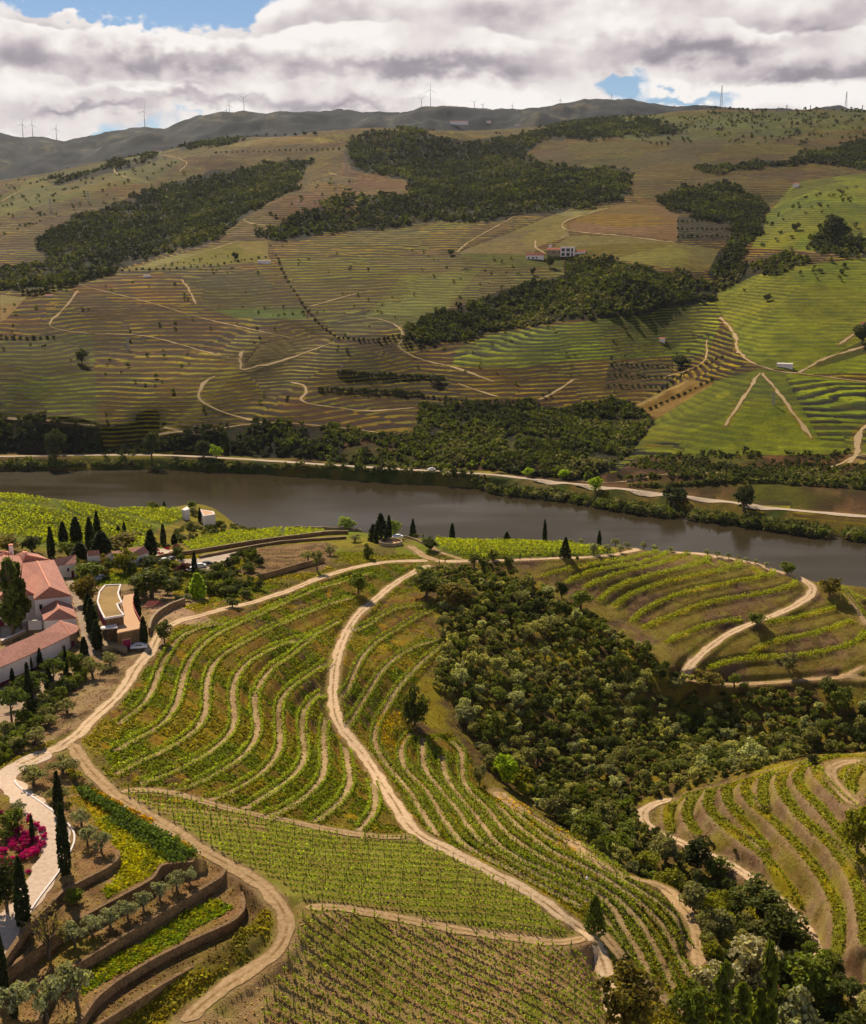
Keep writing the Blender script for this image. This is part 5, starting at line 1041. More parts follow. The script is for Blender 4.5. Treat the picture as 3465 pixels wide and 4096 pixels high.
cand = np.stack([XN[ii[pick], jj[pick]], YN[ii[pick], jj[pick]]], 1) + rng.uniform(-.3, .3, (60000, 2))
cell = {}; kept = []
for (x, y, w_) in TREE_XY:
    if w_ > 2.0: cell.setdefault((int(x // 4), int(y // 4)), []).append((x, y, w_ * .34))
def free(x, y, rad):
    cx_, cy_ = int(x // 4), int(y // 4)
    for a in range(cx_ - 1, cx_ + 2):
        for b_ in range(cy_ - 1, cy_ + 2):
            for (u, v, q) in cell.get((a, b_), ()):
                if (u - x) ** 2 + (v - y) ** 2 < (rad + q) ** 2: return False
    return True
for (x, y) in cand:
    gap = fbm(np.array([x / 14]), np.array([y / 14]), 3, 201)[0]
    big = fbm(np.array([x / 22]), np.array([y / 22]), 2, 203)[0]
    wd = (random.uniform(2.2, 4.2) if random.random() < .7 else random.uniform(4.2, 6.4)) * (1.1 + .8 * big)
    if gap > (.03 if math.hypot(x, y) > 335 else .24) and random.random() < .88: continue
    if free(x, y, wd * .36): cell.setdefault((int(x // 4), int(y // 4)), []).append((x, y, wd * .36)); kept.append((x, y, wd))
    if len(kept) > 1900: break
K_ = np.array(kept); KZ = zq(K_[:, 0], K_[:, 1])
app = K_[:, 2] / np.hypot(K_[:, 0], K_[:, 1]); order = np.argsort(-app)
RC = [('mid', .30), ('olive', .30), ('dark', .14), ('green', .12), ('grey', .08), ('brown', .06)]
def rcol(x, y):
    q = (fbm(np.array([x / 30]), np.array([y / 30]), 2, 207)[0] * .5 + random.uniform(-.5, .5)) + .5
    low = 1.0 if math.hypot(x, y) < 300 else 0.0
    opts = ['mid', 'olive', 'dark', 'olive', 'mid', 'green' if low else 'mid', 'grey' if q > .5 else 'brown', 'yel' if low else 'olive']
    c = LC[opts[int(min(max(q, 0), .999) * 8)]]; return np.array(c) * [1.06, 1.06, .85] * (1.15 if not low else 1.1) * random.uniform(.6, 1.4)
RLAB = {0: 'rounded evergreen oak in the wooded ravine', 1: 'grey-green scrubby tree in the wooded ravine'}
for k in order[:300]:
    x, y, wd = K_[k]; kd = random.choice(['broad', 'bush', 'broad', 'olive']); hh = wd * random.uniform(.75, 1.1)
    tree(kd, x, y, KZ[k], hh, wd, rcol(x, y), 'ravine_tree', 'scrubby dull green tree among the packed trees of the wooded ravine', 'tree', 'trees packed in the wooded ravine', lod=0 if app[k] > np.median(app[order[:300]]) else 0)
def stuff_trees(name, pts, kinds, cols, label, ncards, leaf, r, cat='scrub'):
    """pts (x,y,z,w,h) merged into one mesh with a tint per tree"""
    Vs = []; Ts = []
    for (x, y, z, wd, h), c in zip(pts, cols):
        C, O = crown_pts(kinds[r.randint(len(kinds))], ncards, r)
        C = C * [wd, wd, h]; a = r.uniform(0, 6.28); ca_, sa_ = math.cos(a), math.sin(a)
        C = np.stack([C[:, 0] * ca_ - C[:, 1] * sa_, C[:, 0] * sa_ + C[:, 1] * ca_, C[:, 2]], 1)
        Vs.append(cards(C + [x, y, z - .2], O, np.full(ncards, leaf * wd), r, .8)); Ts.append(np.repeat(np.array([c]), ncards * 4, 0))
    V = np.vstack(Vs); Tt = np.vstack(Ts); me = np_mesh(name, V, np.arange(len(V)).reshape(-1, 4), [LEAFA])
    at = me.attributes.new('tint', 'FLOAT_COLOR', 'POINT'); at.data.foreach_set('color', np.concatenate([Tt, np.ones((len(Tt), 1))], 1).astype(np.float32).ravel())
    return tag(link(name, me), label, cat, kind='stuff')
rs = order[300:]
stuff_trees('ravine_scrub', [(K_[k, 0], K_[k, 1], KZ[k], K_[k, 2], K_[k, 2] * random.uniform(.7, 1.05)) for k in rs], ['broad', 'bush', 'olive'], [rcol(K_[k, 0], K_[k, 1]) for k in rs], 'dense scrub of small evergreen trees filling the ravine', 300, .125, rng)
print('ravine', len(kept), round(time.time() - T0, 1))

# ------------------------------------------------------------------ far woods
def far_wood(name, polys, spacing, wr, label, colr, Dmin=900, Dmax=4200, cards_n=26, thr=None, hmul=(.7, 1.05)):
    m = np.zeros(XF.shape, bool)
    jx = GFr.px + 44 * fbm(XF / 45, YF / 80, 5, 95, .65); jy = GFr.py + 34 * fbm(XF / 42, YF / 90, 5, 97, .65)
    for P in polys: m |= GFr.inpoly(P, jx, jy)
    m &= (DF > Dmin) & (DF < Dmax) & (GFr.Z > 2.0)
    ii, jj = np.nonzero(m)
    dr = np.gradient(GFr.D)[ii] * DF[ii, jj]; tot = (dr * (2 * AZM / (GFr.nc - 1))).sum(); n_ = int(tot / (spacing * spacing)); n_ = min(n_, 26000)
    p = rng.choice(len(ii), n_, p=dr / dr.sum()); x = XF[ii[p], jj[p]] + rng.uniform(-2, 2, n_); y = YF[ii[p], jj[p]] + rng.uniform(-2, 2, n_)
    if thr is not None: kk = fbm(x / 35, y / 35, 3, 301) < thr; x, y = x[kk], y[kk]
    z = zq(x, y); nz = fbm(x / 60, y / 60, 3, 303); wd = rng.uniform(*wr, len(x))
    cols = [np.array(LC[('dark', 'mid', 'green', 'olive')[int(min(3, max(0, (q * 2.2 + random.uniform(-.5, .8) + .6) * 1.6)))]]) * colr * random.uniform(.75, 1.25) for q in nz]
    stuff_trees(name, np.stack([x, y, z, wd, wd * rng.uniform(*hmul, len(x))], 1), ['broad', 'bush'], cols, label, cards_n, .30, rng, 'wood'); print(name, len(x))
WM = [('wood', [FOREST[0]], 7.5, (7, 12), 'dark wood filling the long gully on the upper left hillside', .50, 14), ('wood', [FOREST[1]], 8.5, (7, 13), 'dark wood covering the central hilltop', .50, 14),
      ('wood', [FOREST[2]], 5.2, (5, 9), 'dark wood below the white estate house', .56, 22), ('wood', [FOREST[3]], 6.0, (6, 10), 'dark wood strung down the right-hand valley', .52, 20),
      ('riverside_wood', [FOREST[4]], 3.9, (4, 7), 'evergreen wood on the bank above the riverside road', .68, 26), ('wood', [FOREST[5], FOREST[6]], 7.5, (7, 11), 'broken wood near the upper right edge', .52, 16), ('wood', [FOREST[7], FOREST[8]], 9, (8, 13), 'dark wood on the far left ridge', .45, 14)]
for nm, pl, spc, wr, lab, cl, cn in WM: far_wood(nm, pl, spc, wr, lab, cl, cards_n=cn, thr=.42)
# scattered scrub on the bank and shoreline bushes
far_wood('bank_scrub', [D_((1240, 963), (1500, 955), (1700, 948), (1800, 955), (1800, 1052), (1620, 1037), (1300, 1000), (1180, 985)), D_((1300, 928), (1500, 922), (1740, 922), (1700, 948), (1500, 955), (1250, 962))], 4.4, (2.2, 5.5), 'thin scrub on the rocky bank at the right', .75, cards_n=24, thr=.28)
far_wood('cliff_scrub', [D_((1230, 968), (1500, 962), (1700, 952), (1800, 958), (1800, 1046), (1620, 1030), (1300, 992))], 5.2, (2.4, 5.5), 'brown-green scrub on the cliff above the riverside road', .62, cards_n=24)
# shoreline: bushes between road and water
sx_, sy_ = np.array(SH).T * 1.96429; rx_, ry_ = np.array(RD).T * 1.96429
bx = np.arange(-60, 3560, 7.0); pts = []
for x in bx:
    for q in range(2):
        xx = x + random.uniform(-5, 5); t = random.uniform(.0, .5); ys = np.interp(xx, sx_, sy_); yr = np.interp(xx, rx_, ry_)
        nz = vnoise(np.array([xx / 70.]), np.array([1.5]), 5)[0]
        if nz < .28 and random.random() < .8: continue
        pts.append((xx, ys - 4 - (ys - yr) * t, nz))
W_ = cast([(a, b_) for a, b_, c in pts], Dmin=900, Dmax=1400); Z_ = np.maximum(zq(W_[:, 0], W_[:, 1]), .1)
wd = np.array([random.uniform(4.5, 8.5) * (.6 + .7 * c) for a, b_, c in pts])
hh_ = np.minimum(wd * rng.uniform(.8, 1.2, len(wd)), np.where(rng.rand(len(wd)) < .82, np.maximum(7.6 - Z_, 1.6), 9)); wd = np.minimum(wd, hh_ * 1.6)
stuff_trees('shoreline_bushes', np.stack([W_[:, 0], W_[:, 1], Z_, wd, hh_], 1), ['bush', 'broad'], [np.array(LC[random.choice(['mid', 'green', 'dark', 'mid', 'olive'])]) * .9 for _ in wd], 'thick green bushes lining the far shore of the river', 90, .16, rng, 'bushes')
tree_set(D_, br, 'dark', [(310, 938, 878, 34), (113, 935, 878, 44), (1372, 1012, 965, 54), (1515, 1030, 972, 46), (415, 932, 895, 40)], 'tall dark tree by the riverside road, {o} from the left', 'tall riverside trees', Dmin=900, Dmax=1400)
tree_set(D_, br, 'bright', [(1076, 972, 950, 26), (1213, 990, 955, 34), (440, 935, 905, 26), (1148, 975, 952, 24)], 'light green tree beside the riverside road, {o} from the left', 'light green riverside trees', Dmin=900, Dmax=1400)
# hedges and single trees on the far slopes
def dotrow(L, n_, w0, colr, label, group, kd='bush'):
    P = resample(np.array(spline(L)), 1.0); P = P[np.linspace(0, len(P) - 1, n_).astype(int)] + rng.uniform(-2, 2, (n_, 2)); W = cast(P, Dmin=900); z = zq(W[:, 0], W[:, 1])
    for k in range(n_):
        wd = w0 * random.uniform(.7, 1.3); tree(kd, W[k, 0], W[k, 1], z[k], wd * .85, wd, np.array(LC[colr]) * .8, 'hedgerow_bush', label, 'bush', group, lod=1, trunk=False)
HG = [(D_((690, 762), (790, 768), (900, 772)), 26, 5.5, 'upper dark hedge on the terraces left of centre'), (D_((650, 795), (760, 800), (860, 806)), 26, 5.5, 'lower dark hedge on the terraces left of centre'), (D_((562, 520), (590, 580), (640, 650), (690, 692)), 22, 4.5, 'line of bushes dropping between two terraced fields'),
      (D_((700, 690), (760, 695), (812, 685)), 12, 4.5, 'short bush line above the hedges'), (D_((860, 810), (960, 820), (1080, 818)), 20, 4.5, 'bush line above the riverside wood'), (D_((1290, 850), (1380, 810), (1450, 775)), 15, 4.0, 'bushes edging the bare earth patch'),
      (D_((1340, 800), (1400, 760), (1470, 730)), 14, 4.0, 'bushes along the field edge above the bare patch'), (D_((250, 552), (400, 545), (540, 525)), 22, 4.0, 'clipped bush line below the pale field'), (D_((440, 312), (560, 308), (690, 305)), 24, 6.0, 'distant dotted tree line on the upper brown slope'),
      (D_((0, 690), (60, 692), (110, 688)), 9, 5.0, 'short dark tree row at the left edge'), (D_((0, 580), (60, 600), (130, 585), (230, 560)), 20, 8, 'dark scrub line on the left shoulder'), (D_((1240, 245), (1300, 240), (1400, 262)), 12, 10, 'dark trees on the plateau rim'),
      (D_((1420, 222), (1470, 220), (1500, 224), (1560, 226)), 16, 9, 'small trees crowning the skyline by the mast'), (D_((1380, 452), (1430, 452), (1490, 452)), 12, 5, 'top row of the dotted olive field'), (D_((1380, 468), (1430, 468), (1490, 468)), 12, 5, 'middle row of the dotted olive field'), (D_((1380, 483), (1430, 483), (1490, 483)), 12, 5, 'bottom row of the dotted olive field'),
      (D_((1245, 745), (1300, 745), (1360, 750)), 12, 3.6, 'top row in the red soil orchard'), (D_((1240, 765), (1300, 768), (1370, 770)), 12, 3.6, 'middle row in the red soil orchard'), (D_((1240, 785), (1300, 788), (1360, 790)), 11, 3.6, 'bottom row in the red soil orchard'),
      (D_((350, 255 + 48), (430, 285), (520, 278), (640, 275)), 16, 12, 'dark trees along the distant left ridge')]
for L, n_, w0, lab in HG: dotrow(L, n_, w0, 'dark', 'dark bush in the ' + lab if not lab.startswith(('line', 'bush', 'small', 'dark', 'short', 'clipped', 'distant')) else 'one bush of the ' + lab, lab)
tree_set(D_, br, 'dark', [(167, 740, 712, 26), (1563, 613, 598, 18), (480, 530, 514, 16), (918, 520, 508, 14), (890, 780, 760, 34), (1385, 748, 722, 40), (1700, 500, 440, 50), (1620, 470, 455, 20), (1085, 560, 545, 14), (1120, 545, 520, 20), (1755, 700, 660, 40)], 'single dark tree on the far hillside, {o} from the left', 'single trees on the far hillside', Dmin=900, Dmax=3500)
far_wood('hillside_scrub', [D_((560, 500), (1100, 520), (1300, 640), (1480, 620), (1430, 760), (1300, 800), (900, 830), (200, 860), (0, 840), (0, 600), (240, 560))], 30, (2.5, 5.5), 'scattered bushes dotted over the far terraces', .8, cards_n=22, thr=.0)
far_wood('plateau_trees', [D_((1180, 240), (1764, 224), (1764, 300), (1480, 295), (1290, 290))], 24, (6, 11), 'scattered trees over the plateau fields', .7, cards_n=20, thr=.1)
far_wood('green_slope_trees', [D_((1560, 420), (1764, 380), (1764, 600), (1600, 560), (1480, 600), (1540, 520))], 26, (5, 9), 'scattered trees on the upper green slope', .75, cards_n=22, thr=.0)
far_wood('upper_scrub', [D_((0, 380), (160, 345), (330, 320), (420, 350), (150, 430), (0, 480)), D_((560, 420), (720, 350), (700, 460), (480, 500))], 34, (5, 9), 'scattered bushes on the upper left fields', .7, cards_n=20, thr=.1)
print('far woods', round(time.time() - T0, 1))
# ------------------------------------------------------------------ vine rows
VC = {'a': srgb(152, 166, 46), 'b': srgb(144, 156, 44), 'c': srgb(150, 158, 38), 'd': srgb(84, 104, 42)}
def vine_row(T, colr, label, group, dens=12, leaf=.34, hgt=1.35, thick=.32, step=1.0, stakes=False, gap=.06, name='vine_row', dzz=0.0):
    T = resample(T, step); n_ = len(T)
    if n_ < 3: return None
    o = T[0].copy(); o[2] = zq(o[0], o[1])[0]
    z = zq(T[:, 0], T[:, 1]) + dzz; k = rng.rand(n_) > gap; P = np.column_stack([T[:, 0], T[:, 1], z])[k]
    if len(P) < 2: return None
    vig = (.75 + .5 * vnoise(P[:, 0] / 7, P[:, 1] / 7, 401)) * rng.uniform(.75, 1.2, len(P))
    i = np.repeat(np.arange(len(P)), dens); m_ = len(i)
    off = rng.normal(size=(m_, 3)) * np.array([thick, thick, 0]); u = rng.uniform(.28, 1, m_) ** .8
    off[:, 2] = u * hgt * vig[i]; off[:, :2] *= (.55 + .7 * vig[i])[:, None]
    O = off * [1, 1, 0] + [0, 0, .35]; O /= np.linalg.norm(O, axis=1)[:, None]
    V = cards(P[i] + off, O, np.full(m_, leaf), rng, .85) - o
    cv, cf = tube(np.column_stack([T[:, 0], T[:, 1], z + .62]) - o, np.full(n_, .022), 4)
    me = np_mesh(name, np.vstack([V, cv]), np.vstack([np.arange(4 * m_).reshape(-1, 4), cf + 4 * m_]), [VLEAF, stakem], np.concatenate([np.zeros(m_), np.ones(len(cf))]))
    e = link(name, me); e.location = o; e.color = (*(np.array(VC[colr]) * random.uniform(.9, 1.1)), 1); tag(e, label, 'vine row', group)
    if stakes:
        q = P[::stakes]; ps = []
        for p in q:
            a_ = rng.uniform(-.06, .06, 2); hh = 1.75
            b4 = np.array([(-.045, -.045, 0), (.045, -.045, 0), (.045, .045, 0), (-.045, .045, 0)]); vb = b4 + p - o; vt = vb + [a_[0], a_[1], hh]
            ps.append((np.vstack([vb - [0, 0, .1], vt]), np.array([(0, 1, 5, 4), (1, 2, 6, 5), (2, 3, 7, 6), (3, 0, 4, 7), (4, 5, 6, 7)])))
        ps.append(tube(np.column_stack([P[:, 0], P[:, 1], P[:, 2] + 1.3]) - o, np.full(len(P), .02), 4)); V2, F2 = join(ps); link('stakes', np_mesh('stakes', V2, F2, [stakem]), e)
    return e
SETN = {'left': ('curved terrace left of the middle road', 'left terraces'), 'mid': ('curved terrace right of the middle road', 'middle terraces'), 'spur': ('brown banked spur above the ravine', 'spur terraces'), 'right': ('bare banked slope at lower right', 'right slope terraces')}
for key, TT in BT.items():
    nm, gp = SETN[key]
    for bi, T in enumerate(TT):
        N = normals2(T); far = np.median(np.hypot(T[:, 0], T[:, 1])) > 330
        offs = {'left': (-1.15, 1.15), 'mid': (-1.05, 1.05), 'spur': (-.6, .6), 'right': (-.7,)}[key]
        for si, of in enumerate(offs):
            T2 = T.copy(); T2[:, :2] += N * of
            side = 'outer' if si == 0 else 'inner'
            lab = 'vine row, %s edge of the %s bench, %s' % (side, ORD[bi], nm)
            if key == 'spur' and si == 1 and bi > 11: continue
            vine_row(T2, 'a' if key == 'left' else ('b' if key == 'mid' else 'c'), lab, 'vine rows on the ' + gp, dens=14 if not far else 11, leaf=.27 if not far else .32, hgt=1.15 if key != 'right' else .9, thick=.14 if key in ('left', 'mid') else .16, stakes=4 if key == 'mid' else False, gap=.05)
def field_rows(poly, d0, d1, spacing, colr, label, group, Dmax=640, margin=.6, **kw):
    P = cast(poly, Dmax=Dmax)[:, :2]; A = cast([d0, d1], Dmax=Dmax)[:, :2]; u = (A[1] - A[0]); u /= np.linalg.norm(u); v = np.array([-u[1], u[0]])
    s_ = P @ v; t_ = P @ u; out = []; k = 0
    rows_ = np.arange(s_.min() + spacing * .5, s_.max(), spacing)
    for sv in rows_[::-1]:
        t = np.arange(t_.min(), t_.max(), .9); X = np.outer(t, u) + sv * v + (v * .35)[None] * fbm(t / 25, np.full_like(t, sv), 2, 7)[:, None]; ins = pip(X[:, 0], X[:, 1], P)
        runs = np.split(np.arange(len(t)), np.nonzero(np.diff(ins.astype(int)))[0] + 1)
        for r_ in runs:
            if len(r_) > 4 and ins[r_[0]]:
                T = np.column_stack([X[r_], np.zeros(len(r_))]); vine_row(T, colr, label.format(o=ORD[min(k, 58)]), group, **kw); k += 1
    return k
c1 = field_rows(I_((170, 845), (300, 822), (420, 852), (560, 877), (700, 905), (850, 932), (1000, 965), (1150, 990), (1320, 1012), (1500, 1034), (1764, 1075)) + K8((500, 950), (700, 1020), (780, 1160), (850, 1340), (800, 1500), (760, 1700), (100, 1900)) + I_((700, 1800), (0, 1800), (-150, 1700), (-60, 1400), (30, 1200), (110, 1080), (160, 950)),
    I_((380, 870))[0], I_((1500, 1505))[0], 2.15, 'b', '{o} slanting vine row of the front field, from the far side', 'rows of the front field', dens=15, leaf=.29, hgt=1.1, thick=.12, step=.85, stakes=4, gap=.06)
c2 = field_rows(K2((290, 1220), (420, 1190), (640, 1240), (1160, 1340), (1400, 1420), (1640, 1480)) + I_((0, 320), (150, 350), (400, 405), (780, 425), (870, 440), (1060, 530), (1200, 600), (1450, 735), (1600, 850), (1690, 925), (1740, 990), (1500, 985), (1320, 962), (1150, 935), (1000, 912), (850, 880), (700, 855), (560, 825), (420, 800), (240, 780), (130, 770), (70, 690), (0, 650)) + F_((1500, 860), (1300, 760), (1000, 570), (850, 480), (730, 410)),
    I_((100, 690))[0], I_((1500, 830))[0], 2.1, 'a', '{o} vine row of the upper front field, from the top', 'rows of the upper front field', dens=15, leaf=.27, hgt=1.05, thick=.12, step=.85, stakes=4, gap=.04)
c3 = field_rows(E_((0, 205), (350, 235), (560, 300), (740, 350), (900, 400), (1040, 430), (1040, 500), (800, 500), (350, 500), (150, 430), (0, 420)), E_((0, 300))[0], E_((1000, 460))[0], 2.5, 'c', '{o} vine row of the slope behind the winery, from the top', 'rows behind the winery', dens=6, leaf=.62, hgt=1.4, thick=.4, gap=.03)
c4 = field_rows(E_((420, 195), (560, 205), (740, 235), (860, 290), (1000, 330), (1090, 385), (1000, 420), (880, 380), (640, 300), (470, 260)), E_((500, 210))[0], E_((780, 330))[0], 2.7, 'c', '{o} vine row of the curving patch left, from the right', 'rows of the curving left patch', dens=6, leaf=.6, hgt=1.3, thick=.35, gap=.03)
c5 = field_rows(E_((780, 255), (900, 238), (1080, 232), (1240, 240), (1315, 275), (1290, 310), (1180, 345), (1090, 345), (960, 290)), E_((850, 250))[0], E_((1200, 320))[0], 2.6, 'c', '{o} vine row of the knoll above the river, from the top', 'rows of the river knoll', dens=6, leaf=.6, hgt=1.3, thick=.35, gap=.03)
c6 = field_rows(E_((0, 132), (120, 145), (330, 180), (370, 195), (250, 205), (100, 190), (0, 165)), E_((0, 150))[0], E_((300, 190))[0], 2.6, 'c', '{o} short vine row beyond the left hill track', 'rows beyond the hill track', dens=6, leaf=.6, hgt=1.3, thick=.35, gap=.03)
c7 = field_rows(P1((335, 440), (480, 395), (700, 345), (900, 310), (1100, 298), (1320, 292), (1315, 390), (1000, 440), (700, 485), (430, 520)), P1((400, 440))[0], P1((1200, 330))[0], 2.3, 'c', '{o} vine row above the long stone wall, from the top', 'rows above the long wall', dens=7, leaf=.5, hgt=1.4, thick=.35, gap=.12)
c8 = field_rows(P1((1355, 300), (1764, 310), (1764, 345), (1350, 385)), P1((1360, 340))[0], P1((1764, 320))[0], 2.3, 'c', '{o} vine row of the small plot by the back wall', 'rows by the back wall', dens=7, leaf=.5, hgt=1.3, thick=.35, gap=.1)
c9 = field_rows(G_((1010, 140), (1300, 150), (1764, 172)) + HH_((100, 170), (250, 190), (380, 205), (400, 225), (250, 235), (0, 240)) + G_((1450, 245), (1250, 250), (1100, 225), (1030, 190)), G_((1010, 190))[0], G_((1764, 205))[0], 2.3, 'c', '{o} vine row of the field past the junction, from the top', 'rows of the riverside field', dens=7, leaf=.55, hgt=1.3, thick=.35, gap=.03)
print('rows', c1, c2, c3, c4, c5, c6, c7, c8, c9, round(time.time() - T0, 1))
for k, L in enumerate([F_((450, 352), (600, 440), (700, 515), (900, 655), (1120, 800)), F_((470, 342), (620, 440), (740, 520), (920, 650), (1150, 790)), F_((640, 520), (800, 620), (950, 740), (1060, 830)), F_((900, 680), (1000, 760), (1100, 830))]):
    T = track(L, .8, 2, Dmax=640)
    vine_row(T, 'd', ('blue-green hedge strip crossing the yellow flower slope, upper line', 'blue-green hedge strip crossing the yellow flower slope, line by the dirt track', 'low leafy strip under the hedge on the flower slope', 'short leafy strip at the lower end of the hedge')[k], 'hedge strips on the flower slope', dens=40, leaf=.34, hgt=(1.5, 1.3, .7, .8)[k], thick=.55, step=.8, gap=0, name='hedge_strip')

# ------------------------------------------------------------------ grass, weeds, flowers as stuff
def tufts(name, X, Y, C, size, label, hz=.25, r=rng, cat='grass'):
    n_ = len(X); Z = zq(X, Y); P = np.stack([X, Y, Z + size * hz], 1)
    O = np.tile([0, 0, .4], (n_, 1)) + r.normal(size=(n_, 3)) * .25
    V = cards(P, O, np.asarray(size) * np.ones(n_), r, .7, .0); me = np_mesh(name, V, np.arange(4 * n_).reshape(-1, 4), [LEAFA])
    at = me.attributes.new('tint', 'FLOAT_COLOR', 'POINT'); Tt = np.repeat(C, 4, 0); at.data.foreach_set('color', np.concatenate([Tt, np.ones((len(Tt), 1))], 1).astype(np.float32).ravel())
    return tag(link(name, me), label, cat, kind='stuff')
lum = GNr.C.sum(-1); FLD = GNr.inpoly(D_((250, 1620), (560, 1670), (840, 1705), (1150, 1870), (1250, 2000), (1260, 2120), (350, 2120), (560, 1960), (600, 1850), (400, 1725)))
grassy = (GNr.C[..., 1] > GNr.C[..., 0] * .80) & (lum < .55) & (GNr.D[:, None] > 130) & (GNr.D[:, None] < 430) & (GNr.px > -150) & (GNr.px < 3650) & (GNr.py < 4250) & ~RMASK & ~FLD
ii, jj = np.nonzero(grassy); wgt = GNr.D[ii] ** .3 * 1.0; p = rng.choice(len(ii), 150000, p=wgt / wgt.sum())
X = XN[ii[p], jj[p]] + rng.uniform(-.4, .4, len(p)); Y = YN[ii[p], jj[p]] + rng.uniform(-.4, .4, len(p)); Cc = GNr.C[ii[p], jj[p]] * rng.uniform(1.0, 1.7, (len(p), 1))
tufts('grass_tufts', X, Y, Cc, rng.uniform(.25, .6, len(p)), 'rough grass and weeds covering the terrace banks')
brownm = (GNr.C[..., 1] <= GNr.C[..., 0] * .80) & (lum < .8) & (GNr.D[:, None] > 130) & (GNr.D[:, None] < 450) & (GNr.px > -150) & (GNr.px < 3650) & (GNr.py < 4250) & ~RMASK
ii, jj = np.nonzero(brownm); p = rng.choice(len(ii), 45000); X = XN[ii[p], jj[p]] + rng.uniform(-.4, .4, len(p)); Y = YN[ii[p], jj[p]] + rng.uniform(-.4, .4, len(p))
tufts('dry_weeds', X, Y, GNr.C[ii[p], jj[p]] * rng.uniform(.75, 1.5, (len(p), 1)), rng.uniform(.18, .42, len(p)), 'dry weeds and stones scattered over the bare banks')
def flower_patch(poly, n_, c, label, sz=(.2, .45), z=None):
    m = GNr.inpoly(poly); ii, jj = np.nonzero(m)
    if len(ii) == 0: return
    p = rng.choice(len(ii), n_); X = XN[ii[p], jj[p]] + rng.uniform(-.3, .3, n_); Y = YN[ii[p], jj[p]] + rng.uniform(-.3, .3, n_)
    k = fbm(X / 3, Y / 3, 3, 501) > -.15; X, Y = X[k], Y[k]; C = np.array([srgb(*c[random.randrange(len(c))]) for _ in X]) * rng.uniform(.7, 1.1, (len(X), 1))
    tufts('wildflowers', X, Y, C, rng.uniform(*sz, len(X)), label, .35, cat='flowers')
YL = [(214, 176, 14), (196, 180, 20), (150, 150, 20), (168, 168, 14)]
flower_patch(F_((420, 345), (490, 335), (900, 560), (1225, 775), (1140, 800), (950, 830), (880, 920), (640, 1050), (600, 985), (660, 930), (720, 830), (690, 720), (600, 630), (520, 560), (380, 470)), 9000, [(176, 168, 16), (150, 152, 18), (190, 164, 16)], 'dense yellow wildflowers on the slope beside the olive terraces', (.12, .26))
flower_patch(F_((1260, 965), (1370, 1040), (1100, 1210), (1080, 1270), (900, 1380), (760, 1470), (600, 1560), (480, 1640), (520, 1440), (800, 1280), (1100, 1040)), 5000, [(150, 160, 20), (190, 176, 20), (104, 128, 24), (116, 140, 24)], 'green and yellow weeds on the lower walled terrace', (.18, .42))
flower_patch(F_((480, 338), (560, 370), (900, 560), (1225, 775), (1150, 770), (880, 610), (600, 430)), 4000, [(214, 170, 14), (200, 150, 14)], 'band of orange-yellow flowers beside the dirt track')
flower_patch(I_((1150, 90), (1270, 190), (1420, 300), (1600, 420), (1764, 520), (1764, 470), (1640, 380), (1500, 250), (1400, 200), (1330, 150), (1300, 170)) + J_((200, 640), (100, 560)), 2500, [(214, 176, 20)], 'ribbon of yellow flowers along the ravine edge')
flower_patch(K6((230, 20), (480, 0), (520, 180), (440, 330), (260, 300)), 1500, [(196, 164, 20)], 'yellow broom patch under the big dark round tree')
# bougainvillea bed
for i, (x, y, w_) in enumerate(sorted([(130, 760, 120), (150, 820, 100), (245, 880, 120), (300, 690, 100), (330, 810, 120), (430, 610, 90), (505, 660, 90), (520, 735, 80), (495, 820, 90), (385, 940, 150), (280, 980, 110), (130, 1040, 130), (70, 1060, 90), (205, 1090, 120), (35, 900, 100), (5, 1000, 80), (345, 490, 60), (245, 585, 50), (335, 540, 60), (430, 770, 90), (440, 880, 110), (165, 1140, 90), (340, 1140, 60), (0, 440, 70), (195, 650, 120), (130, 640, 100), (360, 730, 80), (260, 760, 90)])):
    p = cast([pt(P5, x, y)], Dmax=640)[0]; s_ = .34 * math.hypot(*p[:2]) / F
    tree('bush', p[0], p[1], float(zq(p[0], p[1])[0]), w_ * s_ * .75 * 1.2, w_ * s_ * 1.3, srgb(190, 14, 120) if i % 4 else srgb(150, 20, 90), 'bougainvillea', 'magenta bougainvillea mound in the bed beside the paved drive, %s from the left' % ORD[i], 'flowering shrub', 'magenta bougainvillea bed', lod=0, trunk=False)
for i, (x, y, w_) in enumerate([(75, 520, 60), (110, 556, 70), (180, 500, 60), (215, 540, 50), (265, 520, 70), (300, 550, 50), (240, 490, 50)]):
    p = cast([pt(P1, x, y)], Dmax=640)[0]; s_ = .397 * math.hypot(*p[:2]) / F
    tree('bush', p[0], p[1], float(zq(p[0], p[1])[0]), w_ * s_ * .6, w_ * s_, srgb(170, 20, 70), 'red_shrub', 'small crimson shrub on the pale garden terrace', 'flowering shrub', 'crimson shrubs on the pale garden terrace', trunk=False)

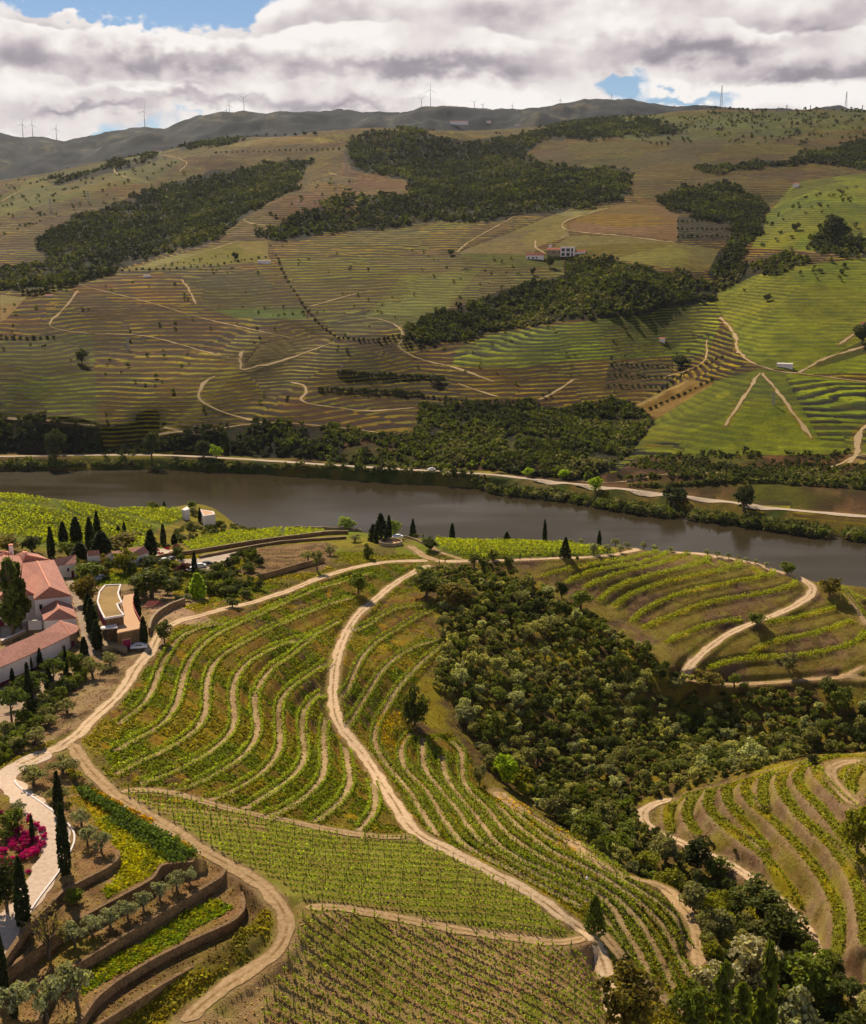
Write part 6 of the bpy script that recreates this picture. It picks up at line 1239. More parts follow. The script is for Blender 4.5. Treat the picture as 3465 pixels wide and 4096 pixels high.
# ------------------------------------------------------------------ buildings and walls
def plain(name, c, rough=.85, nz=.25, sc=1.2, c2=None, bmp=0.0):
    m, n, b = matnodes(name, rough, .25); geo = n.new('ShaderNodeNewGeometry'); f = n.noise(geo.outputs['Position'], sc, 4, .65); g2 = n.noise(geo.outputs['Position'], sc * .15, 2, .5)
    c = np.array(srgb(*c)); c2 = np.array(srgb(*c2)) if c2 else c * (1 - nz)
    q = n.mix(n.mr(n.m('ADD', n.m('MULTIPLY', f, .7), n.m('MULTIPLY', g2, .3)), .38, .64), (*c, 1), (*c2, 1)); n.l.new(q, b.inputs['Base Color'])
    if bmp: bump(n, b, f, bmp)
    return m
M = dict(roof=plain('terracotta', (184, 130, 114), .9, .30, 1.4, bmp=.08), roofd=plain('weathered_tiles', (160, 92, 70), .9, .3, 1.5), white=plain('whitewash', (226, 214, 210), .9, .10, .5), maroon=plain('maroon_paint', (112, 26, 48), .7), glass=plain('dark_window', (34, 34, 38), .2),
         stone=plain('schist_stone', (140, 110, 76), .95, .6, 2.6, bmp=.25), stonel=plain('pale_stone', (160, 140, 110), .95, .4, 2.0, bmp=.1), deck=plain('tan_paving', (196, 156, 120), .9, .12), rooft=plain('gravel_roof', (150, 122, 72), .95, .3, .5), magenta=plain('magenta_panel', (140, 20, 70), .6), red=plain('red_rail', (190, 70, 70), .7),
         conc=plain('pale_concrete', (190, 180, 176), .9, .12), metal=plain('grey_steel', (150, 150, 152), .5, .1), dark=plain('dark_rubber', (26, 26, 28), .8), wood=plain('weathered_wood', (110, 84, 60), .9), redroof=plain('dark_red_roof', (120, 44, 38), .9), cap=plain('tile_capping', (222, 150, 124), .9, .15))
def W(cr, x, y, z): return at_z(np.array([pt(cr, x, y)])[:, 0], np.array([pt(cr, x, y)])[:, 1], z)[0]
def gz(cr, x, y, **k): return float(cast([pt(cr, x, y)], **k)[0][2])
def mesh_obj(name, V, Fc, mat, parent=None):
    me = bpy.data.meshes.new(name); me.from_pydata([tuple(map(float, v)) for v in V], [], [tuple(f) for f in Fc]); me.materials.append(mat); me.update(); return link(name, me, parent)
def slab(name, pts, th, mat, parent=None):
    """face given by 3D points, thickened downwards"""
    n_ = len(pts); V = [tuple(p) for p in pts] + [(p[0], p[1], p[2] - th) for p in pts]
    return mesh_obj(name, V, [tuple(range(n_)), tuple(range(2 * n_ - 1, n_ - 1, -1))] + [((i + 1) % n_, i, n_ + i, n_ + (i + 1) % n_) for i in range(n_)], mat, parent)
def prism(name, pts, zt, zb, mat, parent=None, inset=0.0):
    c = np.mean([p[:2] for p in pts], 0); q = []
    for p in pts:
        d = np.array(p[:2]) - c; L = np.linalg.norm(d); d = d * (1 - inset / L); q.append(c + d)
    zt_ = zt if hasattr(zt, '__len__') else [zt] * len(pts)
    V = [(p[0], p[1], z) for p, z in zip(q, zt_)] + [(p[0], p[1], zb) for p in q]; n_ = len(pts)
    return mesh_obj(name, V, [tuple(range(n_)), tuple(range(2 * n_ - 1, n_ - 1, -1))] + [((i + 1) % n_, i, n_ + i, n_ + (i + 1) % n_) for i in range(n_)], mat, parent)
def beam(name, a, b_, w_, h_, mat, parent=None):
    a = np.array(a, float); b_ = np.array(b_, float); d = b_ - a; L = np.linalg.norm(d); d /= L; s_ = np.cross(d, [0, 0, 1]); ls = np.linalg.norm(s_)
    s_ = np.array([1, 0, 0]) if ls < 1e-3 else s_ / ls; u = np.cross(s_, d)
    V = [p + s_ * w_ * .5 * i + u * h_ * .5 * j for p in (a, b_) for i, j in ((-1, -1), (1, -1), (1, 1), (-1, 1))]
    return mesh_obj(name, V, [(0, 1, 2, 3), (7, 6, 5, 4), (0, 4, 5, 1), (1, 5, 6, 2), (2, 6, 7, 3), (3, 7, 4, 0)], mat, parent)
def empty(name, loc, label, cat, group=None):
    e = link(name, None); e.location = loc; tag(e, label, cat, group); bpy.context.view_layer.update(); return e
def rebase(e):
    """children were built in world space: move them under the empty at its own place"""
    for c in e.children:
        if c.type == 'MESH' and not c.get('_loc'):
            me = c.data; n_ = len(me.vertices); co = np.empty(n_ * 3); me.vertices.foreach_get('co', co); co = co.reshape(-1, 3) - np.array(e.location); me.vertices.foreach_set('co', co.ravel()); me.update()
            for g_ in c.children:
                m2_ = g_.data; k_ = len(m2_.vertices); co = np.empty(k_ * 3); m2_.vertices.foreach_get('co', co); co = co.reshape(-1, 3) - np.array(e.location); m2_.vertices.foreach_set('co', co.ravel()); m2_.update()
def wall_panel(name, a, b_, u0, u1, z0, z1, mat, parent, off=.06):
    """thin framed panel (window, door) standing proud of the wall running a -> b"""
    a = np.array(a[:2]); b_ = np.array(b_[:2]); d = b_ - a; L = np.linalg.norm(d); d /= L; n_ = np.array([-d[1], d[0]]); n_ = n_ if np.dot(n_, -a) > 0 else -n_
    p = a + d * L * u0 + n_ * off * .3; q = a + d * L * u1 + n_ * off * .3
    V = [(*p, z0), (*q, z0), (*q, z1), (*p, z1), (*(p + n_ * off), z0), (*(q + n_ * off), z0), (*(q + n_ * off), z1), (*(p + n_ * off), z1)]
    return mesh_obj(name, V, [(0, 1, 2, 3), (7, 6, 5, 4), (0, 4, 5, 1), (1, 5, 6, 2), (2, 6, 7, 3), (3, 7, 4, 0)], mat, parent)
def hip(name, cr, eaves, ridge, zg, he, hr, label, wmat='white', rmat='roof', gables=(False, False)):
    ze, zr = zg + he, zg + hr
    bl, fl, fr, br_ = [W(cr, x, y, ze) for x, y in eaves]; rb, rf = [W(cr, x, y, zr) for x, y in ridge]
    c = (bl + fl + fr + br_) / 4; e = empty(name, (c[0], c[1], zg), label, 'building')
    prism('wall', [bl, fl, fr, br_], ze - .16, zg - 4, M[wmat], e, .35)
    rp = mesh_obj('roof', [bl, fl, fr, br_, rb, rf] + [p - [0, 0, .18] for p in (bl, fl, fr, br_)], [(0, 1, 5, 4), (3, 4, 5, 2), (1, 2, 5), (0, 4, 3), (0, 6, 7, 1), (1, 7, 8, 2), (2, 8, 9, 3), (3, 9, 6, 0), (6, 9, 8, 7)], M[rmat], e)
    for k, (p, q) in enumerate([(rb, rf), (rf, fl), (rf, fr)]): beam('ridge_cap', p + [0, 0, .06], q + [0, 0, .06], .32, .14, M['cap'], rp)
    return e, (bl, fl, fr, br_), ze
def finish(e): rebase(e)
zg = 92.3
e, cs, ze = hip('winery_hall', K7, [(222, 385), (345, 752), (722, 712), (545, 350)], [(375, 362), (505, 625)], zg, 8.6, 12.2, 'large winery hall with hipped terracotta roof, the right one of the two big halls'); wall_panel('window', cs[1], cs[2], .12, .2, ze - 3, ze - 1.6, M['glass'], e); finish(e)
e, cs, ze = hip('winery_hall', K7, [(-190, 380), (-60, 760), (345, 700), (212, 310)], [(38, 303), (165, 600)], zg, 8.8, 12.6, 'large winery hall with hipped terracotta roof, left one behind the poplars'); wall_panel('door', cs[1], cs[2], .05, .2, zg - .2, zg + 3, M['maroon'], e); finish(e)
e, cs, ze = hip('winery_hall', K7, [(150, 300), (228, 385), (505, 350), (385, 292)], [(235, 264), (262, 300)], zg + .5, 8.0, 10.6, 'smaller pyramid-roofed hall behind the two big winery halls'); finish(e)
e, cs, ze = hip('winery_hall', K7, [(-120, 250), (-60, 330), (130, 310), (100, 262)], [(-40, 262), (60, 268)], zg + .5, 8.0, 9.6, 'rearmost low red roof at the left edge of the winery'); finish(e)
e, cs, ze = hip('winery_hall', K7, [(405, 848), (442, 962), (778, 936), (732, 795)], [(565, 758), (597, 842)], zg, 5.6, 8.0, 'square whitewashed block with pyramid roof before the right winery hall'); finish(e)
# low house to the right behind, gabled garden house
def gable_house(name, cr, rl, rr, el, er, zg, he, hr, label, wins=(), wmat='white', rmat='roof', cat='building', g=None):
    ze, zr = zg + he, zg + hr
    RL, RR = W(cr, *rl, zr), W(cr, *rr, zr); EL, ER = W(cr, *el, ze), W(cr, *er, ze); BL = 2 * RL - EL; BR = 2 * RR - ER; BL[2] = BR[2] = ze
    c = (EL + ER + BL + BR) / 4; e = empty(name, (c[0], c[1], zg), label, cat, g)
    th = .15; mesh_obj('roof', [EL, ER, RR, RL, BR, BL] + [p - [0, 0, th] for p in (EL, ER, RR, RL, BR, BL)], [(0, 1, 2, 3), (3, 2, 4, 5), (6, 9, 8, 7), (9, 11, 10, 8), (0, 6, 7, 1), (4, 10, 11, 5), (1, 7, 8, 2), (2, 8, 10, 4), (3, 9, 6, 0), (5, 11, 9, 3)], M[rmat], e)
    def ins(p): d = p[:2] - c[:2]; return c[:2] + d * .95
    q = [ins(p) for p in (EL, ER, BR, BL)]; rl_, rr_ = ins(RL), ins(RR); zt = ze - th - .02; zp = zr - th - .06
    V = [(*p, zg - 2) for p in q] + [(*p, zt) for p in q] + [(*rl_, zp), (*rr_, zp)]
    mesh_obj('wall', V, [(0, 1, 5, 4), (2, 3, 7, 6), (1, 2, 6, 9, 5), (3, 0, 4, 8, 7)], M[wmat], e)
    for (u0, u1, z0, z1, mt, nm) in wins:
        wall_panel(nm, q[0], q[1], u0, u1, zg + z0, zg + z1, M[mt], e)
    finish(e); return e
gable_house('winery_wing', K7, (505, 352), (765, 297), (580, 412), (772, 385), zg, 4.6, 6.6, 'low white wing with terracotta roof ending in the cypresses', [(.5, .6, 2.2, 3.4, 'glass', 'window'), (.72, .86, 0, 2.3, 'maroon', 'door')])
zE = gz(K7, 1400, 400); gable_house('garden_house', K7, (1120, 270), (1452, 212), (1200, 362), (1508, 276), zE, 4.2, 6.4, 'white gabled house with terracotta roof half hidden by trees', [(.7, .76, 2, 3, 'glass', 'window')])
zE = gz(K7, 920, 420); gable_house('garden_house', K7, (880, 262), (1000, 250), (890, 310), (1010, 300), zE, 4.0, 5.6, 'sliver of red roof showing between the stout cypresses')
for x, y, lab in ((115, 262, 'white chimney on the rear winery roof'), (257, 340, 'white chimney on the pyramid-roofed winery hall')):
    p = W(K7, x, y, zg + 9.6); e = empty('chimney', p, lab, 'chimney'); prism('stack', [p + [-.5, -.5, 0], p + [.5, -.5, 0], p + [.5, .5, 0], p + [-.5, .5, 0]], p[2] + 1.9, p[2] - 2, M['white'], e); prism('cap', [p + [-.65, -.65, 0], p + [.65, -.65, 0], p + [.65, .65, 0], p + [-.65, .65, 0]], p[2] + 2.2, p[2] + 1.9, M['cap'], e); finish(e)
# long front range with the sweeping roof
ze, zr = zg + 4.9, zg + 7.2
Bq = [W(K7, x, y, zr) for x, y in [(-130, 1312), (0, 1255), (230, 1157), (450, 1060), (608, 962)]]; Fq = [W(K7, x, y, ze) for x, y in [(-130, 1492), (0, 1435), (260, 1325), (500, 1213), (716, 1106)]]
En = [W(K7, x, y, ze) for x, y in [(770, 1080), (797, 1045), (780, 1012), (700, 985)]]
e = empty('winery_range', (Fq[2][0], Fq[2][1], zg), 'long white winery range with sweeping terracotta roof and maroon base', 'building')
V = Bq + Fq + En; Fc = [(i, i + 5, i + 6, i + 1) for i in range(4)] + [(4, 9, 10), (4, 10, 11), (4, 11, 12), (4, 12, 13)]
V2 = [p - [0, 0, .2] for p in V]; n_ = len(V)
outer = [5, 6, 7, 8, 9, 10, 11, 12, 13, 4, 3, 2, 1, 0]; rp = mesh_obj('roof', V + V2, Fc + [tuple(i + n_ for i in f[::-1]) for f in Fc] + [(outer[i], outer[(i + 1) % 14], outer[(i + 1) % 14] + n_, outer[i] + n_) for i in range(14)], M['roof'], e)
beam('ridge_cap', Bq[4] + [0, 0, .08], Fq[4] + [0, 0, .08], .4, .14, M['cap'], rp)
cen = np.mean([p[:2] for p in Bq[1:4]], 0)
def insw(p, k=.5): d = np.array(p[:2]) - cen; L = np.linalg.norm(d); nrm = np.array([-(Bq[3] - Bq[1])[1], (Bq[3] - Bq[1])[0]]); nrm /= np.linalg.norm(nrm); nrm = nrm if np.dot(nrm, d) < 0 else -nrm; return np.array(p[:2]) + nrm * k
front = [insw(p) for p in Fq]; endw = [np.array(p[:2]) * .5 + .5 * np.array(p[:2]) - (np.array(p[:2]) - Bq[4][:2]) / np.linalg.norm(np.array(p[:2]) - Bq[4][:2]) * .5 for p in En]
def sheet(name, pts, zt, zb, mat, parent): V = [(*p, zt) for p in pts] + [(*p, zb) for p in pts]; n_ = len(pts); return mesh_obj(name, V, [(i, n_ + i, n_ + i + 1, i + 1) for i in range(n_ - 1)], mat, parent)
sheet('wall', front, ze - .15, zg - 1.5, M['white'], e); sheet('wall', [front[-1]] + endw + [Bq[4][:2]], ze - .15, zg - 1.5, M['stonel'], e)
sheet('base_band', [p + (np.array([0, 0]) - p) / np.linalg.norm(p) * .03 for p in front], zg + .75, zg - 1.4, M['maroon'], e)
wall_panel('window', front[3], front[4], .62, .74, zg + 1.2, zg + 2.9, M['stonel'], e); wall_panel('door', front[4], endw[0], .2, .75, zg + .1, zg + 2.8, M['maroon'], e)
sheet('back_wall', [p[:2] for p in Bq], zr - .2, zg - 1, M['white'], e); finish(e)
# courtyard walls and posts
def wall_line(name, pts, h, th, mat, label, Dmax=640, zt=None, cap=None, Dmin=0, raw=None, below=1.0):
    T = track(pts, 1.5, 1, Dmax=Dmax, Dmin=Dmin) if raw is None else raw
    N = normals2(T); z = zq(T[:, 0], T[:, 1]) if zt is None else np.full(len(T), zt - h); z = smooth(z, 3)
    a = T[:, :2] + N * th * .5; b_ = T[:, :2] - N * th * .5; n_ = len(T)
    V = np.stack([np.column_stack([a, z - below]), np.column_stack([a, z + h]), np.column_stack([b_, z + h]), np.column_stack([b_, z - below])], 1).reshape(-1, 3)
    Fc = []
    for i in range(n_ - 1):
        for k in range(3): Fc.append((4 * i + k, 4 * i + k + 1, 4 * i + 5 + k, 4 * i + 4 + k))
    Fc += [(0, 3, 2, 1), (4 * n_ - 4, 4 * n_ - 3, 4 * n_ - 2, 4 * n_ - 1)]
    o = np.array([T[0, 0], T[0, 1], z[0]]); ob = mesh_obj(name, V - o, Fc, M[mat]); ob.location = o; tag(ob, label, 'wall')
    if cap:
        a = T[:, :2] + N * (th * .5 + .08); b_ = T[:, :2] - N * (th * .5 + .08)
        V = np.stack([np.column_stack([a, z + h + .01]), np.column_stack([a, z + h + .14]), np.column_stack([b_, z + h + .14]), np.column_stack([b_, z + h + .01])], 1).reshape(-1, 3)
        mesh_obj('coping', V - o, Fc[:-2], M[cap], ob)
    return ob
wall_line('courtyard_wall', K7((272, 1060), (360, 1056), (445, 1050)), 2.6, .3, 'white', 'white courtyard wall between poplars and square block', cap='white')
wall_line('courtyard_wall', K7((0, 1210), (130, 1150), (270, 1085)), .9, .5, 'stonel', 'low pale wall along the courtyard edge', cap='white')
# visitor building
zv = gz(K7, 1380, 1215); zd = zv + 4.7; zr = zd + 2.5
e = empty('visitor_building', tuple(W(K7, 1250, 1000, zv)), 'modern flat-roofed visitor building with tan deck, stone walls and magenta door', 'building')
deck = [W(K7, x, y, zd) for x, y in [(1228, 712), (1365, 690), (1345, 760), (1342, 820), (1360, 880), (1400, 960), (1456, 1032), (1180, 1088), (1190, 1000), (1255, 905), (1232, 790)]]
prism('deck', deck, zd, zd - .3, M['deck'], e); dp = prism('stone_wall', deck, zd - .3, zv - 2, M['stone'], e, .12)
roofp = [W(K7, x, y, zr) for x, y in [(1062, 612), (1217, 606), (1190, 690), (1205, 740), (1228, 788), (1178, 800), (1205, 860), (1250, 912), (1058, 945), (1010, 850), (985, 780), (1005, 680)]]
prism('flat_roof', roofp, zr, zr - .4, M['rooft'], e, .3); prism('upper_wall', roofp, zr - .4, zd - .2, M['stone'], e, .5); beam('side_panel', roofp[8] * [1, 1, 0] + [0, 0, zd + .7], roofp[9] * [1, 1, 0] + [0, 0, zd + .7], .3, 2.4, M['maroon'], e); beam('side_panel', roofp[9] * [1, 1, 0] + [0, 0, zd + .7], roofp[10] * [1, 1, 0] + [0, 0, zd + .7], .3, 2.4, M['maroon'], e)
for i in range(len(roofp)): beam('parapet', roofp[i] + [0, 0, .05], roofp[(i + 1) % len(roofp)] + [0, 0, .05], .42, .5, M['white'], e)
can = [W(K7, x, y, zd + .6) for x, y in [(1010, 1022), (1175, 995), (1188, 1030), (1012, 1044)]]; prism('canopy', can, zd + .6, zd + .25, M['white'], e)
box = [W(K7, x, y, zd - .2) for x, y in [(1075, 1045), (1183, 1030), (1183, 1010), (1075, 1022)]]; prism('stone_box', box, zd + .2, zv - 1, M['stone'], e)
a, b_ = W(K7, 1180, 1088, zd)[:2], W(K7, 1456, 1032, zd)[:2]
wall_panel('door', a, b_, .17, .45, zv - .2, zv + 2.4, M['magenta'], e, .3); wall_panel('door_frame', a, b_, .15, .47, zv - .2, zv + 2.65, M['deck'], e, .15)
for i, (p, q) in enumerate(zip([(1365, 700), (1345, 760), (1342, 820), (1360, 880), (1400, 960)], [(1345, 760), (1342, 820), (1360, 880), (1400, 960), (1450, 1025)])):
    beam('rail', W(K7, *p, zd) + [0, 0, .9], W(K7, *q, zd) + [0, 0, .9], .12, .35, M['red'], e)
low = [W(K7, x, y, zv + 1.2) for x, y in [(1035, 1222), (1140, 1205), (1278, 1248), (1282, 1228), (1190, 1180), (1040, 1165)]]; prism('lower_terrace', low, zv + 1.2, zv - 4, M['stonel'], e); finish(e)
wall_line('retaining_wall', K7((1508, 1110), (1520, 1040), (1560, 970), (1620, 915), (1700, 870)) + K1((800, 568), (900, 530), (1010, 495)), 1.9, .5, 'stone', 'curved stone retaining wall beside the visitor terrace', cap='stonel')
for k in range(4):
    a = gz(K1, 560, 600); p0 = W(K1, 500 + 35 * k, 530, a + 1.6); p1 = W(K1, 585 + 35 * k, 450, a + 2.6)
    e = empty('pergola_frame', (p0[0], p0[1], a), 'leaning red steel frame over the visitor terrace, %s from the left' % ORD[k], 'frame', 'red terrace frames'); beam('leg', p0, p1, .12, .12, M['red'], e); beam('leg', p1, p1 + [1.2, .3, -1.6], .12, .12, M['red'], e); finish(e)
# long walls above the car park, lookout
wall_line('stone_wall', P1((60, 605), (230, 570), (430, 548), (760, 492), (1000, 452), (1320, 408), (1764, 352)) + P4((120, 362), (300, 350), (500, 346)), 1.5, .5, 'stone', 'long dark stone wall under the riverside vine strip', cap='stonel')
wall_line('stone_wall', P1((490, 592), (700, 552), (960, 500), (1320, 440), (1764, 404)) + P4((120, 418), (300, 402), (480, 392)), 1.0, .5, 'stone', 'lower parallel stone wall beside the pale car park', cap='stonel')
wall_line('stone_wall', P1((1360, 290), (1560, 296), (1764, 302)) + P4((120, 300), (350, 302), (632, 318)), 1.3, .4, 'stonel', 'grey wall along the river edge of the small plot')
wall_line('stone_wall', P4((1030, 380), (1120, 395), (1230, 440), (1330, 500)), .9, .35, 'stonel', 'pale low wall running from the lookout to the junction')
wall_line('stone_wall', P1((440, 760), (640, 722), (830, 640), (920, 600)), .9, .4, 'stonel', 'pale parapet along the near side of the car park')
wall_line('stone_wall', P1((1100, 800), (1300, 750), (1500, 690), (1764, 625)), 1.8, .6, 'stone', 'dark cut stone face below the bare mound')
zl = gz(P4, 915, 440, Dmax=640); c = W(P4, 915, 412, zl + 1.6); sL = .39683 * np.linalg.norm(c - [0, 0, H]) / F; rr_ = 122 * sL
e = empty('lookout', (c[0], c[1], zl), 'round stone lookout ringed by a low curved wall under the cedar', 'lookout')
ang = np.linspace(0, 2 * math.pi, 33)
def ring(name, r0, r1, zt, zb, mat): V = [(c[0] + r * math.cos(t), c[1] + r * math.sin(t), z) for r, z in ((r1, zb), (r1 * .97, zt), (r0 * .97, zt), (r0, zb)) for t in ang]; k = 33; return mesh_obj(name, V, [(j * k + i, j * k + i + 1, (j + 1) * k + i + 1, (j + 1) * k + i) for j in range(3) for i in range(32)], mat, e)
ring('ring_wall', rr_ - .5, rr_, zl + 1.7, zl - 4, M['stonel']); ring('inner_step', rr_ * .55, rr_ * .6, zl + 1.25, zl - 1, M['stone']); prism('floor', [(c[0] + rr_ * .93 * math.cos(t), c[1] + rr_ * .93 * math.sin(t), 0) for t in ang[:-1]], zl + .8, zl - 3, M['deck'], e); finish(e)
# olive terrace walls: follow the shelves' outlines
for key, lab in (('t4', 'dry-stone wall holding the lowest weedy terrace'), ('t3', 'dry-stone wall under the row of olives'), ('t2', 'dry-stone wall below the yellow flower slope'), ('t1', 'curved dry-stone wall under the upper bare shelf'), ('t5', 'outermost low wall inside the hairpin track')):
    poly, z = TL[key]
    i0, i1 = {'t5': (0, 8), 't4': (1, 9), 't3': (1, 7), 't2': (4, 10), 't1': (4, 10)}[key]
    Q = at_z(np.array(poly)[i0:i1 + 1, 0], np.array(poly)[i0:i1 + 1, 1], z); Q = spline(Q[:, :2], step=1.2) if False else Q[:, :2]
    T = resample(np.column_stack([Q, np.full(len(Q), z)]), 1.0); T[:, :2] = smooth(T[:, :2], 1)
    n_ = len(T); T2 = T.copy(); hgt = {'t5': 1.1, 't4': 1.5, 't3': 1.6, 't2': 2.0, 't1': 1.2}[key]
    wall_line('terrace_wall', None, hgt + .05, .7, 'stone', lab, zt=z + .05, raw=T2, below=1.6)
wall_line('drive_kerb', P5((170, 60), (190, 110), (330, 220), (480, 320), (620, 420), (720, 500)), .25, .3, 'white', 'pale kerb edging the upper bend of the paved drive', below=.3)
wall_line('drive_kerb', P5((780, 560), (850, 640), (885, 740), (870, 840), (820, 930), (760, 1060), (640, 1230), (480, 1440), (360, 1620)), .25, .3, 'white', 'pale kerb edging the lower straight of the paved drive', below=.3)
# white riverside house
zw = gz(P1, 585, 215, Dmax=660); h_ = 5.2
e = empty('riverside_house', tuple(W(P1, 590, 150, zw)), 'white walled riverside house at the tip of the left hill', 'building')
pp = [W(P1, x, y, zw + h_) for x, y in [(505, 92), (640, 112), (638, 128), (540, 160)]]; top = pp
prism('wall', [pp[0], pp[1], pp[1] + (pp[3] - pp[0]) * .45, pp[3]], zw + h_, zw - 6, M['white'], e); prism('terrace', [pp[0], pp[1], pp[1] + (pp[3] - pp[0]) * .4, pp[3]], zw + h_ + .05, zw + h_ - .5, M['deck'], e, 1.0)
qq = [W(P1, x, y, zw + h_ + 1.5) for x, y in [(318, 95), (375, 62), (400, 90), (352, 105)]]; prism('annex', qq, zw + h_ + 1.5, zw - 4, M['white'], e); finish(e)
# far estate house
De = dict(Dmin=1000)
def far_box(cr, x0, x1, yt, yb, depth, label, name='farmhouse', wmat='white', rmat=None, wins=0, hr=0, g=None):
    p0 = cast([pt(cr, x0, yb)], **De)[0]; Dh = math.hypot(*p0[:2]); s_ = CS[id(cr)] * Dh / F; wd = (x1 - x0) * s_; ht = (yb - yt) * s_
    a = math.atan2(p0[0], p0[1]); r_ = np.array([math.cos(a), -math.sin(a)]); f_ = np.array([math.sin(a), math.cos(a)]); zb = p0[2]
    A = p0[:2]; Bp = A + r_ * wd; Cq = Bp + f_ * depth; Dq = A + f_ * depth; e = empty(name, (p0[0], p0[1], zb), label, 'building', g)
    hw = ht - hr; prism('wall', [(*A, 0), (*Bp, 0), (*Cq, 0), (*Dq, 0)], zb + hw, zb - 5, M[wmat], e)
    if hr:
        m0 = (A + Dq) / 2; m1_ = (Bp + Cq) / 2; ov = .4; zz0 = zb + hw + .02
        mesh_obj('roof', [(*(A - r_ * ov - f_ * ov), zz0), (*(Bp + r_ * ov - f_ * ov), zz0), (*(Cq + r_ * ov + f_ * ov), zz0), (*(Dq - r_ * ov + f_ * ov), zz0), (*m0, zz0 + hr), (*m1_, zz0 + hr)], [(0, 1, 5, 4), (2, 3, 4, 5), (1, 2, 5), (3, 0, 4), (0, 3, 2, 1)], M[rmat or 'roofd'], e)
    else: prism('roof', [(*(A - r_ * .2), 0), (*(Bp + r_ * .2), 0), (*Cq, 0), (*Dq, 0)], zb + hw + .5, zb + hw + .02, M[rmat or wmat], e)
    for (u0, u1, v0, v1) in wins or (): wall_panel('window', A, Bp, u0, u1, zb + hw * v0, zb + hw * v1, M['glass'], e, .15)
    finish(e)
far_box(P2, 1005, 1170, 415, 520, 14, 'white two-storey estate house on the far hill with dark framed windows', 'estate_house', wins=[(.08, .3, .55, .88), (.40, .64, .55, .88), (.74, .86, .5, .9), (.08, .3, .08, .42), (.40, .64, .08, .42), (.74, .86, .05, .42)])
far_box(P2, 845, 1003, 418, 515, 12, 'brown rendered wing with tiled roof left of the white estate house', 'estate_wing', wmat='stonel', hr=3.2, wins=[(.05, .13, .5, .75), (.38, .46, .5, .75), (.52, .6, .5, .75), (.86, .94, .5, .75)])
far_box(P2, 1178, 1300, 442, 495, 10, 'low red-roofed outbuilding right of the white estate house', 'outbuilding', hr=3.0); far_box(P2, 600, 805, 485, 545, 10, 'pale barn with dark red roof left of the estate house', 'barn', rmat='redroof', hr=2.8, wins=[(.1, .2, 0, .6), (.35, .45, 0, .6), (.55, .62, 0, .6)])
far_box(P2, 868, 905, 385, 418, 5, 'white water tower block behind the estate wing', 'tank_house')
for cr, x0, x1, yt, yb, lab, hr in [(DD_, 922, 944, 333, 347, 'tiny stone hut on the green terraces', 1.2), (DD_, 1400, 1460, 440, 450, 'long low white shed beside the white farm road', 0), (DD_, 1742, 1790, 270, 290, 'orange-roofed farmhouse at the right edge', 2.5), (A_, 625, 655, 611, 620, 'orange-roofed hut on the upper left ridge', 3), (B_, 70, 140, 492, 503, 'pale village house below the mountains, left one', 3),
        (B_, 218, 236, 492, 502, 'pale village house below the mountains, middle one', 3), (B_, 336, 352, 507, 514, 'pale village house below the mountains, right one', 2), (C_, 186, 212, 157, 165, 'small white shed on the left shoulder', 1.2), (C_, 585, 612, 80, 88, 'white shed beside the red earth cutting', 0), (C_, 1050, 1100, 20, 30, 'low stone ruin at the corner of the pale field', 0), (B_, 1466, 1488, 745, 764, 'white hut high on the green slope', 2), (C_, 412, 430, 52, 60, 'white hut on the ridge left of the pale field', 1.0), (B_, 1396, 1404, 0, 1, 'x', 0)][:-1]:
    far_box(cr, x0, x1, yt, yb, 7, lab, 'hut', hr=hr)

# ------------------------------------------------------------------ wind turbines, masts, pylons
def cone(a, b_, r0, r1, ns=8):
    return tube(np.array([a, (np.array(a) + b_) / 2, b_]), [r0, (r0 + r1) / 2, r1], ns)
def turbine(cr, x, yb, yh, rot, label):
    px, py = pt(cr, x, yb); az_ = math.atan((px - CX) / F / (cp)) if False else math.atan2(*ray(px, py)[:2]); Dh = DCR * .985; X_, Y_ = math.sin(az_) * Dh, math.cos(az_) * Dh; z = float(zq(X_, Y_)[0]) - 3
    h = max((yb - yh) * CS[id(cr)] * Dh / F, 30); e = empty('wind_turbine', (X_, Y_, z), label, 'wind turbine', 'wind turbines on the skyline')
    V, Fc = cone((0, 0, 0), (0, 0, h + 3), 1.6, .9); link('tower', np_mesh('tower', V, Fc, [M['metal']], smooth=True), e); V, Fc = cone((0, 2.6, h + 3), (0, -3.5, h + 3), 1.3, .9); link('nacelle', np_mesh('nacelle', V, Fc, [M['metal']], smooth=True), e)
    for k in range(3):
        t = rot + k * 2.0944; d = np.array([math.sin(t), 0, math.cos(t)]); s_ = np.array([math.cos(t), 0, -math.sin(t)]); o = np.array([0, -3.8, h + 3]); L = h * .46
        V = [o + s_ * -.5, o + s_ * .5, o + d * L * .2 + s_ * .9, o + d * L * .2 - s_ * .5, o + d * L + s_ * .25, o + d * L - s_ * .25]; V = V + [v + np.array([0, -.5, 0]) for v in V]
        mesh_obj('blade', V, [(0, 1, 2, 3), (3, 2, 4, 5), (9, 8, 7, 6), (11, 10, 8, 9), (0, 6, 7, 1), (1, 7, 8, 2), (2, 8, 10, 4), (4, 10, 11, 5), (5, 11, 9, 3), (3, 9, 6, 0)], M['metal'], e)
TB = [(A_, 95, 560, 514, .2), (A_, 135, 566, 523, 0.1), (A_, 231, 565, 522, .3), (A_, 591, 534, 475, .2), (A_, 935, 472, 430, .1), (A_, 995, 472, 407, 1.0), (A_, 923, 472, 450, .3), (A_, 1716, 440, 403, .9), (A_, 1753, 442, 376, .0), (B_, 168, 463, 430, .9), (B_, 203, 463, 438, .6), (B_, 323, 465, 440, .3), (B_, 518, 432, 410, .2), (B_, 727, 424, 404, 0.1)]
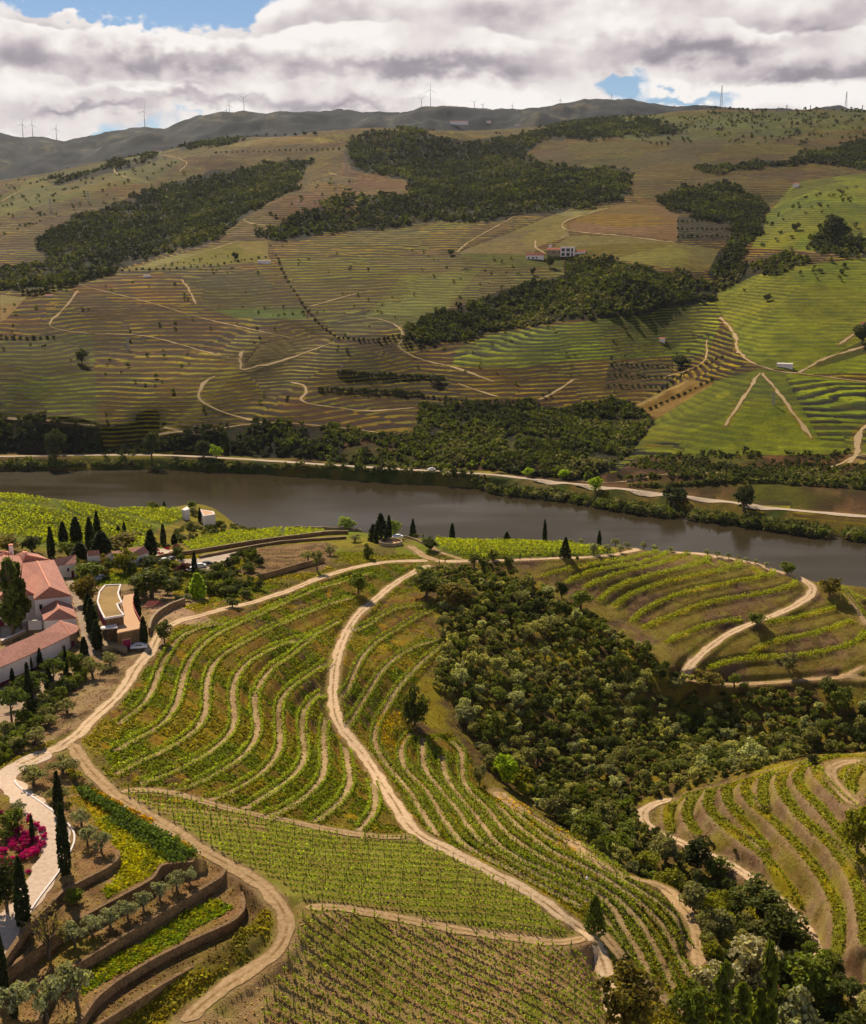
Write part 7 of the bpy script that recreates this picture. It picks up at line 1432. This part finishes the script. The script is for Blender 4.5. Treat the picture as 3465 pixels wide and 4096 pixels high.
for i, t in enumerate(sorted(TB, key=lambda q: q[0]((q[1], q[2]))[0][0])): turbine(*t, 'white wind turbine on the mountain skyline, %s from the left' % ORD[i])
def pylon(cr, x, yb, yt, label, name='pylon', Dmin=1000, wfac=.16, group='power pylons on the far hills', th=None, color='metal'):
    p = cast([pt(cr, x, yb)], Dmin=Dmin)[0]; Dh = math.hypot(*p[:2]); h = (yb - yt) * CS[id(cr)] * Dh / F; wb = h * wfac; th = th or max(.25, Dh * .00013)
    e = empty(name, tuple(p), label, 'pylon', group); leg = []
    for (i, j) in ((-1, -1), (1, -1), (1, 1), (-1, 1)): beam('leg', (i * wb / 2, j * wb / 2, 0), (i * wb * .08, j * wb * .08, h), th, th, M[color], e)
    for k in range(7):
        z0, z1 = h * k / 7, h * (k + 1) / 7; w0 = wb * (1 - .84 * k / 7) / 2; w1 = wb * (1 - .84 * (k + 1) / 7) / 2; s_ = 1 if k % 2 else -1
        beam('brace', (-w0 * s_, -w0, z0), (w1 * s_, -w1, z1), th * .7, th * .7, M[color], e)
    if name == 'pylon':
        for k, u in enumerate((.72, .84, .96)): L = h * (.16, .2, .13)[k]; beam('arm', (-L, 0, h * u), (L, 0, h * u), th, th, M[color], e)
pylon(B_, 1173, 441, 358, 'tall red and white lattice mast on the plateau skyline', 'lattice_mast', 3000, .10, None); pylon(B_, 1680, 452, 384, 'lattice pylon at the right end of the plateau skyline', 'lattice_mast', 3000, .12, None)
for i, t in enumerate(sorted([(B_, 1440, 453, 430), (B_, 1536, 453, 431), (B_, 1605, 453, 436), (B_, 1406, 453, 437), (B_, 982, 455, 431), (B_, 1748, 453, 431), (A_, 208, 878, 815), (A_, 360, 820, 782), (A_, 1410, 702, 640), (A_, 1370, 792, 738), (C_, 523, 382, 333), (C_, 1392, 475, 442), (DD_, 1385, 607, 558)], key=lambda q: q[0]((q[1], q[2]))[0][0])): pylon(*t, 'steel power pylon on the far hills, %s from the left' % ORD[i])

# ------------------------------------------------------------------ cars and people
def car(p, rz, colr, label, k=1.0, name='parked_car'):
    e = empty(name, p, label, 'car'); e.rotation_euler = (0, 0, rz); m = plain('car_paint', colr, .35, .05)
    prof = [(-2.1, .35), (-2.15, .75), (-1.9, .95), (-1.35, 1.0), (-.85, 1.45), (.75, 1.48), (1.35, 1.05), (2.05, .95), (2.2, .7), (2.15, .35)]
    n_ = len(prof); V = [(x * k, s_ * .85 * k * (.86 if z > 1.2 else 1), z * k) for s_ in (-1, 1) for x, z in prof]
    mesh_obj('body', V, [tuple(range(n_))[::-1], tuple(range(n_, 2 * n_))] + [(i, (i + 1) % n_, n_ + (i + 1) % n_, n_ + i) for i in range(n_)], m, e)
    for s_ in (-1, 1): mesh_obj('window', [(x * k, s_ * (.86 if z < 1.2 else .755) * k, z * k) for x, z in ((-1.15, 1.05), (1.15, 1.05), (.7, 1.4), (-.8, 1.38))], [(0, 1, 2, 3)], M['glass'], e)
    for (x, s_) in ((-1.35, -1), (1.35, -1), (1.35, 1), (-1.35, 1)):
        V, Fc = cone((x * k, s_ * .70 * k, .33 * k), (x * k, s_ * .9 * k, .33 * k), .33 * k, .33 * k, 12); idx = np.arange(len(V)); link('wheel', np_mesh('wheel', V, Fc, [M['dark']]), e)
for (cr, x, y, rz, cc_, lab) in [(P1, 215, 612, 1.2, (60, 62, 70), 'dark grey car parked at the left end of the car park'), (P1, 505, 680, .4, (220, 220, 222), 'white car parked in the car park'), (P1, 570, 660, .4, (40, 44, 60), 'dark blue car parked next to the white car'), (P1, 145, 625, 1.2, (200, 200, 205), 'silver car parked behind the dark shrubs'), (P1, 410, 718, .5, (230, 230, 232), 'white car half hidden behind the plum tree'), (K7, 1020, 548, .7, (190, 195, 205), 'silver car parked beside the lane wall'), (K7, 1400, 1246, .25, (225, 225, 228), 'white car parked below the magenta door'), (P4, 985, 408, .2, (230, 235, 245), 'white car standing in the lookout ring')]:
    p = cast([pt(cr, x, y)], Dmax=640)[0]; p[2] = zq(p[0], p[1])[0] + (1.0 if cr is P4 else .02); car(tuple(p), rz, cc_, lab)
p = cast([pt(P8, 320, 215)], Dmin=900, Dmax=1400)[0]; p[2] = zq(p[0], p[1])[0] + .4; car(tuple(p), .1, (235, 235, 235), 'white van driving along the riverside road', 1.5, 'white_van')
skin_m = plain('skin', (188, 136, 108), .6, .05)
def person(p, rz, shirt, trousers, label, pose='stand'):
    lean = {'stand': 0, 'walk': .05, 'bend': .55}[pose]; st = {'stand': .05, 'walk': .28, 'bend': .14}[pose]
    hip_ = np.array([0, 0, .92]); ch = hip_ + [0, lean * .55, .48 - lean * .2]; nk = ch + [0, lean * .18, .13]; hd = nk + [0, .03 + lean * .1, .16]
    V = [hip_, ch, nk, hd, hd + [0, .01, .09]]; Ed = [(0, 1), (1, 2), (2, 3), (3, 4)]; Rr = [.14, .16, .06, .09, .085]
    for s_ in (-1, 1):
        b0 = len(V); kn = [s_ * .1, st * s_ * .5 + .04, .48]; V += [hip_ + [s_ * .09, 0, -.05], kn, [s_ * .1, st * s_ - .03, .08], [s_ * .11, st * s_ + .14, .04]]; Ed += [(0, b0), (b0, b0 + 1), (b0 + 1, b0 + 2), (b0 + 2, b0 + 3)]; Rr += [.095, .065, .045, .04]
        b0 = len(V); sh_ = ch + [s_ * .19, 0, .05]; el_ = sh_ + [s_ * .06, .05 + lean * .3, -.27]; wr = el_ + [0, .14 + lean * .2, -.2 + lean * .1]; V += [sh_, el_, wr, wr + [0, .03, -.08]]; Ed += [(1, b0), (b0, b0 + 1), (b0 + 1, b0 + 2), (b0 + 2, b0 + 3)]; Rr += [.06, .045, .03, .03]
        hb = len(V) - 1
        for f in range(4): V.append(wr + [-s_ * .03 + s_ * .02 * f, .05, -.16 - .01 * (f in (1, 2))]); Ed.append((hb, len(V) - 1)); Rr.append(.009)
        V.append(wr + [-s_ * .055, .06, -.10]); Ed.append((hb, len(V) - 1)); Rr.append(.011)
    me = bpy.data.meshes.new('body'); me.from_pydata([tuple(map(float, v)) for v in V], Ed, []); e = empty('person', p, label, 'person'); e.rotation_euler = (0, 0, rz); o = link('body', me, e)
    sk = o.modifiers.new('skin', 'SKIN')
    for i, r in enumerate(Rr): me.skin_vertices[0].data[i].radius = (r, r * .85)
    me.skin_vertices[0].data[0].use_root = True; ss = o.modifiers.new('sub', 'SUBSURF'); ss.levels = ss.render_levels = 1
    me.materials.append(skin_m)
    def shell(nm, pts, rad, mat): V2, F2 = tube(np.array(pts, float), rad, 10); link(nm, np_mesh(nm, V2, F2, [mat], smooth=True), e)
    shell('shirt', [hip_ - [0, 0, .04], (hip_ + ch) / 2, ch + [0, 0, .04], nk - [0, 0, .03]], [.175, .18, .20, .08], shirt)
    for s_ in (-1, 1):
        shell('sleeve', [ch + [s_ * .12, 0, .06], ch + [s_ * .19, 0, .05], ch + [s_ * .25, .05 + lean * .3, -.22]], [.07, .08, .06], shirt); shell('trouser_leg', [hip_ + [s_ * .07, 0, .03], [s_ * .1, st * s_ * .5 + .04, .48], [s_ * .1, st * s_ - .03, .1]], [.125, .09, .065], trousers)
    shell('hair', [hd + [0, -.02, .02], hd + [0, -.02, .1], hd + [0, -.01, .17]], [.10, .105, .04], M['dark'])
for (cr, x, y, rz, c1_, c2_, lab, ps) in [(K8, 650, 425, .6, (36, 36, 44), (40, 44, 60), 'person in dark clothes bending between the vine rows', 'bend'), (K8, 680, 445, -.5, (232, 236, 240), (60, 60, 70), 'person in a white shirt working the vines', 'bend'), (K8, 757, 450, .4, (224, 160, 60), (70, 60, 50), 'person in an orange shirt working the vines', 'bend'), (P4, 1405, 652, 1.2, (60, 44, 44), (40, 40, 48), 'person in dark clothes at the roadside of the junction', 'walk'), (P4, 1465, 632, 1.4, (40, 40, 50), (30, 32, 44), 'person in dark clothes crossing the junction', 'walk')]:
    p = cast([pt(cr, x, y)], Dmax=640)[0]; p[2] = zq(p[0], p[1])[0] + .03; person(tuple(p), rz, plain('cloth', c1_, .9, .1), plain('cloth', c2_, .9, .1), lab, ps)
print('done', len(bpy.data.objects), round(time.time() - T0, 1))
# ------------------------------------------------------------------ air: one box of thin even haze round everything
mv = bpy.data.materials.new('haze'); mv.use_nodes = True; mv.node_tree.nodes.clear()
pv = mv.node_tree.nodes.new('ShaderNodeVolumePrincipled'); pv.inputs['Density'].default_value = 1.1e-5; pv.inputs['Color'].default_value = (.72, .80, .95, 1); pv.inputs['Anisotropy'].default_value = .3
ov = mv.node_tree.nodes.new('ShaderNodeOutputMaterial'); mv.node_tree.links.new(pv.outputs[0], ov.inputs['Volume'])
hx, y0, y1, z0, z1 = 5200, -400, 8600, -30, 1050
V = [(x, y, z) for z in (z0, z1) for x, y in ((-hx, y0), (hx, y0), (hx, y1), (-hx, y1))]
me = np_mesh('haze', V, [(3, 2, 1, 0), (4, 5, 6, 7), (0, 1, 5, 4), (1, 2, 6, 5), (2, 3, 7, 6), (3, 0, 4, 7)], [mv])
tag(link('haze', me), 'thin blue summer haze over the valley', 'haze', kind='stuff')
